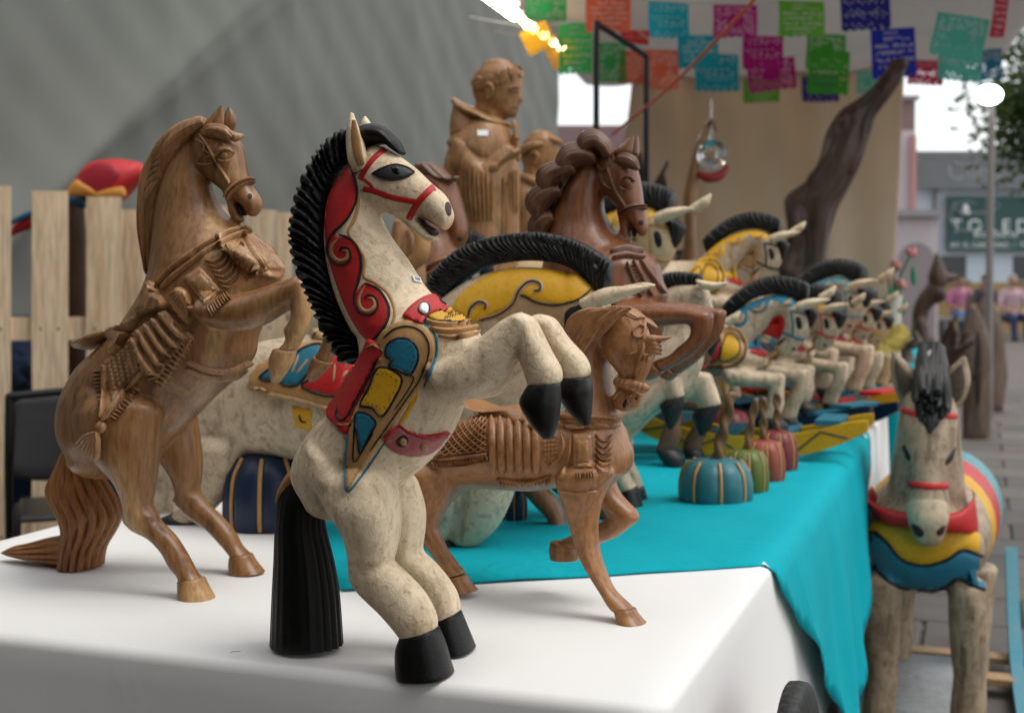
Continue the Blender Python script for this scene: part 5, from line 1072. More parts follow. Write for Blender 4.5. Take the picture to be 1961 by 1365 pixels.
o = put_horse(1268, 425, 3.10, 1.25, 26, dict(bridle=m_gold, neck_panel=m_yel, cheek_panel=P_TAN2, body=P_TAN2), 'tan painted horse with pale ears and gilt bridle raised behind the dark horse', None, RK, 'carved horse'); stand_under(o, 'twisted gilt pole stand under the raised tan horse', m_teal_p)
o = put_horse(905, 505, 3.0, 1.1, 15, dict(bridle=m_gold, neck_panel=m_yel, cheek_panel=m_tan, saddle_cloth=m_yel, body=m_cream), 'cream painted horse with yellow saddle behind the black-maned one', None, RK, 'carved horse'); stand_under(o, 'twisted gilt pole stand under the cream yellow-saddled horse', m_green_p)
# ================================================================ painted donkey standing in the aisle
def donkey():
    bd = Board((1.06, 3.22), 18, z=0); r = bd.root('painted_donkey'); k = 'D1'; L = bd.loft; S = []
    tag(r, 'tall painted donkey with red collar and scalloped blue chest cloth beside the table', 'carved donkey')
    mpx = 3.22/F/1.8837
    def D(secs, **kw):
        C = [bd.pt(*q(k, c[0], c[1]), c[4]) for c in secs]; U = [(c[2]*mpx*(1+c[4]/3.2), 0, 0) for c in secs]; V = [(0, 0, c[3]*mpx*(1+c[4]/3.2)) for c in secs]
        return rings(catmull(C, 4), catmull(U, 4), catmull(V, 4), kw.get('cap', (.4, .4)), 28)
    S.append(D([(318,770,200,150,-.01), (320,745,222,185,.07), (335,690,222,215,.22), (372,640,205,210,.45), (398,610,188,200,.72), (402,610,140,150,.86)]))
    S.append(L(k, [(170,640,475,640,.12,.10), (195,500,465,500,.105,.10), (215,380,455,390,.095,.09), (232,270,445,285,.08,.08), (260,200,420,210,.06,.07)], cap=(.3, .4), ring=24))
    S.append(L(k, [(245,215,430,220,.060,.03), (234,290,442,295,.078,.0), (238,380,438,385,.080,-.02), (252,460,424,460,.074,-.04), (264,530,406,535,.064,-.065), (258,610,410,612,.058,-.09), (258,670,410,672,.054,-.105), (285,735,390,735,.040,-.105)], cap=(.4, .6), ring=26))
    for a, w in (([(95,860,250,900,.070), (98,1000,242,1000,.058), (95,1130,236,1130,.050), (108,1225,230,1225,.046), (100,1300,222,1300,.046), (92,1400,215,1400,.046), (90,1450,215,1450,.046)], .0), ([(404,930,548,900,.058), (406,1000,558,1000,.058), (412,1130,556,1130,.050), (424,1225,546,1225,.046), (416,1300,546,1300,.046), (408,1400,545,1400,.046), (405,1450,545,1450,.046)], .0),
                 ([(180,850,310,850,.07), (190,980,282,980,.055), (185,1100,280,1100,.046), (190,1200,270,1200,.042), (188,1260,275,1260,.042)], .62), ([(440,850,590,850,.07), (470,980,570,980,.055), (470,1100,560,1100,.046), (475,1200,555,1200,.042), (470,1260,560,1260,.042)], .62)):
        S.append(L(k, a, w, cap=(.4, .2)))
    body = fuse('body', S, paint('donkey_paint', (.44, .34, .23), .75, (.085, .05, .025), .45, 14, .3, streak=.75), r, .008, 4); sf = Surf(bd, body)
    for a, w in (([(88,1440,218,1440,.048), (82,1525,225,1525,.058)], 0), ([(402,1440,548,1440,.048), (396,1525,556,1525,.058)], 0), ([(186,1250,278,1250,.046), (178,1345,282,1345,.054)], .62), ([(468,1250,562,1250,.046), (462,1345,566,1345,.054)], .62)):
        mesh_obj('hoof', *L(k, a, w, cap=(.1, .1)), m_black2, r, 60)
    dk = paint('dark_ear_paint', (.10, .075, .055), .5, (.03, .02, .015), .5, 25)
    for a, i in (([(203,62,219,68,.006), (198,120,285,128,.016), (208,185,302,190,.022), (235,245,296,245,.024)], [(214,90,222,92,.003), (215,140,270,150,.006), (228,195,285,198,.006), (248,235,282,235,.004)]), ([(455,82,474,90,.006), (392,142,488,158,.016), (378,190,476,215,.022), (395,248,455,255,.024)], [(450,108,458,110,.003), (402,160,468,172,.006), (395,205,458,218,.006), (408,240,440,245,.004)])):
        e = mesh_obj('ear', *L(k, a, .03, cap=(.6, .4)), MATS['donkey_paint'], r, 60); mesh_obj('inner_ear', *L(k, i, .010, cap=(.5, .5)), dk, e, 60)
    mn = mesh_obj('mane', *L(k, [(315,32,372,32,.03,.10), (288,90,400,90,.05,.06), (284,160,402,165,.05,.02), (292,230,398,235,.040,-.02), (305,300,385,300,.022,-.065), (330,350,352,350,.010,-.088)], ring=36, mod=fluted(16, .14)), m_black2, r, 60)
    s2 = Surf(bd, mn); mesh_obj('grey_streak', *s2.patch(k, [(322,50), (352,50), (355,130), (348,215), (335,228), (325,140)], .002, 5), paint('pale_streak', (.35, .37, .38), .4, (.1, .1, .1), .5, 30), mn, 60)
    MB().add(sf.stroke(k, [(226,268), (262,280), (300,290)], 24, .004, taper=0)).build('brow_band', m_red, r, 70); MB().add(sf.stroke(k, [(385,290), (415,295), (444,294)], 24, .004, taper=0)).build('brow_band', m_red, r, 70)
    MB().add(sf.stroke(k, [(258,538), (300,545), (350,548), (405,546)], 28, .004, taper=0)).build('nose_band', m_red, r, 70)
    for p in ([(240,400), (256,410), (270,440), (266,455), (250,440)], [(432,408), (412,430), (396,460), (402,470), (422,450)]): mesh_obj('eye', *sf.patch(k, p, .003, 3), m_line, r, 70)
    c0 = mesh_obj('collar', *L(k, [(128,548,150,590,.022,.07), (112,590,140,655,.024,.01), (185,628,190,682,.024,-.045), (320,648,320,706,.024,-.065), (440,640,448,714,.024,-.05), (500,585,512,712,.024,.01), (488,555,505,600,.022,.07)], 0, cap=(.4, .4), ring=20, ex=.7, sub=6), m_red, r, 60)
    mesh_obj('muzzle', *sf.patch(k, [(262,610), (300,596), (360,596), (404,610), (408,670), (392,738), (330,764), (285,738), (262,672)], .0018, 6), paint('pale_muzzle_paint', (.56, .45, .31), .5, (.16, .10, .05), .45, 18, streak=.3), r, 70)
    for p in ([(272,690), (290,682), (318,705), (318,728), (295,728)], [(398,690), (380,690), (362,708), (365,726), (385,722)]): mesh_obj('nostril', *sf.patch(k, p, .003, 3), m_mouth, r, 70)
    rg = random.Random(21); fr = MB()
    for i in range(26):
        x0, x1 = rg.uniform(305, 385), 0; x1 = 342+(x0-345)*rg.uniform(.7, 1.7); y1 = rg.uniform(215, 352)-abs(x1-342)*.8
        fr.add(tube(bd.line(k, [(x0, rg.uniform(30, 70), .08), ((x0*1.3+x1*.7)/2+rg.uniform(-10, 10), 150, -.02), (x1, y1*.55+100, -.060), (x1+rg.uniform(-6, 6), y1, -.085)]), [.010, .016, .013, .004], 7, 5))
    fr.build('forelock', m_black2, r, 60)
    yp = mesh_obj('chest_cloth', *sf.patch(k, [(96,690), (110,660), (320,690), (520,680), (532,740), (530,800), (460,775), (400,812), (320,832), (240,812), (180,745), (135,712), (92,740)], .006, 8, smooth=False), m_yel, r, 60)
    bp = mesh_obj('chest_cloth', *sf.patch(k, [(92,745), (135,715), (180,748), (240,815), (320,836), (400,815), (460,780), (532,802), (538,920), (490,905), (442,880), (400,910), (340,925), (260,920), (190,890), (132,838), (100,850)], .006, 8, smooth=False), m_blue, r, 60)
    sf.add(yp); sf.add(bp)
    MB().add(sf.stroke(k, [(92,742), (135,712), (180,746), (240,813), (320,834), (400,814), (460,778), (532,800)], 13, .004, taper=0)).build('scallop_line', m_line, bp, 70); MB().add(sf.stroke(k, [(100,850), (132,836), (190,890), (260,922), (340,926), (400,910), (442,880), (490,905), (538,920)], 12, .004, taper=0)).build('scallop_line', m_line, bp, 70)
    B_ = lambda w: [np.interp(w, (.10, .22, .45, .72), v) for v in ((322, 335, 372, 398), (735, 690, 640, 610), (216, 224, 207, 190), (187, 217, 212, 202))]
    for w0, w1, mt in ((.16, .25, m_yel), (.25, .42, m_red), (.42, .66, P_MINT)):
        secs = [(*[x*(1.02 if i > 1 else 1) for i, x in enumerate(B_(w))], w) for w in np.linspace(w0, w1, 4)]; mesh_obj('saddle_cloth', *D(secs, cap=(.02, .02)), mt, r, 40)
    # blue rockers with upturned ends
    fwd = np.array((-math.sin(R(0)), 1, 0))
    mb = paint('rocker_blue_paint', (.06, .26, .34), .5, (.25, .3, .3), .5, 12)
    for x in (-.20, .20):
        V = []; n_ = 36
        for i in range(n_+1):
            t = i/n_; y = -.40+1.45*t; u = (t-.48)/.52; zb = .004+.30*abs(u)**3.2; 
            T = np.array((1, .30*3.2*abs(u)**2.2*np.sign(u)/.75)); T /= np.linalg.norm(T); nrm = np.array((-T[1], T[0]))*.055
            for dx in (-.018, .018): V += [(x+dx+.30*y*.04, y, zb), (x+dx+.30*y*.04, y+nrm[0], zb+nrm[1])]
        Fc = []
        for i in range(n_):
            a = i*4; b_ = a+4; Fc += [(a, b_, b_+1, a+1), (a+2, a+3, b_+3, b_+2), (a+1, b_+1, b_+3, a+3), (a, a+2, b_+2, b_)]
        Fc += [(0, 1, 3, 2), (n_*4, n_*4+2, n_*4+3, n_*4+1)]; mesh_obj('rocker', V, Fc, mb, r, 50)
    for y in (-.1, .12, .52, .74): MB().box((.0, y, .055), (.20, .035, .009)).build('slat', m_tan, r, 0)
    MB().box((-.03, .35, .066), (.10, .30, .006)).build('footboard', paint('footboard_paint', (.35, .37, .38), .6, (.1, .1, .1), .5, 12), r, 0)
donkey()
# small horse on the paving whose mane shows at the frame's lower edge
def floor_horse():
    o = copy_tree(proto); s_ = 1.60; a = R(108); Y = 1.52; X = (1520-CX)/F*Y; fl = Board((.600, 3.16), 20).pt(*q('D4', 900, 535), 0)*s_
    o.scale = (s_, .62, s_); o.rotation_euler = (0, 0, -a); o.location = (X-fl[0]*math.cos(a), Y+fl[0]*math.sin(a), .004)
    tag(o, 'painted rocking horse on the paving, its mane beside the hanging runner', 'rocking horse'); repaint(o, dict(neck_panel=m_red, bridle=m_yel))
floor_horse()

# ================================================================ carved friars
def hand(bd, k, wrist, palm, tips, w, rad, thumb):
    """palm with four fingers and a thumb; points drawn on board k"""
    S = [tube([bd.pt(*q(k, *wrist), w), bd.pt(*q(k, *lerp(wrist, palm, .5)), w), bd.pt(*q(k, *palm), w)], [rad*1.7, rad*2.3, rad*2.2], 12, 4, .7)]
    for i, t in enumerate(tips):
        o = w+(i-1.5)*rad*1.25; m_ = lerp(palm, t, .55); S.append(tube([bd.pt(*q(k, *lerp(wrist, palm, .7)), w+(i-1.5)*rad*.9), bd.pt(*q(k, m_[0]+4, m_[1]), o), bd.pt(*q(k, *t), o)], [rad*.95, rad*.9, rad*.6], 8, 4))
    S.append(tube([bd.pt(*q(k, *lerp(wrist, palm, .3)), w-rad*1.5), bd.pt(*q(k, *lerp(palm, thumb, .5)), w-rad*2.6), bd.pt(*q(k, *thumb), w-rad*2.2)], [rad*1.1, rad, rad*.7], 8, 4))
    return S
def friar1():
    bd = Board((-.06, 3.2), 10); r = bd.root('carved_friar'); k = 'C5'; L0 = bd.loft; L = lambda kk, secs, w=0, **kw: L0(kk, [(*c[:4], c[4]*.66) for c in secs], w*.66, **kw)
    tag(r, 'tall ochre wooden friar with hood and raised hands behind the horses', 'statue')
    S = [L(k, [(410,128,560,112,.065), (375,165,606,150,.085), (366,215,608,205,.088), (372,265,600,258,.082), (400,310,590,305,.070), (450,345,585,338,.055), (500,362,580,356,.040)], cap=(.5, .35), ring=28),
         L(k, [(385,280,520,330,.060), (375,340,525,380,.066)], cap=(.3, .3)),
         L(k, [(585,232,600,246,.010), (592,262,612,282,.013), (585,288,606,296,.010)], cap=(.5, .4)),
         L(k, [(560,222,606,214,.050), (570,232,600,230,.045)], cap=(.5, .5)), L(k, [(560,312,592,316,.022), (556,326,590,330,.024)], cap=(.5, .5)), L(k, [(540,345,584,350,.026), (545,358,580,362,.02)], cap=(.5, .5))]
    hd = fuse('head', S, m_w4, r, .0055, 3); sf = Surf(bd, hd)
    ear = MB().add(tube(bd.line(k, [(425,215,-0.0581), (445,205,-0.0620), (462,230,-0.0607), (452,265,-0.0581), (435,275,-0.0568)]), [.004, .006, .006, .005, .004], 8, 5)).add(ball(bd.pt(*q(k, 442, 240), -.056), (.009, .006, .016))); ear.build('ear', m_w4, hd, 60)
    hr = MB(); rg = random.Random(4)
    for i in range(60):
        t = i/59; p = lerp((370,208), (470,196), t/.5) if t < .5 else lerp((470,190), (622,132), (t-.5)/.5)
        for j in range(3):
            x, y = p[0]+rg.uniform(-10, 10), p[1]-22+j*17+rg.uniform(-6, 6); h0 = sf.hit(*q(k, x, y))
            if not h0: continue
            st = sf.stroke(k, [(x, y-10), (x+rg.uniform(3, 9), y), (x+rg.uniform(-3, 7), y+13)], 13, .006, True, step=3); hr.add(st)
    for i in range(9): a = i/8; hr.add(sf.stroke(k, [(560+i*7,128+i*1.5), (575+i*6,120+i*2), (590+i*4,135+i*2)], 13, .008, True, step=3))
    hr.build('hair', m_w4, hd, 60)
    es = MB().add(sf.stroke(k, [(535,226), (560,216), (592,222)], 12, .008, True)).add(sf.stroke(k, [(540,242), (562,236), (588,244)], 9, .005, True)); es.build('brow', m_w4, hd, 70)
    MB().add(sf.stroke(k, [(550,322), (570,318), (592,322)], 6, .002)).build('mouth', plain('crease_shade_paint', (.05, .02, .008), .7), hd, 70)  # raised dark stroke painted as the shade in the mouth crease
    RB = [L(k, [(360,395,520,405,.09), (300,430,545,450,.125), (262,500,572,500,.15), (232,600,590,590,.160), (226,700,592,700,.160), (262,850,590,850,.160), (255,1100,600,1100,.17), (245,1500,610,1500,.18), (235,1985,620,1985,.19)], cap=(.4, .05), ring=48),
          L(k, [(268,480,380,520,.05), (262,590,430,590,.06), (300,650,480,625,.06), (318,730,492,690,.055), (322,820,470,800,.045), (332,875,450,872,.03)], -.125, cap=(.5, .4), ring=30), L(k, [(500,520,580,520,.05), (500,640,592,640,.05), (505,800,585,800,.035)], -.045, cap=(.4, .4))]
    rb = fuse('robe', RB, m_w4, r, .007, 2); sr = Surf(bd, rb)
    fo = MB()
    for i in range(9): x = 226+i*9; fo.add(sr.stroke(k, [(x+20+rg.uniform(-6, 6), rg.uniform(530, 620)), (x+6, 700), (x+14+i*2, 1040)], 13, .005, True, step=5))
    for i in range(8): x = 318+i*20; fo.add(sr.stroke(k, [(x-6+rg.uniform(-8, 8), 640-i*3+rg.uniform(-40, 40)), (x, 750), (x+(4-i)*2+6, 868)], 17, .006, True, step=5))
    for i in range(5): x = 512+i*16; fo.add(sr.stroke(k, [(x, rg.uniform(600, 680)), (x+2, 760), (x-2, 1040)], 12, .005, True, step=5))
    fo.build('robe_folds', m_w4, rb, 70)
    cp = fuse('cape', [L(k, [(400,360,530,395,.085), (322,400,548,430,.122), (266,462,566,500,.150), (246,505,556,560,.160), (330,560,540,585,.15)], -.012, cap=(.3, .3), ring=36)], m_w4, r, .007, 2)
    mesh_obj('hood', *L(k, [(276,270,282,318,.05), (330,298,318,362,.115), (420,340,402,398,.135), (500,380,486,428,.115), (548,390,540,420,.06)], 0, cap=(.6, .6), ring=24), m_w4, cp, 60)
    MB().add(L(k, [(277,268,300,296,.03), (272,325,400,345,.09), (262,400,430,400,.12), (262,460,450,440,.13)], 0, cap=(.6, .4), ring=24)).build('hood_back', m_w4, cp, 60)
    sc3 = Surf(bd, cp); MB().add(sc3.stroke(k, [(250,480), (300,500), (350,545), (390,575)], 12, .005, True)).build('cape_hem', m_w4, cp, 60)
    fuse('hand', hand(bd, k, (470,610), (545,560), [(598,520), (600,535), (594,552), (580,566)], -.102, .0042, (560,520))+[tube(bd.line(k, [(420,620,-0.0990), (480,604,-0.1023)]), [.017, .012])], m_w4, r, .0025, 1)
    fuse('hand', hand(bd, k, (575,520), (572,460), [(560,385), (568,375), (578,390), (586,405)], -.028, .0042, (596,470))+[tube(bd.line(k, [(570,560,-0.0330), (575,520,-0.0264)]), [.016, .011])], m_w4, r, .0025, 1)
    sfc = Surf(bd, cp); price_tag(sfc, k, 415, 443, 52, 30, r)
friar1()
def friar2():
    bd = Board((.07, 3.75), 10); r = bd.root('carved_friar'); k = 'C5'; L0 = bd.loft; L = lambda kk, secs, w=0, **kw: L0(kk, [(*c[:4], c[4]*.62) for c in secs], w*.62, **kw)
    tag(r, 'smaller ochre wooden friar with tonsured head behind the taller friar', 'statue')
    S = [L(k, [(640,462,760,456,.07), (610,490,790,480,.085), (600,540,788,535,.085), (605,590,780,585,.078), (640,625,765,622,.06), (680,645,755,642,.04)], cap=(.5, .4), ring=24), L(k, [(768,540,792,552,.014), (770,570,796,580,.016)], cap=(.5, .5)), L(k, [(615,600,730,620,.066), (600,680,730,690,.07)], cap=(.3, .3)), L(k, [(735,520,786,515,.055), (745,530,780,530,.05)])]
    hd = fuse('head', S, m_w4, r, .006, 3)
    hb = MB().add(tube(bd.line(k, [(596,540,-0.0372), (610,520,-0.0527), (660,500,-0.0589), (700,495,-0.0558)]), [.008, .012, .012, .006], 10, 5)).add(tube(bd.line(k, [(735,470,-0.0372), (770,478,-0.0310), (792,490,0.0000)]), [.007, .010, .009], 10, 5)); hb.build('hair', m_w4, hd, 60)
    MB().add(tube(bd.line(k, [(645,545,-0.0546), (665,535,-0.0583), (680,555,-0.0570), (668,590,-0.0546)]), [.005, .007, .007, .005], 8, 5)).build('ear', m_w4, hd, 60)
    mesh_obj('robe', *L(k, [(590,660,720,690,.10), (570,740,740,760,.15), (560,900,760,900,.17), (560,1300,770,1300,.18), (550,1870,780,1870,.19)], cap=(.4, .05), ring=64, mod=lambda s, th: 1-.05*(1-np.abs(np.sin(11*th)))), m_w4, r, 60)
    MB().add(tube(bd.line(k, [(590,650,-0.0372), (640,665,-0.0682), (700,700,-0.0620), (730,720,-0.0310)]), [.010, .013, .013, .010], 10, 5)).build('hood', m_w4, r, 60)
friar2()

# ================================================================ brown horse head and gilt piece seen behind the white horse's muzzle
def brown_head():
    bd = Board((-.12, 2.62), 20); r = bd.root('carved_horse'); k = 'C5'; L = bd.loft
    tag(r, 'brown wooden horse with strapped neck, seen behind the white horse\'s muzzle', 'carved horse')
    S = [L(k, [(60,1300,300,1300,.09), (80,1180,330,1100,.085), (90,1080,310,1010,.075), (100,960,260,900,.06), (100,820,240,800,.05), (120,700,240,720,.045)], ring=24), L(k, [(100,640,230,620,.045), (150,720,280,690,.05), (200,800,305,770,.045), (250,880,332,860,.034), (265,950,340,930,.03), (280,1000,320,985,.022)], ring=22),
         L('P', [(760,590,900,600,.10), (740,700,900,720,.10), (730,820,880,840,.09)]), L('P', [(760,820,830,830,.04), (770,880,810,880,.03), (775,940,805,940,.022)], -.07), L('P', [(800,820,860,830,.04), (810,880,850,880,.03), (815,940,845,940,.022)], .07)]
    body = fuse('body', S, m_w3, r, .0055, 4); sf = Surf(bd, body)
    for w in (-.07, .07): mesh_obj('hoof', *L('P', [(772 if w < 0 else 812, 938, 808 if w < 0 else 848, 938, .022), (768 if w < 0 else 808, 958, 812 if w < 0 else 852, 958, .028)], w, cap=(.1, .1)), m_w3, r, 60)
    mn = MB().add(L(k, [(95,610,200,600,.03), (120,640,280,670,.03), (200,690,296,650,.02)], -.02, ring=30, mod=fluted(9, .15))); mn.build('forelock', m_w3m, r, 60)
    MB().add(sf.stroke(k, [(100,1120), (200,1060), (310,1030)], 26, .009, True)).add(sf.stroke(k, [(95,1160), (200,1100), (315,1065)], 26, .009, True)).build('neck_strap', m_w3, r, 70)
    o = mesh_obj('nostril', *sf.dot(k, 305, 955, 12, .001), MATS['hollow_shade_paint'], r, 60)
brown_head()
def gilt_piece():
    bd = Board((-.19, 2.36), 20); r = bd.root('gilt_carving'); L = bd.loft
    tag(r, 'upright gilded carving between the white horse and the yellow-necked horse', 'carving')
    mesh_obj('trunk', *L('P', [(755,430,785,425,.02), (750,480,805,478,.034), (762,530,812,525,.036), (770,600,810,600,.04), (765,750,815,750,.05), (755,975,825,975,.07)], ring=20), m_w4, r, 60)
    mesh_obj('curl', *tube(bd.line('P', [(790,430,-.02), (808,450,-.03), (805,490,-.035), (785,505,-.03), (770,495,-.028)]), [.010, .014, .015, .012, .007], 10, 5), m_gold, r, 60)
gilt_piece()

# ================================================================ driftwood and root sculptures
def diver():
    bd = Board((1.23, 5.7), 10); r = bd.root('driftwood_figure'); k = 'C8'; L = bd.loft
    tag(r, 'tall dark driftwood figure stretching upward before the beige backdrop', 'sculpture')
    S = [L(k, [(1500,218,1546,236,.035), (1470,250,1530,285,.05), (1425,310,1490,345,.062), (1370,355,1440,410,.07), (1312,395,1425,450,.085), (1262,470,1402,510,.11), (1235,560,1378,590,.125), (1190,640,1330,680,.135), (1120,690,1300,730,.14), (1115,750,1283,790,.135), (1128,840,1272,850,.125), (1110,940,1262,950,.125), (1080,1050,1270,1060,.14), (1070,1300,1290,1310,.17), (1060,1345,1300,1345,.18)], cap=(.5, .05), ring=40, mod=lambda s, th: 1+.05*np.sin(5*th+9*s)+.035*np.sin(11*th-14*s)),
         L(k, [(1312,395,1345,390,.03), (1300,420,1345,430,.05), (1300,460,1330,465,.04)], -.06), L(k, [(1350,375,1395,395,.04), (1340,400,1380,430,.05)], -.05), tube(bd.line(k, [(1500,235,-.03), (1530,222,-.03), (1548,228,-.01)]), [.03, .025, .012]), tube(bd.line(k, [(1130,700,-.11), (1150,780,-.13), (1140,880,-.12), (1120,960,-.12)]), [.02, .035, .03, .04])]
    body = fuse('trunk', S, m_w5, r, .012, 2)
    sf = Surf(bd, body); b = MB()
    for a in ([(1480,260), (1430,320), (1370,390), (1350,440)], [(1500,280), (1440,350), (1400,420), (1380,520), (1340,620)], [(1290,480), (1260,560), (1200,640), (1180,720)], [(1180,780), (1200,860), (1190,940)]): b.add(sf.stroke(k, a, 12, .012, True))
    b.build('grain_ridges', m_w5, r, 70)
    mesh_obj('hollow_shade', *sf.patch(k, [(1195,860), (1215,850), (1225,900), (1215,950), (1195,930)], .001, 6), MATS['hollow_shade_paint'], r, 60)  # dark patch laid on the trunk as the shade of a hollow
diver()
def roots(name, label, X, Y, seed, n, h, z, spread, rad, mat=m_w5, lean=(0, 0)):
    rg = random.Random(seed); r = empty(name, (X, Y, z)); tag(r, label, 'sculpture'); S = [tube([(0, 0, 0), (rg.uniform(-.05, .05)*h, 0, h*.35), (lean[0]*.4, lean[1]*.4, h*.62)], [rad*2.6, rad*2.1, rad*1.6], 10, 4)]
    for i in range(n):
        a = rg.uniform(0, 6.28); l_ = rg.uniform(.35, 1)*h*.6; b0 = np.array((rg.uniform(-.3, .3)*rad, rg.uniform(-.3, .3)*rad, h*rg.uniform(.3, .6)))
        e = b0+np.array((math.cos(a)*spread*rg.uniform(.4, 1)+lean[0], math.sin(a)*spread*.6, l_*rg.uniform(.3, 1)))
        m_ = (b0+e)/2+np.array((rg.uniform(-.2, .2), rg.uniform(-.1, .1), rg.uniform(-.1, .15)))*spread; S.append(tube([b0, m_, e], [rad*rg.uniform(.9, 1.3), rad*.8, rad*rg.uniform(.25, .5)], 8, 5))
    S.append(lathe([(rad*4, 0), (rad*3.4, h*.05), (rad*2.2, h*.1)], 14)); fuse('roots', S, mat, r, max(.006, rad*.28), 1); return r
roots('root_sculpture', 'dark branching root sculpture beside the black metal frame', (1245-CX)/F*5.6, 5.6, 11, 16, .98, .752, .24, .028)
roots('root_sculpture', 'dark tangle of roots standing on the paving beyond the far table', (1800-CX)/F*9.2, 9.2, 5, 14, 1.0, .004, .34, .038)
roots('root_sculpture', 'squat dark root carving by the flower vase', (1732-CX)/F*6.9, 6.9, 8, 10, .20, .752, .14, .02)
def eagle():
    bd = Board(((1800-CX)/F*9.5, 9.5), 5, z=.0); r = bd.root('bird_carving'); k = 'D2'; L = bd.loft; tag(r, 'dark wooden bird carving with spread wing beside the root tangle', 'sculpture')
    fuse('bird', [L(k, [(300,918,312,922,.02), (285,960,330,960,.05), (265,1015,350,1020,.08), (270,1060,345,1060,.08), (290,1110,322,1110,.05)], ring=16), L(k, [(330,1010,335,1050,.03), (370,1010,370,1045,.03), (400,1018,398,1032,.015)]), tube(bd.line(k, [(300,1090), (262,1120), (235,1170), (230,1230)]), [.09, .07, .06, .06]), L(k, [(200,1215,260,1215,.08), (190,1290,270,1290,.10), (180,1740,290,1740,.16)])], m_w5, r, .012, 1)
eagle()
def tusk():
    bd = Board(((1330-CX)/F*5.0, 5.0), 8); r = bd.root('curved_plank'); L = bd.loft; k = 'C8'; tag(r, 'tall curved plank of honey wood holding a glass ornament', 'sculpture')
    mesh_obj('plank', *L(k, [(835,440,850,455,.02), (800,500,828,510,.035), (775,600,815,600,.045), (755,700,808,700,.05), (760,790,805,790,.05), (750,1000,815,1000,.06), (740,1385,825,1385,.08)], ring=20), wood('honey_wood', (.12, .05, .015), (.26, .12, .035), (.34, .18, .06), sc_=12), r, 60)
    mesh_obj('arm', *tube(bd.line(k, [(838,450,0), (858,430,-.02), (872,460,-.03)]), [.016, .012, .006]), MATS['honey_wood'], r, 60)
    mesh_obj('bowl_rim', *tube(bd.line(k, [(805,615,-.02), (840,630,-.06), (885,622,-.05), (912,590,-.02)]), [.012, .018, .018, .008]), P_DKRED, r, 60)
    g = empty('glass_ornament', bd.o, -bd.yaw); tag(g, 'clear glass bauble hanging from the curved honey plank', 'ornament'); gm, n, l, b = nodes_mat('clear_glass'); b.inputs['Transmission Weight'].default_value = 1; b.inputs['Roughness'].default_value = .03; b.inputs['IOR'].default_value = 1.45; MATS['clear_glass'] = gm
    c = bd.pt(*q(k, 857, 548), -.04); mesh_obj('bauble', *ball(c, .058, 24, 16), gm, g, 70); mesh_obj('stem', *tube([c+np.array((0, 0, .055)), c+np.array((0, 0, .13)), c+np.array((0, 0, .21))], [.012, .006, .004]), gm, g, 70)
tusk()
for i, (px, Y, h, lab) in enumerate([(1300, 4.33, .26, 'slim grey glass bottle near the curved plank'), (1325, 4.40, .24, 'clear glass bottle with a narrow neck near the curved plank'), (1345, 4.30, .20, 'short clear bottle beside the yellow-saddled horse')]):
    z = .752+.17; o = mesh_obj('glass_bottle', *lathe([(.03, 0), (.034, .01), (.034, h*.55), (.014, h*.75), (.012, h*.95), (.015, h)], 20), MATS['clear_glass'], None, 60); p = tb(0, 0); o.location = ((px-CX)/F*Y, Y, CAMZ-(478-HY)/F*Y-0*h-.0); tag(o, lab, 'bottle')
    o.location[2] = .9265
bx = MB().box((0, 0, .085), (.17, .11, .087)).build('display_box', plain('grey_card', (.32, .31, .33), .8), None, 0); bx.location = ((1322-CX)/F*4.36, 4.36, .7525); tag(bx, 'low grey display box carrying the glass bottles', 'box')
# yellow sculpture and flower vase
def yellow_rock():
    bd = Board(((1690-CX)/F*5.5, 5.5), 5); r = bd.root('yellow_sculpture'); L = bd.loft; k = 'C6'; tag(r, 'rough yellow sculpted lump on the turquoise table by the vase', 'sculpture')
    S = [L(k, [(1075,760,1230,770,.12), (1070,690,1240,700,.12), (1090,640,1250,640,.11), (1130,610,1290,600,.09), (1190,570,1300,580,.07), (1225,545,1285,550,.05)], ring=20)]
    m_ = paint('lemon_paint', (.52, .40, .08), .7, (.16, .11, .03), .6, 9, .8); o = fuse('lump', S, m_, r, .012, 1)
    rg = random.Random(3)
    for v in o.data.vertices: v.co += v.normal*rg.uniform(-.012, .014)
    mesh_obj('base', *L(k, [(1075,758,1225,758,.13), (1075,785,1225,785,.13)], cap=(.05, .05), ex=.5), m_w5, r, 60)
yellow_rock()
def vase():
    Y = 5.85; X = (1710-CX)/F*Y; r = empty('flower_vase', (X, Y, .752)); tag(r, 'slim pale vase with pink roses on the turquoise table', 'vase'); h = .36
    mesh_obj('vessel', *lathe([(.034, 0), (.038, .02), (.031, .12), (.036, .26), (.041, h), (.036, h-.004)], 24), plain('pale_ceramic', (.62, .60, .52), .3), r, 60)
    mg = plain('stem_green', (.02, .22, .09), .5); mp = plain('pink_petals', (.60, .24, .22), .6)
    for i, (px, py) in enumerate([(1745,485), (1715,510), (1702,530), (1725,545)]):
        d = np.array(((px-1710)/F*Y, 0, CAMZ-(py-HY)/F*Y-.752)); o = mesh_obj('stem', *tube([(0, 0, .3), d*np.array((.4, 1, .8))+np.array((0, .01*i, 0)), d], .006, 6, 4), mg, r, 60)
        b = MB(); rg = random.Random(i)
        for j in range(9): a = j*2.4; b.add(ball(d+np.array((.012*math.cos(a), .012*math.sin(a), rg.uniform(-.008, .014))), (.014, .014, .018), 8, 6))
        b.build('rose', mp, o, 60); MB().add(ball(d+np.array((.01, 0, -.10)), (.014, .006, .045), 8, 6)).build('leaf', mg, o, 60)
vase()
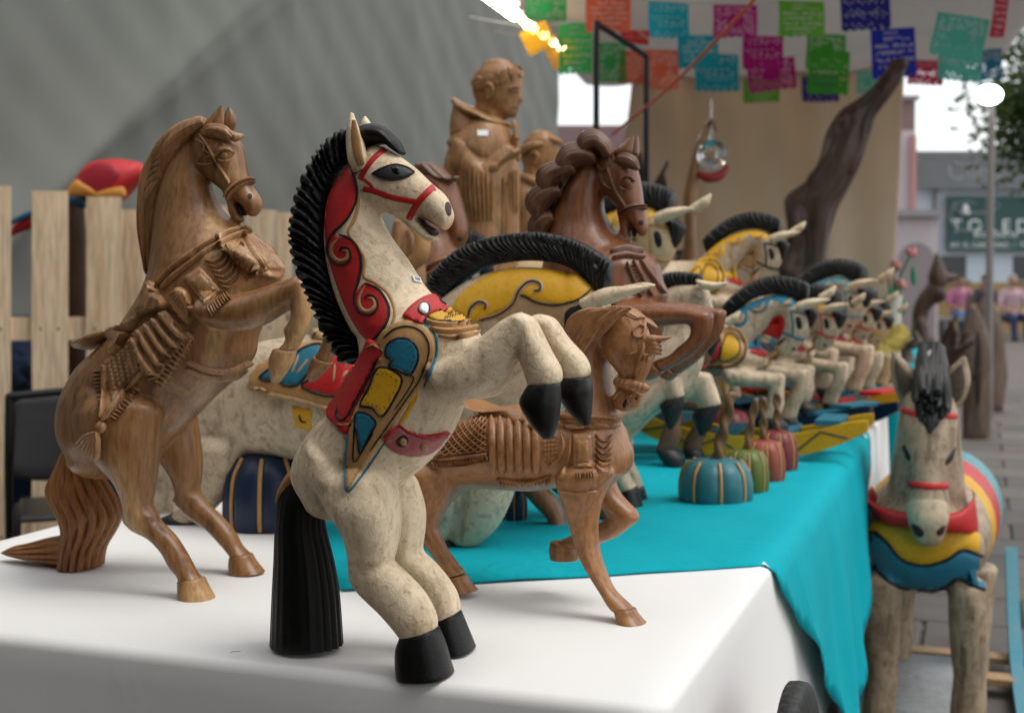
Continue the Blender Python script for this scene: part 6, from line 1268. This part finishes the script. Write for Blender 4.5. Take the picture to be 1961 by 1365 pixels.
# ================================================================ left: picket fence, parrot, chairs
m_pine = wood('pine_wood', (.66, .45, .25), (.82, .62, .40), (.86, .68, .47), axis=(1, 1, .06), sc_=14, rough=.6, patch=.3)
FY = 4.7
def fence(pickets, Y0, sl, label, rails, thick=.011):
    x0 = (pickets[0][0]-CX)/F*Y0; r = empty('picket_fence', (x0, Y0, 0)); tag(r, label, 'fence'); ang = math.atan(sl); r.rotation_euler = (0, 0, ang)
    xs = []
    for a, b, top in pickets:
        # local x along the fence for a photo column
        f = lambda px: (lambda k: (k*Y0-x0)/(math.cos(ang)-k*math.sin(ang)))((px-CX)/F)
        la, lb = f(a), f(b); Y = Y0+math.sin(ang)*(la+lb)/2; z = CAMZ-(top-HY)/F*Y; xs += [la, lb]
        MB().box(((la+lb)/2, 0, z/2+.01), ((lb-la)/2, thick, z/2-.01)).build('picket', m_pine, r, 0)
        for zz in rails:
            for dx in (-.25, .25): mesh_obj('nail', *ball(((la+lb)/2+dx*(lb-la), -thick, zz), (.005, .003, .005), 8, 5), MATS['table_steel'], r, 60)
    for zz in rails: MB().box(((min(xs)+max(xs))/2+.05, thick+.013, zz), ((max(xs)-min(xs))/2+.1, .012, .042)).build('rail', m_pine, r, 0)
    return r
fence([(-48, 20, 356), (62, 130, 366), (166, 232, 377), (272, 336, 386), (374, 436, 394), (470, 532, 402)], FY, .18, 'pale pine picket fence behind the brown carved horse', (1.0, .25))
fence([(145, 200, 400), (228, 274, 402), (318, 370, 404), (410, 462, 405), (500, 560, 407)], 5.25, .18, 'second pine picket fence set close behind the first', (1.02, .25))
def parrot():
    bd = Board(((205-CX)/F*4.95, 4.95), 0); r = bd.root('carved_parrot'); L = bd.loft; k = 'D3'; tag(r, 'red carved macaw with orange wing tips perched behind the picket fence', 'carved parrot')
    mr = paint('macaw_red', (.52, .025, .03), .25, (.2, .01, .02), .5, 12); mo = paint('macaw_orange', (.62, .27, .05), .25, (.3, .1, .02), .5, 12); mb = paint('macaw_blue', (.02, .12, .22), .3, (.01, .04, .08), .5, 12)
    fuse('body', [L(k, [(260,150,280,210,.05), (310,95,330,215,.085), (380,80,400,222,.10), (440,84,420,225,.095), (490,95,450,195,.07), (500,120,480,160,.04)], ring=22)], mr, r, .01, 3)
    fuse('wing', [L(k, [(235,185,245,205,.01), (270,140,300,200,.014), (330,92,350,200,.018), (385,95,400,165,.016), (410,120,412,140,.01)], -.088)], paint('macaw_dark_red', (.36, .018, .03), .3, (.15, .01, .02), .5, 12), r, .008, 2)
    mesh_obj('wing_tip', *L(k, [(228,188,240,208,.012), (262,150,285,208,.018), (300,170,330,208,.018)], -.092), mo, r, 60); mesh_obj('wing_edge', *L(k, [(330,195,345,214,.012), (380,180,395,212,.014), (418,175,425,215,.012)], -.094), mo, r, 60)
    mesh_obj('belly', *L(k, [(240,205,250,240,.05), (290,205,300,250,.06)], 0), mb, r, 60)
    mesh_obj('tail', *L(k, [(38,318,42,345,.012), (70,290,80,330,.03), (110,262,120,315,.04), (200,225,215,270,.05)], .0), mr, r, 60); mesh_obj('tail_feather', *L(k, [(40,290,42,306,.008), (75,270,78,292,.012), (110,255,112,275,.012)], -.045), mb, r, 60)
    mesh_obj('perch', *tube(bd.line(k, [(262,225,.0), (262,400,.0), (262,900,.02), (262,1330,.0)]), [.03, .04, .05, .06], 10, 3), m_w5, r, 60); mesh_obj('beak', *L(k, [(495,105,490,150,.03), (515,130,508,165,.025), (512,175,506,182,.01)]), paint('beak_paint', (.4, .35, .28), .3), r, 60)
parrot()
m_ch = plain('chair_plastic', (.014, .014, .015), .42, 0, .1); m_cht = plain('chair_tube', (.02, .02, .022), .35, .3)
def folding_chair(X, Y, rz, label):
    r = empty('folding_chair', (X, Y, 0), rz); tag(r, label, 'chair')
    V, Fc = [], []; n_ = 14
    for j in range(7):
        for i in range(n_+1):
            u = i/n_*2-1; v = j/6; e = (abs(u)**6)*.03; V.append((u*.215, .03*u*u-.02-.05*(v-.5), 0.555+.27*v-(e if v > .5 else -e)*abs(v-.5)*2))
    for j in range(6):
        for i in range(n_): a = j*(n_+1)+i; Fc.append((a, a+1, a+n_+2, a+n_+1))
    o = mesh_obj('backrest', V, Fc, m_ch, r, 60); md = o.modifiers.new('t', 'SOLIDIFY'); md.thickness = .022; mb_ = o.modifiers.new('b', 'BEVEL'); mb_.width = .008; mb_.segments = 2
    b = MB(); 
    for j in range(5):
        for i in range(11): u, v = i/10*2-1, j/4; b.add(([(u*.195+dx, -.012-.05*(.52+.37*(v*.45)-.5), .44+dz+.02*v*0) for dx, dz in ((-.01, 0), (.01, 0), (.01, .01), (-.01, .01))], [(0, 1, 2, 3)])) if False else None
    st = MB().box((0, -.19, .435), (.20, .19, .012)); so = st.build('seat', m_ch, r, 30); bv = so.modifiers.new('b', 'BEVEL'); bv.width = .012; bv.segments = 3
    for s_ in (-1, 1):
        mesh_obj('leg', *tube([(s_*.225, .30-.27, .82), (s_*.228, .0, .62), (s_*.23, -.20, .40), (s_*.235, -.46, .012)], .0125, 10, 4), m_cht, r, 60)
        mesh_obj('leg', *tube([(s_*.205, -.30, .43), (s_*.205, -.05, .25), (s_*.205, .12, .012)], .0125, 10, 4), m_cht, r, 60)
    mesh_obj('stretcher', *tube([(-.23, -.33, .2), (.23, -.33, .2)], .009, 8, 2), m_cht, r, 60); mesh_obj('top_tube', *tube([(-.225, .03, .82), (0, .045, .835), (.225, .03, .82)], .0125, 10, 4), m_cht, r, 60)
    return r
folding_chair((165-CX)/F*4.1, 4.1, R(200), 'black folding chair with its backrest before the picket fence')
folding_chair((300-CX)/F*3.55, 3.55, R(150), 'black folding chair showing only behind the brown horse\'s saddle')
wc = Board(((150-CX)/F*5.1, 5.1), 0); r = wc.root('white_carving'); tag(r, 'white rounded carving glimpsed between the fence pickets', 'carving')
fuse('head', [tube(wc.line('D3', [(285,470,0), (250,475,-.02), (232,505,-.03), (245,535,-.02), (285,545,0)]), [.03, .04, .045, .04, .03], 12, 5)], plain('carving_white', (.62, .58, .52), .6), r, .008, 2); mesh_obj('post', *tube(wc.line('D3', [(272,500,.03), (272,800,.03), (272,1100,.0)]), [.045, .05, .06], 10, 3), m_w5, r, 60)
wb = Board(((40-CX)/F*5.4, 5.4), 0); r = wb.root('coat_bundle'); tag(r, 'dark navy cloth bundle heaped behind the picket fence', 'cloth')
S = [ball(wb.pt(px, py, 0), (rx, .2, rz)) for px, py, rx, rz in ((40, 760, .30, .32), (120, 745, .26, .22), (200, 745, .22, .20), (60, 880, .40, .35), (180, 900, .35, .35))]; o = fuse('cloth', S, cloth('navy_cloth', (.012, .022, .05), weave=200), r, .02, 2); rg = random.Random(2)
for v in o.data.vertices: v.co += v.normal*(.03*math.sin(v.co.x*21+v.co.z*9)+.015*math.sin(v.co.z*31))
mesh_obj('strap', *tube(wb.line('D3', [(215,770,-.3), (240,790,-.34), (275,800,-.3)]), [.03, .035, .03], 8, 4), m_gold, r, 60)

# ================================================================ overhead: paper flags, strings, lamps, black frame, rope
def flag_mesh(seed, cols=30, rows=28, style=0):
    rg = random.Random(seed); V, Fc = [], []; wv = rg.uniform(0, 6)
    for j in range(rows+1):
        for i in range(cols+1):
            u, v = i/cols, j/rows; sc_ = 0
            if j == rows: sc_ = .06*abs(math.sin(u*math.pi*6))-.03
            V.append((u-.5, .05*math.sin(u*5+wv)*v+.03*math.sin(v*6+wv*2)*v, -v-sc_))
    for j in range(rows):
        for i in range(cols):
            a, b = i-cols/2+.5, j-rows/2+.5; hole = False
            if 2 <= j < rows-2 and 2 <= i < cols-2:
                rr = math.hypot(a/cols, b/rows)
                hole = (style == 0 and ((i+j) % 3 == 0 and rr > .2)) or (style == 1 and (i % 2 == 1 and j % 4 in (1, 2) and rr < .46)) or (style == 2 and ((i//2+j//3) % 2 == 0 and (i*3+j) % 4 == 1))
                hole = hole and rg.random() < .7
            if not hole: k = j*(cols+1)+i; Fc.append((k, k+1, k+cols+2, k+cols+1))
    me = bpy.data.meshes.new('paper_flag'); me.from_pydata(V, [], Fc); me.polygons.foreach_set('use_smooth', [True]*len(me.polygons)); return me
def tissue(name, c):
    return cloth(name, c, rough=.6, var=.12, weave=40, transl=.45, bumpy=.1)
TC = dict(green=(.05, .36, .10), lime=(.14, .42, .04), grass=(.06, .34, .03), yellow=(.80, .42, .02), coral=(.68, .13, .07), red=(.55, .03, .03), cyan=(.02, .36, .48), magenta=(.45, .015, .20), navy=(.03, .03, .24), blue=(.025, .04, .42), purple=(.05, .03, .20), mint=(.10, .45, .36), crimson=(.50, .03, .07), teal=(.02, .14, .22))
names = dict(lime='light green', grass='bright green', cyan='cyan blue', navy='dark navy', blue='deep blue', teal='dark teal')
FM = [flag_mesh(i, style=i % 3) for i in range(6)]
FL = [(1046,-12,78,52,'green',0,5.3), (1165,-8,86,68,'coral',0,5.3), (1280,5,80,68,'cyan',0,5.3), (1408,10,84,62,'magenta',0,5.3), (1535,3,90,68,'lime',0,5.3), (1656,-8,92,64,'navy',-3,5.3), (1846,30,98,82,'mint',12,5.3), (1921,-20,26,90,'crimson',6,5.3),
      (1018,52,56,48,'yellow',-27,6.0), (1068,80,58,46,'yellow',-25,6.6), (1102,44,64,96,'green',0,6.0), (1216,58,56,26,'red',0,6.0), (1266,96,66,76,'coral',0,6.0), (1337,68,78,62,'cyan',0,6.0), (1461,70,78,62,'magenta',0,6.0), (1583,66,78,66,'grass',0,6.0), (1709,55,82,94,'blue',-2,6.0), (1838,76,88,78,'mint',2,6.0),
      (1170,82,58,74,'green',0,6.6), (1212,98,50,62,'coral',4,6.6), (1372,104,84,72,'cyan',0,6.6), (1475,114,90,60,'magenta',-5,6.6), (1589,98,78,82,'grass',2,6.6), (1772,116,74,46,'crimson',0,6.6), (1898,94,40,58,'teal',0,6.6),
      (1458,150,68,46,'lime',0,7.2), (1570,146,70,50,'purple',0,7.2), (1660,136,42,44,'mint',0,7.2), (1865,138,44,18,'cyan',0,7.2)]
CANZ = {}
rown = {5.3: 'front', 6.0: 'second', 6.6: 'third', 7.2: 'rearmost'}
cnt = {}
for i, (cx, ty, w, h, c, tilt, Y) in enumerate(FL):
    o = bpy.data.objects.new('paper_flag', FM[i % 6]); col.objects.link(o); m_ = tissue('tissue_'+c, TC[c])
    if not o.data.materials: o.data.materials.append(m_)
    o.material_slots[0].link = 'OBJECT'; o.material_slots[0].material = m_
    o.location = ((cx-CX)/F*Y, Y, CAMZ-(ty-HY)/F*Y); o.scale = (w/F*Y, .22, h/F*Y); o.rotation_euler = (R(rnd.uniform(-6, 6)), R(tilt), R(rnd.uniform(-12, 12)))
    tag(o, '%s cut-paper flag on the %s string under the canopy' % (names.get(c, c), rown[Y]), 'paper flag', 'cut-paper flags of one colour on one string' if sum(1 for f in FL if f[4] == c and f[6] == Y) > 1 else None)
m_str = plain('string_white', (.6, .6, .56), .7)
for Y in (5.3, 6.0, 6.6, 7.2):
    fs = sorted(f for f in FL if f[6] == Y); pts = [((fs[0][0]-120-CX)/F*Y, Y+.004, CAMZ-(fs[0][1]-20-HY)/F*Y)]+[((f[0]-CX)/F*Y, Y+.004, CAMZ-(f[1]-1-HY)/F*Y) for f in fs]+[((fs[-1][0]+160-CX)/F*Y, Y+.004, CAMZ-(fs[-1][1]-30-HY)/F*Y)]
    o = mesh_obj('flag_string', *tube(pts, .002, 5, 3), m_str, None, 60); tag(o, 'thin white string carrying the %s row of paper flags' % rown[Y], 'string')
def frame_():
    bd = Board(((1185-CX)/F*5.0, 5.0), 0); r = bd.root('metal_frame'); tag(r, 'slim black metal display frame standing before the bright gap', 'frame'); mk = plain('black_steel', (.012, .012, .013), .4, .5)
    a = bd.pt(1142, 45, -.30); b = bd.pt(1238, 108, .02); 
    for p in (a, b): mesh_obj('post', *tube([(p[0], p[1], .0), p], .011, 8, 2), mk, r, 60)
    mesh_obj('top_bar', *tube([a, b], .011, 8, 2), mk, r, 60); mesh_obj('foot_bar', *tube([(a[0], a[1], .02), (b[0], b[1], .02)], .011, 8, 2), mk, r, 60)
    z = .7; mesh_obj('cross_bar', *tube([(a[0], a[1], .3), (b[0], b[1], .3)], .009, 8, 2), mk, r, 60)
frame_()
pa, pb = ((1172-CX)/F*5.2, 5.2, CAMZ-(258-HY)/F*5.2), ((1500-CX)/F*3.6, 3.6, CAMZ-(-60-HY)/F*3.6); mid = tuple((x+y)/2-(.03 if i == 2 else 0) for i, (x, y) in enumerate(zip(pa, pb)))
tag(mesh_obj('rope', *tube([pa, mid, pb], .0055, 8, 8), plain('orange_rope', (.62, .12, .05), .6), None, 60), 'taut orange-red rope slanting across the paper flags', 'rope')
m_lamp = plain('lamp_white', (.9, .9, .85), .4, 0, 0, 5, (1, .97, .9, 14)); m_bulb = plain('bulb_warm', (.9, .7, .4), .4, 0, 0, 5, (1, .72, .32, 16))
Yl = 5.9; A_ = np.array(((915-CX)/F*5.2, 5.2, CAMZ-(-25-HY)/F*5.2)); B_ = np.array(((985-CX)/F*5.9, 5.9, CAMZ-(28-HY)/F*5.9))
lt = empty('tube_lamp', A_); tag(lt, 'bright white tube lamp under the edge of the canopy', 'lamp'); mesh_obj('tube', *tube([(0, 0, 0), (B_-A_)/2, B_-A_], .028, 12, 3), m_lamp, lt, 60); mesh_obj('housing', *tube([(0, 0, .05), B_-A_+np.array((0, 0, .05))], .03, 8, 2, .5), plain('lamp_case', (.6, .6, .6), .5), lt, 60)
for i, (px, py) in enumerate([(1000,38), (1010,48), (1022,56), (1032,62), (1042,68), (1048,75), (1060,82), (1075,92)]):
    Y = 5.9+i*.09; r = empty('festoon_bulb', ((px-CX)/F*Y, Y, CAMZ-(py-HY)/F*Y)); tag(r, 'glowing warm bulb on the festoon beside the yellow flags', 'bulb', 'warm festoon bulbs'); mesh_obj('globe', *ball((0, 0, 0), .016+.004*(i % 3), 12, 8), m_bulb, r, 60); mesh_obj('cap', *lathe([(.010, .014), (.010, .035), (.004, .04)], 10), MATS['lamp_case'], r, 60)
pts = [((px-CX)/F*(5.9+i*.09), 5.9+i*.09, CAMZ-(py-HY)/F*(5.9+i*.09)+.04) for i, (px, py) in enumerate([(1000,38), (1010,48), (1022,56), (1032,62), (1042,68), (1048,75), (1060,82), (1075,92)])]
tag(mesh_obj('festoon_cable', *tube(pts, .003, 6, 3), plain('cable_black', (.02, .02, .02), .5), None, 60), 'black cable carrying the warm festoon bulbs', 'cable')

# ================================================================ street beyond
def at(px, py, Y): return ((px-CX)/F*Y, Y, CAMZ-(py-HY)/F*Y)
BY = 30.0; mpp = BY/F
m_wall = plain('pale_blue_wall', (.58, .67, .74), .85, 0, .06, .5); m_ochre = plain('ochre_wall', (.34, .24, .10), .85, 0, .15, 1.2); m_lil = plain('lilac_stone', (.46, .40, .42), .85, 0, .12, .8); m_trim = plain('grey_trim', (.25, .24, .25), .8)
def building():
    r = empty('street_building', (at(1900, 540, BY)[0], BY, 0)); tag(r, 'pale blue street building with an ochre lower wall and shop boards', 'building'); X0 = r.location[0]
    def bx(nm, px0, px1, py0, py1, dep, mt, off=0, par=None):
        a, b = at(px0, py1, BY), at(px1, py0, BY); z0 = max(0, a[2]); return MB().box(((a[0]+b[0])/2-X0, off+dep/2, (z0+b[2])/2), ((b[0]-a[0])/2, dep/2, (b[2]-z0)/2)).build(nm, mt, par or r, 0)
    bx('wall', 1742, 2500, 300, 541, 6, m_wall); bx('lower_wall', 1742, 2500, 541, 700, 6, m_ochre, -.06)
    bx('cornice', 1742, 2500, 294, 303, 6.2, m_trim, -.2)
    for x in range(1790, 2400, 150): w = bx('window', x, x+60, 490, 538, .3, plain('dark_pane', (.03, .04, .05), .15), -.02); bx('window_sill', x-6, x+66, 536, 541, .2, m_trim, -.12, w)
    for x in (1792,): bx('drain_pipe', x-5, x-1, 300, 545, .1, m_trim, -.12)
    return X0
XB = building()
def sign(name, label, px0, px1, py0, py1, Y, mt, texts):
    a, b = at(px0, py1, Y), at(px1, py0, Y); r = empty(name, ((a[0]+b[0])/2, Y, (a[2]+b[2])/2)); tag(r, label, 'sign'); w, h = (b[0]-a[0])/2, (b[2]-a[2])/2
    bo = MB().box((0, 0, 0), (w, .05, h)).build('board', mt, r, 0)
    for t, px, py, s_, m_ in texts:
        p = at(px, py, Y); put_text(t, s_*Y/F, m_, 'lettering', r, Matrix.Translation((p[0]-r.location[0], -.056, p[2]-r.location[2])) @ Matrix.Rotation(R(90), 4, 'X'), .004)
    return r
m_let = plain('sign_white', (.75, .78, .76), .6); m_sg = plain('sign_green', (.015, .07, .065), .5, 0, .2, 1); m_sgrey = plain('sign_grey', (.15, .165, .17), .6, 0, .35, .8); m_soft = plain('sign_pale_grey', (.26, .27, .28), .6)
s1 = sign('shop_sign', 'dark green shop board lettered TOLEDO on the pale blue wall', 1814, 2030, 376, 480, BY-.2, m_sg, [('T O L E D O', 1914, 434, 35, m_let), ('BOUTIQUE DE', 1906, 450, 13, m_let), ('AV. G. CAMERINO  /  TOLEDO', 1912, 470, 14, m_let)])
b = MB()
for cx, cy, rx, ry, a0, a1 in ((1850, 415, 32, 28, 60, 330), (1868, 395, 44, 14, 150, 400)):
    b.add(tube([tuple(np.array(at(cx+rx*math.cos(R(a)), cy-ry*math.sin(R(a)), BY-.245))-np.array(s1.location)) for a in np.linspace(a0, a1, 14)], .035, 6, 2))
b.build('lasso_emblem', plain('sign_loop', (.14, .20, .19), .6), s1, 60)
mesh_obj('emblem_mark', *lathe([(.0, 0), (.11, .02), (.12, .07), (.04, .09), (.09, .15), (.02, .25)], 8, tuple(np.array(at(1849, 412, BY-.27))-np.array(s1.location))), m_let, s1, 60)
s2 = sign('shop_banner', 'grey banner with faded script above the green board', 1754, 2060, 290, 361, BY-.35, m_sgrey, [('CONSULTORIO', 1815, 299, 13, m_soft), ('Clínica', 1880, 330, 50, m_soft)])
def chapel():
    Y = 27; x0 = at(1745, 500, Y)[0]; r = empty('colonial_building', (x0, Y, 0)); tag(r, 'lilac plastered colonial building with arched doorway beside the beige backdrop', 'building')
    def bx(nm, px0, px1, py0, py1, dep, mt, off=0, par=None):
        a, b_ = at(px0, py1, Y), at(px1, py0, Y); z0 = max(0, a[2]); return MB().box(((a[0]+b_[0])/2-x0, off+dep/2, (z0+b_[2])/2), ((b_[0]-a[0])/2, dep/2, (b_[2]-z0)/2)).build(nm, mt, par or r, 0)
    bx('tower', 1560, 1752, 250, 420, 3, m_lil); bx('porch', 1560, 1778, 412, 700, 3, m_lil, -.6); bx('porch_cornice', 1560, 1783, 406, 418, 3.4, m_trim, -.8); bx('upper_wall', 1560, 1770, 182, 300, 2, plain('dusky_brick', (.20, .13, .13), .85, 0, .2, 2), .6); bx('cornice', 1560, 1776, 176, 184, 2.2, m_trim, .5); bx('pilaster', 1742, 1752, 260, 412, .3, plain('pink_brick', (.42, .22, .20), .85), -.12)
    c = at(1738, 500, Y); pts = [(math.cos(a)*.36, math.sin(a)*.36) for a in np.linspace(0, math.pi, 14)]; V = [(c[0]-x0+x, -.63+dy, c[2]+z) for dy in (0, .1) for x, z in pts+[(-.36, -1.6), (.36, -1.6)]]; n_ = 16
    mesh_obj('doorway', V, [tuple(range(n_)), tuple(range(n_, 2*n_))]+[(i, (i+1) % n_, n_+(i+1) % n_, n_+i) for i in range(n_)], plain('doorway_shade', (.24, .20, .21), .9), r, 0)
chapel()
def far_block():
    r = empty('brick_block', (at(1110, 540, 24)[0], 24, 0)); tag(r, 'dusky brick building seen through the gap in the tent', 'building'); MB().box((0, 1.5, 2.0), (1.0, 1.5, 2.05)).build('wall', MATS['dusky_brick'], r, 0)
    for i in range(3):
        for j in range(2): w = MB().box((-.55+i*.5, -.01, 2.4+j*.8), (.14, .05, .25)).build('window', MATS['dark_pane'], r, 0)
far_block()
def street_lamp():
    Y = 11.0; p = at(1900, 198, Y); r = empty('street_lamp', (p[0], Y, 0)); tag(r, 'slim grey post with a glaring white lamp by the tree', 'street lamp'); mp = plain('grey_post', (.22, .20, .19), .5, .3)
    mesh_obj('post', *tube([(-.03, 0, 0), (-.02, 0, 1.5), (0, 0, p[2])], [.036, .032, .026], 12, 4), mp, r, 60); h = MB().add(lathe([(.05, -.02), (.09, .0), (.10, .06), (.06, .10)], 20, (-.03, 0, p[2]))); h.build('lamp_head', mp, r, 60)
    mesh_obj('bulb', *ball((-.05, -.07, p[2]+.06), (.11, .07, .08), 16, 10), plain('lamp_glare', (1, 1, 1), .4, 0, 0, 5, (1, .98, .95, 10)), r, 60)
street_lamp()
def tree():
    Y = 13.2; X = at(2085, 540, Y)[0]; r = empty('street_tree', (X, Y, 0)); tag(r, 'dark leafy street tree overhanging from the right of the lamp', 'tree'); rg = random.Random(12); mt = plain('bark', (.06, .045, .035), .9)
    tr = MB().add(tube([(0, 0, 0), (.05, 0, 1.2), (-.05, .1, 2.4), (0, 0, 4.2)], [.16, .13, .11, .05], 12, 5))
    tips = []
    for i in range(16):
        a = rg.uniform(2.2, 4.6) if i < 10 else rg.uniform(0, 6.28); z = rg.uniform(1.9, 3.4); e = np.array((math.cos(a)*rg.uniform(.4, .95), math.sin(a)*rg.uniform(.3, .8), z+rg.uniform(.1, 1.0))); s_ = np.array((0, 0, z)); m_ = (s_+e)/2+np.array((0, 0, .12)); tr.add(tube([s_, m_, e], [.045, .03, .012], 7, 4)); tips += [m_, e, (m_+e)/2]
    tr.build('trunk', mt, r, 60)
    V, Fc = [], []
    for i in range(7600):
        c = np.array(tips[rg.randrange(len(tips))])+np.array([rg.gauss(0, .19), rg.gauss(0, .19), rg.gauss(-.04, .20)])
        if c[2] < 2.0: continue
        a, t, s_ = rg.uniform(0, 6.28), rg.uniform(-.9, .9), rg.uniform(.035, .06); d = np.array((math.cos(a)*math.cos(t), math.sin(a)*math.cos(t), math.sin(t)))*s_; w = np.cross(d, (rg.uniform(-1, 1), rg.uniform(-1, 1), rg.uniform(-.3, 1))); w = w/(np.linalg.norm(w)+1e-9)*s_*.45
        k = len(V); V += [c-d, c+w, c+d, c-w]; Fc.append((k, k+1, k+2, k+3))
    m_, n, l, b = nodes_mat('leaf_green'); v = coords(n, l); nz = noise(n, l, v, 3, 3); rp = ramp(n, [(.35, (.025, .05, .012)), (.6, (.06, .10, .02)), (.8, (.14, .16, .03))]); l.new(nz.outputs[0], rp.inputs[0]); l.new(rp.outputs[0], b.inputs['Base Color']); b.inputs['Roughness'].default_value = .5
    t_ = n.new('ShaderNodeBsdfTranslucent'); l.new(rp.outputs[0], t_.inputs[0]); x = n.new('ShaderNodeMixShader'); x.inputs[0].default_value = .35; l.new(b.outputs[0], x.inputs[1]); l.new(t_.outputs[0], x.inputs[2]); l.new(x.outputs[0], n['Material Output'].inputs[0])
    mesh_obj('crown', V, Fc, m_, r, 0, False)
tree()
# standing driftwood slabs on the paving
def slab(px0, px1, py0, Y, label, seed, rad=1.0):
    x = at((px0+px1)/2, 540, Y)[0]; w = (px1-px0)/2/F*Y; h = at(0, py0, Y)[2]; r = empty('driftwood_slab', (x, Y, 0)); tag(r, label, 'sculpture'); rg = random.Random(seed); a, b = rg.uniform(0, 6), rg.uniform(0, 6)
    C = np.array([(.12*w*math.sin(3*t+a), 0, h*t) for t in np.linspace(0, 1, 14)]); W = np.array([w*(.95+.08*math.sin(7*t+b)) * (1 if t < .7 else math.sqrt(max(.02, 1-((t-.7)/.31)**2))) for t in np.linspace(0, 1, 14)])
    v, f = rings(C, np.stack([W, 0*W, 0*W], 1), np.stack([0*W, W*.5, 0*W], 1), (.05, .2), 30, lambda s, th: 1+.06*np.sin(4*th+6*s)+.04*np.sin(9*th-11*s)); mesh_obj('slab', v, f, wood('weathered_wood', (.05, .03, .02), (.13, .085, .06), (.20, .14, .10), sc_=9, rough=.7), r, 60)
    mesh_obj('hollow_shade', *ball((.05*w, -w*.47, h*.55), (w*.25, w*.12, h*.28), 14, 10), MATS['hollow_shade_paint'], r, 60)  # dark bulge whose colour stands for shade inside a hollow
slab(1858, 1922, 570, 11.8, 'weathered driftwood slab with rounded top standing in the aisle', 1); slab(1846, 1862, 556, 11.2, 'thin weathered driftwood spike beside the rounded slab', 2)
slab(1838, 1896, 590, 9.6, 'dark driftwood trunk standing at the end of the turquoise table', 3)
# people seated far down the street
def person(px, Y, shirt, trousers, hairc, label, seed):
    x = at(px, 540, Y)[0]; r = empty('person', (x, Y, 0)); tag(r, label, 'person'); sk = plain('skin', (.36, .20, .13), .55); rg = random.Random(seed)
    ms = plain('shirt_%d' % seed, shirt, .8); mt = plain('trousers_%d' % seed, trousers, .8)
    S = [ball((0, -.06, 1.20), (.078, .095, .115), 16, 12), tube([(0, 0, 1.0), (0, -.03, 1.12)], [.058, .052], 12, 3), ball((0, -.155, 1.19), (.014, .02, .02), 8, 6)]
    for s_ in (-1, 1):
        S += [tube([(s_*.21, .0, .95), (s_*.26, -.06, .70), (s_*.16, -.28, .60)], [.047, .04, .03], 10, 4), ball((s_*.085, -.05, 1.19), (.012, .02, .03), 8, 6), tube([(s_*.15, -.28, .60), (s_*.10, -.33, .58), (s_*.07, -.38, .56)], [.03, .035, .022], 8, 3)]
        for k in range(4): S.append(tube([(s_*.09, -.34, .58), (s_*(.06+.02*k), -.39, .565), (s_*(.055+.02*k), -.42, .545)], [.012, .011, .008], 6, 3))
        S.append(tube([(s_*.13, -.31, .60), (s_*.07, -.34, .605)], [.013, .010], 6, 3))
    S += [tube([(0, .02, .98), (0, .03, .75), (0, .04, .5)], [.12, .13, .14], 14, 4)]
    body = fuse('body', S, sk, r, .011, 2)
    fuse('shirt', [tube([(0, 0, 1.03), (0, .01, .94), (0, .03, .72), (0, .04, .47)], [.10, .185, .175, .18], 18, 5, .72)]+[tube([(s_*.15, .0, .98), (s_*.23, -.02, .86), (s_*.258, -.05, .73)], [.07, .068, .06], 12, 4) for s_ in (-1, 1)], ms, r, .013, 2)
    fuse('trousers', [ball((0, .02, .46), (.19, .17, .12), 16, 10)]+[tube([(s_*.10, .0, .46), (s_*.13, -.40, .47), (s_*.13, -.43, .40), (s_*.12, -.44, .08)], [.095, .082, .075, .055], 14, 5) for s_ in (-1, 1)], mt, r, .013, 2)
    for s_ in (-1, 1): mesh_obj('shoe', *tube([(s_*.12, -.40, .045), (s_*.12, -.50, .04), (s_*.125, -.60, .03)], [.05, .048, .035], 10, 4, .7), m_line, r, 60)
    hd = MB().add(ball((0, -.045, 1.235), (.086, .10, .095), 16, 12)); hd.build('hair', plain('hair_%d' % seed, hairc, .7), r, 60)
    return r
person(1938, 26, (.42, .28, .32), (.02, .035, .09), (.25, .22, .2), 'seated person in a pale pink checked shirt and dark jeans', 1)
person(1838, 28, (.45, .16, .28), (.05, .20, .38), (.02, .015, .01), 'seated person in a pink top and light blue jeans', 2)
person(1886, 27, (.05, .04, .05), (.03, .03, .04), (.015, .01, .01), 'dark-clothed person sitting behind the driftwood slab', 3)
bn = empty('street_bench', (at(1900, 540, 27.3)[0], 27.1, 0)); tag(bn, 'low stone bench where people sit along the ochre wall', 'bench'); MB().box((0, .15, .40), (3.2, .22, .035)).build('seat', m_trim, bn, 0)
for x in (-2.8, -1, 1, 2.8): MB().box((x, .15, .18), (.08, .18, .182)).build('leg', m_trim, bn, 0)

lf = MB()
for i in range(5): a = i*.9; lf.add(([(x*.001, y*.001, z*.001) for x, y, z in ((i*2.2-5, math.sin(a)*1.2, 0), (i*2.2-3.6, math.sin(a)*1.2+1.1, .5), (i*2.2-2, math.sin(a+.5)*1.2, .9), (i*2.2-3.5, math.sin(a)*1.2-.9, .2))], [(0, 1, 2, 3)]))
o = lf.build('leaf_scrap', plain('scrap_brown', (.06, .02, .015), .8), None, 0); p_ = wtab(450, 1254); o.location = (p_[0], p_[1], .7535); o.rotation_euler = (0, 0, .3); tag(o, 'tiny dark dry leaf scrap lying on the white cloth', 'leaf scrap')
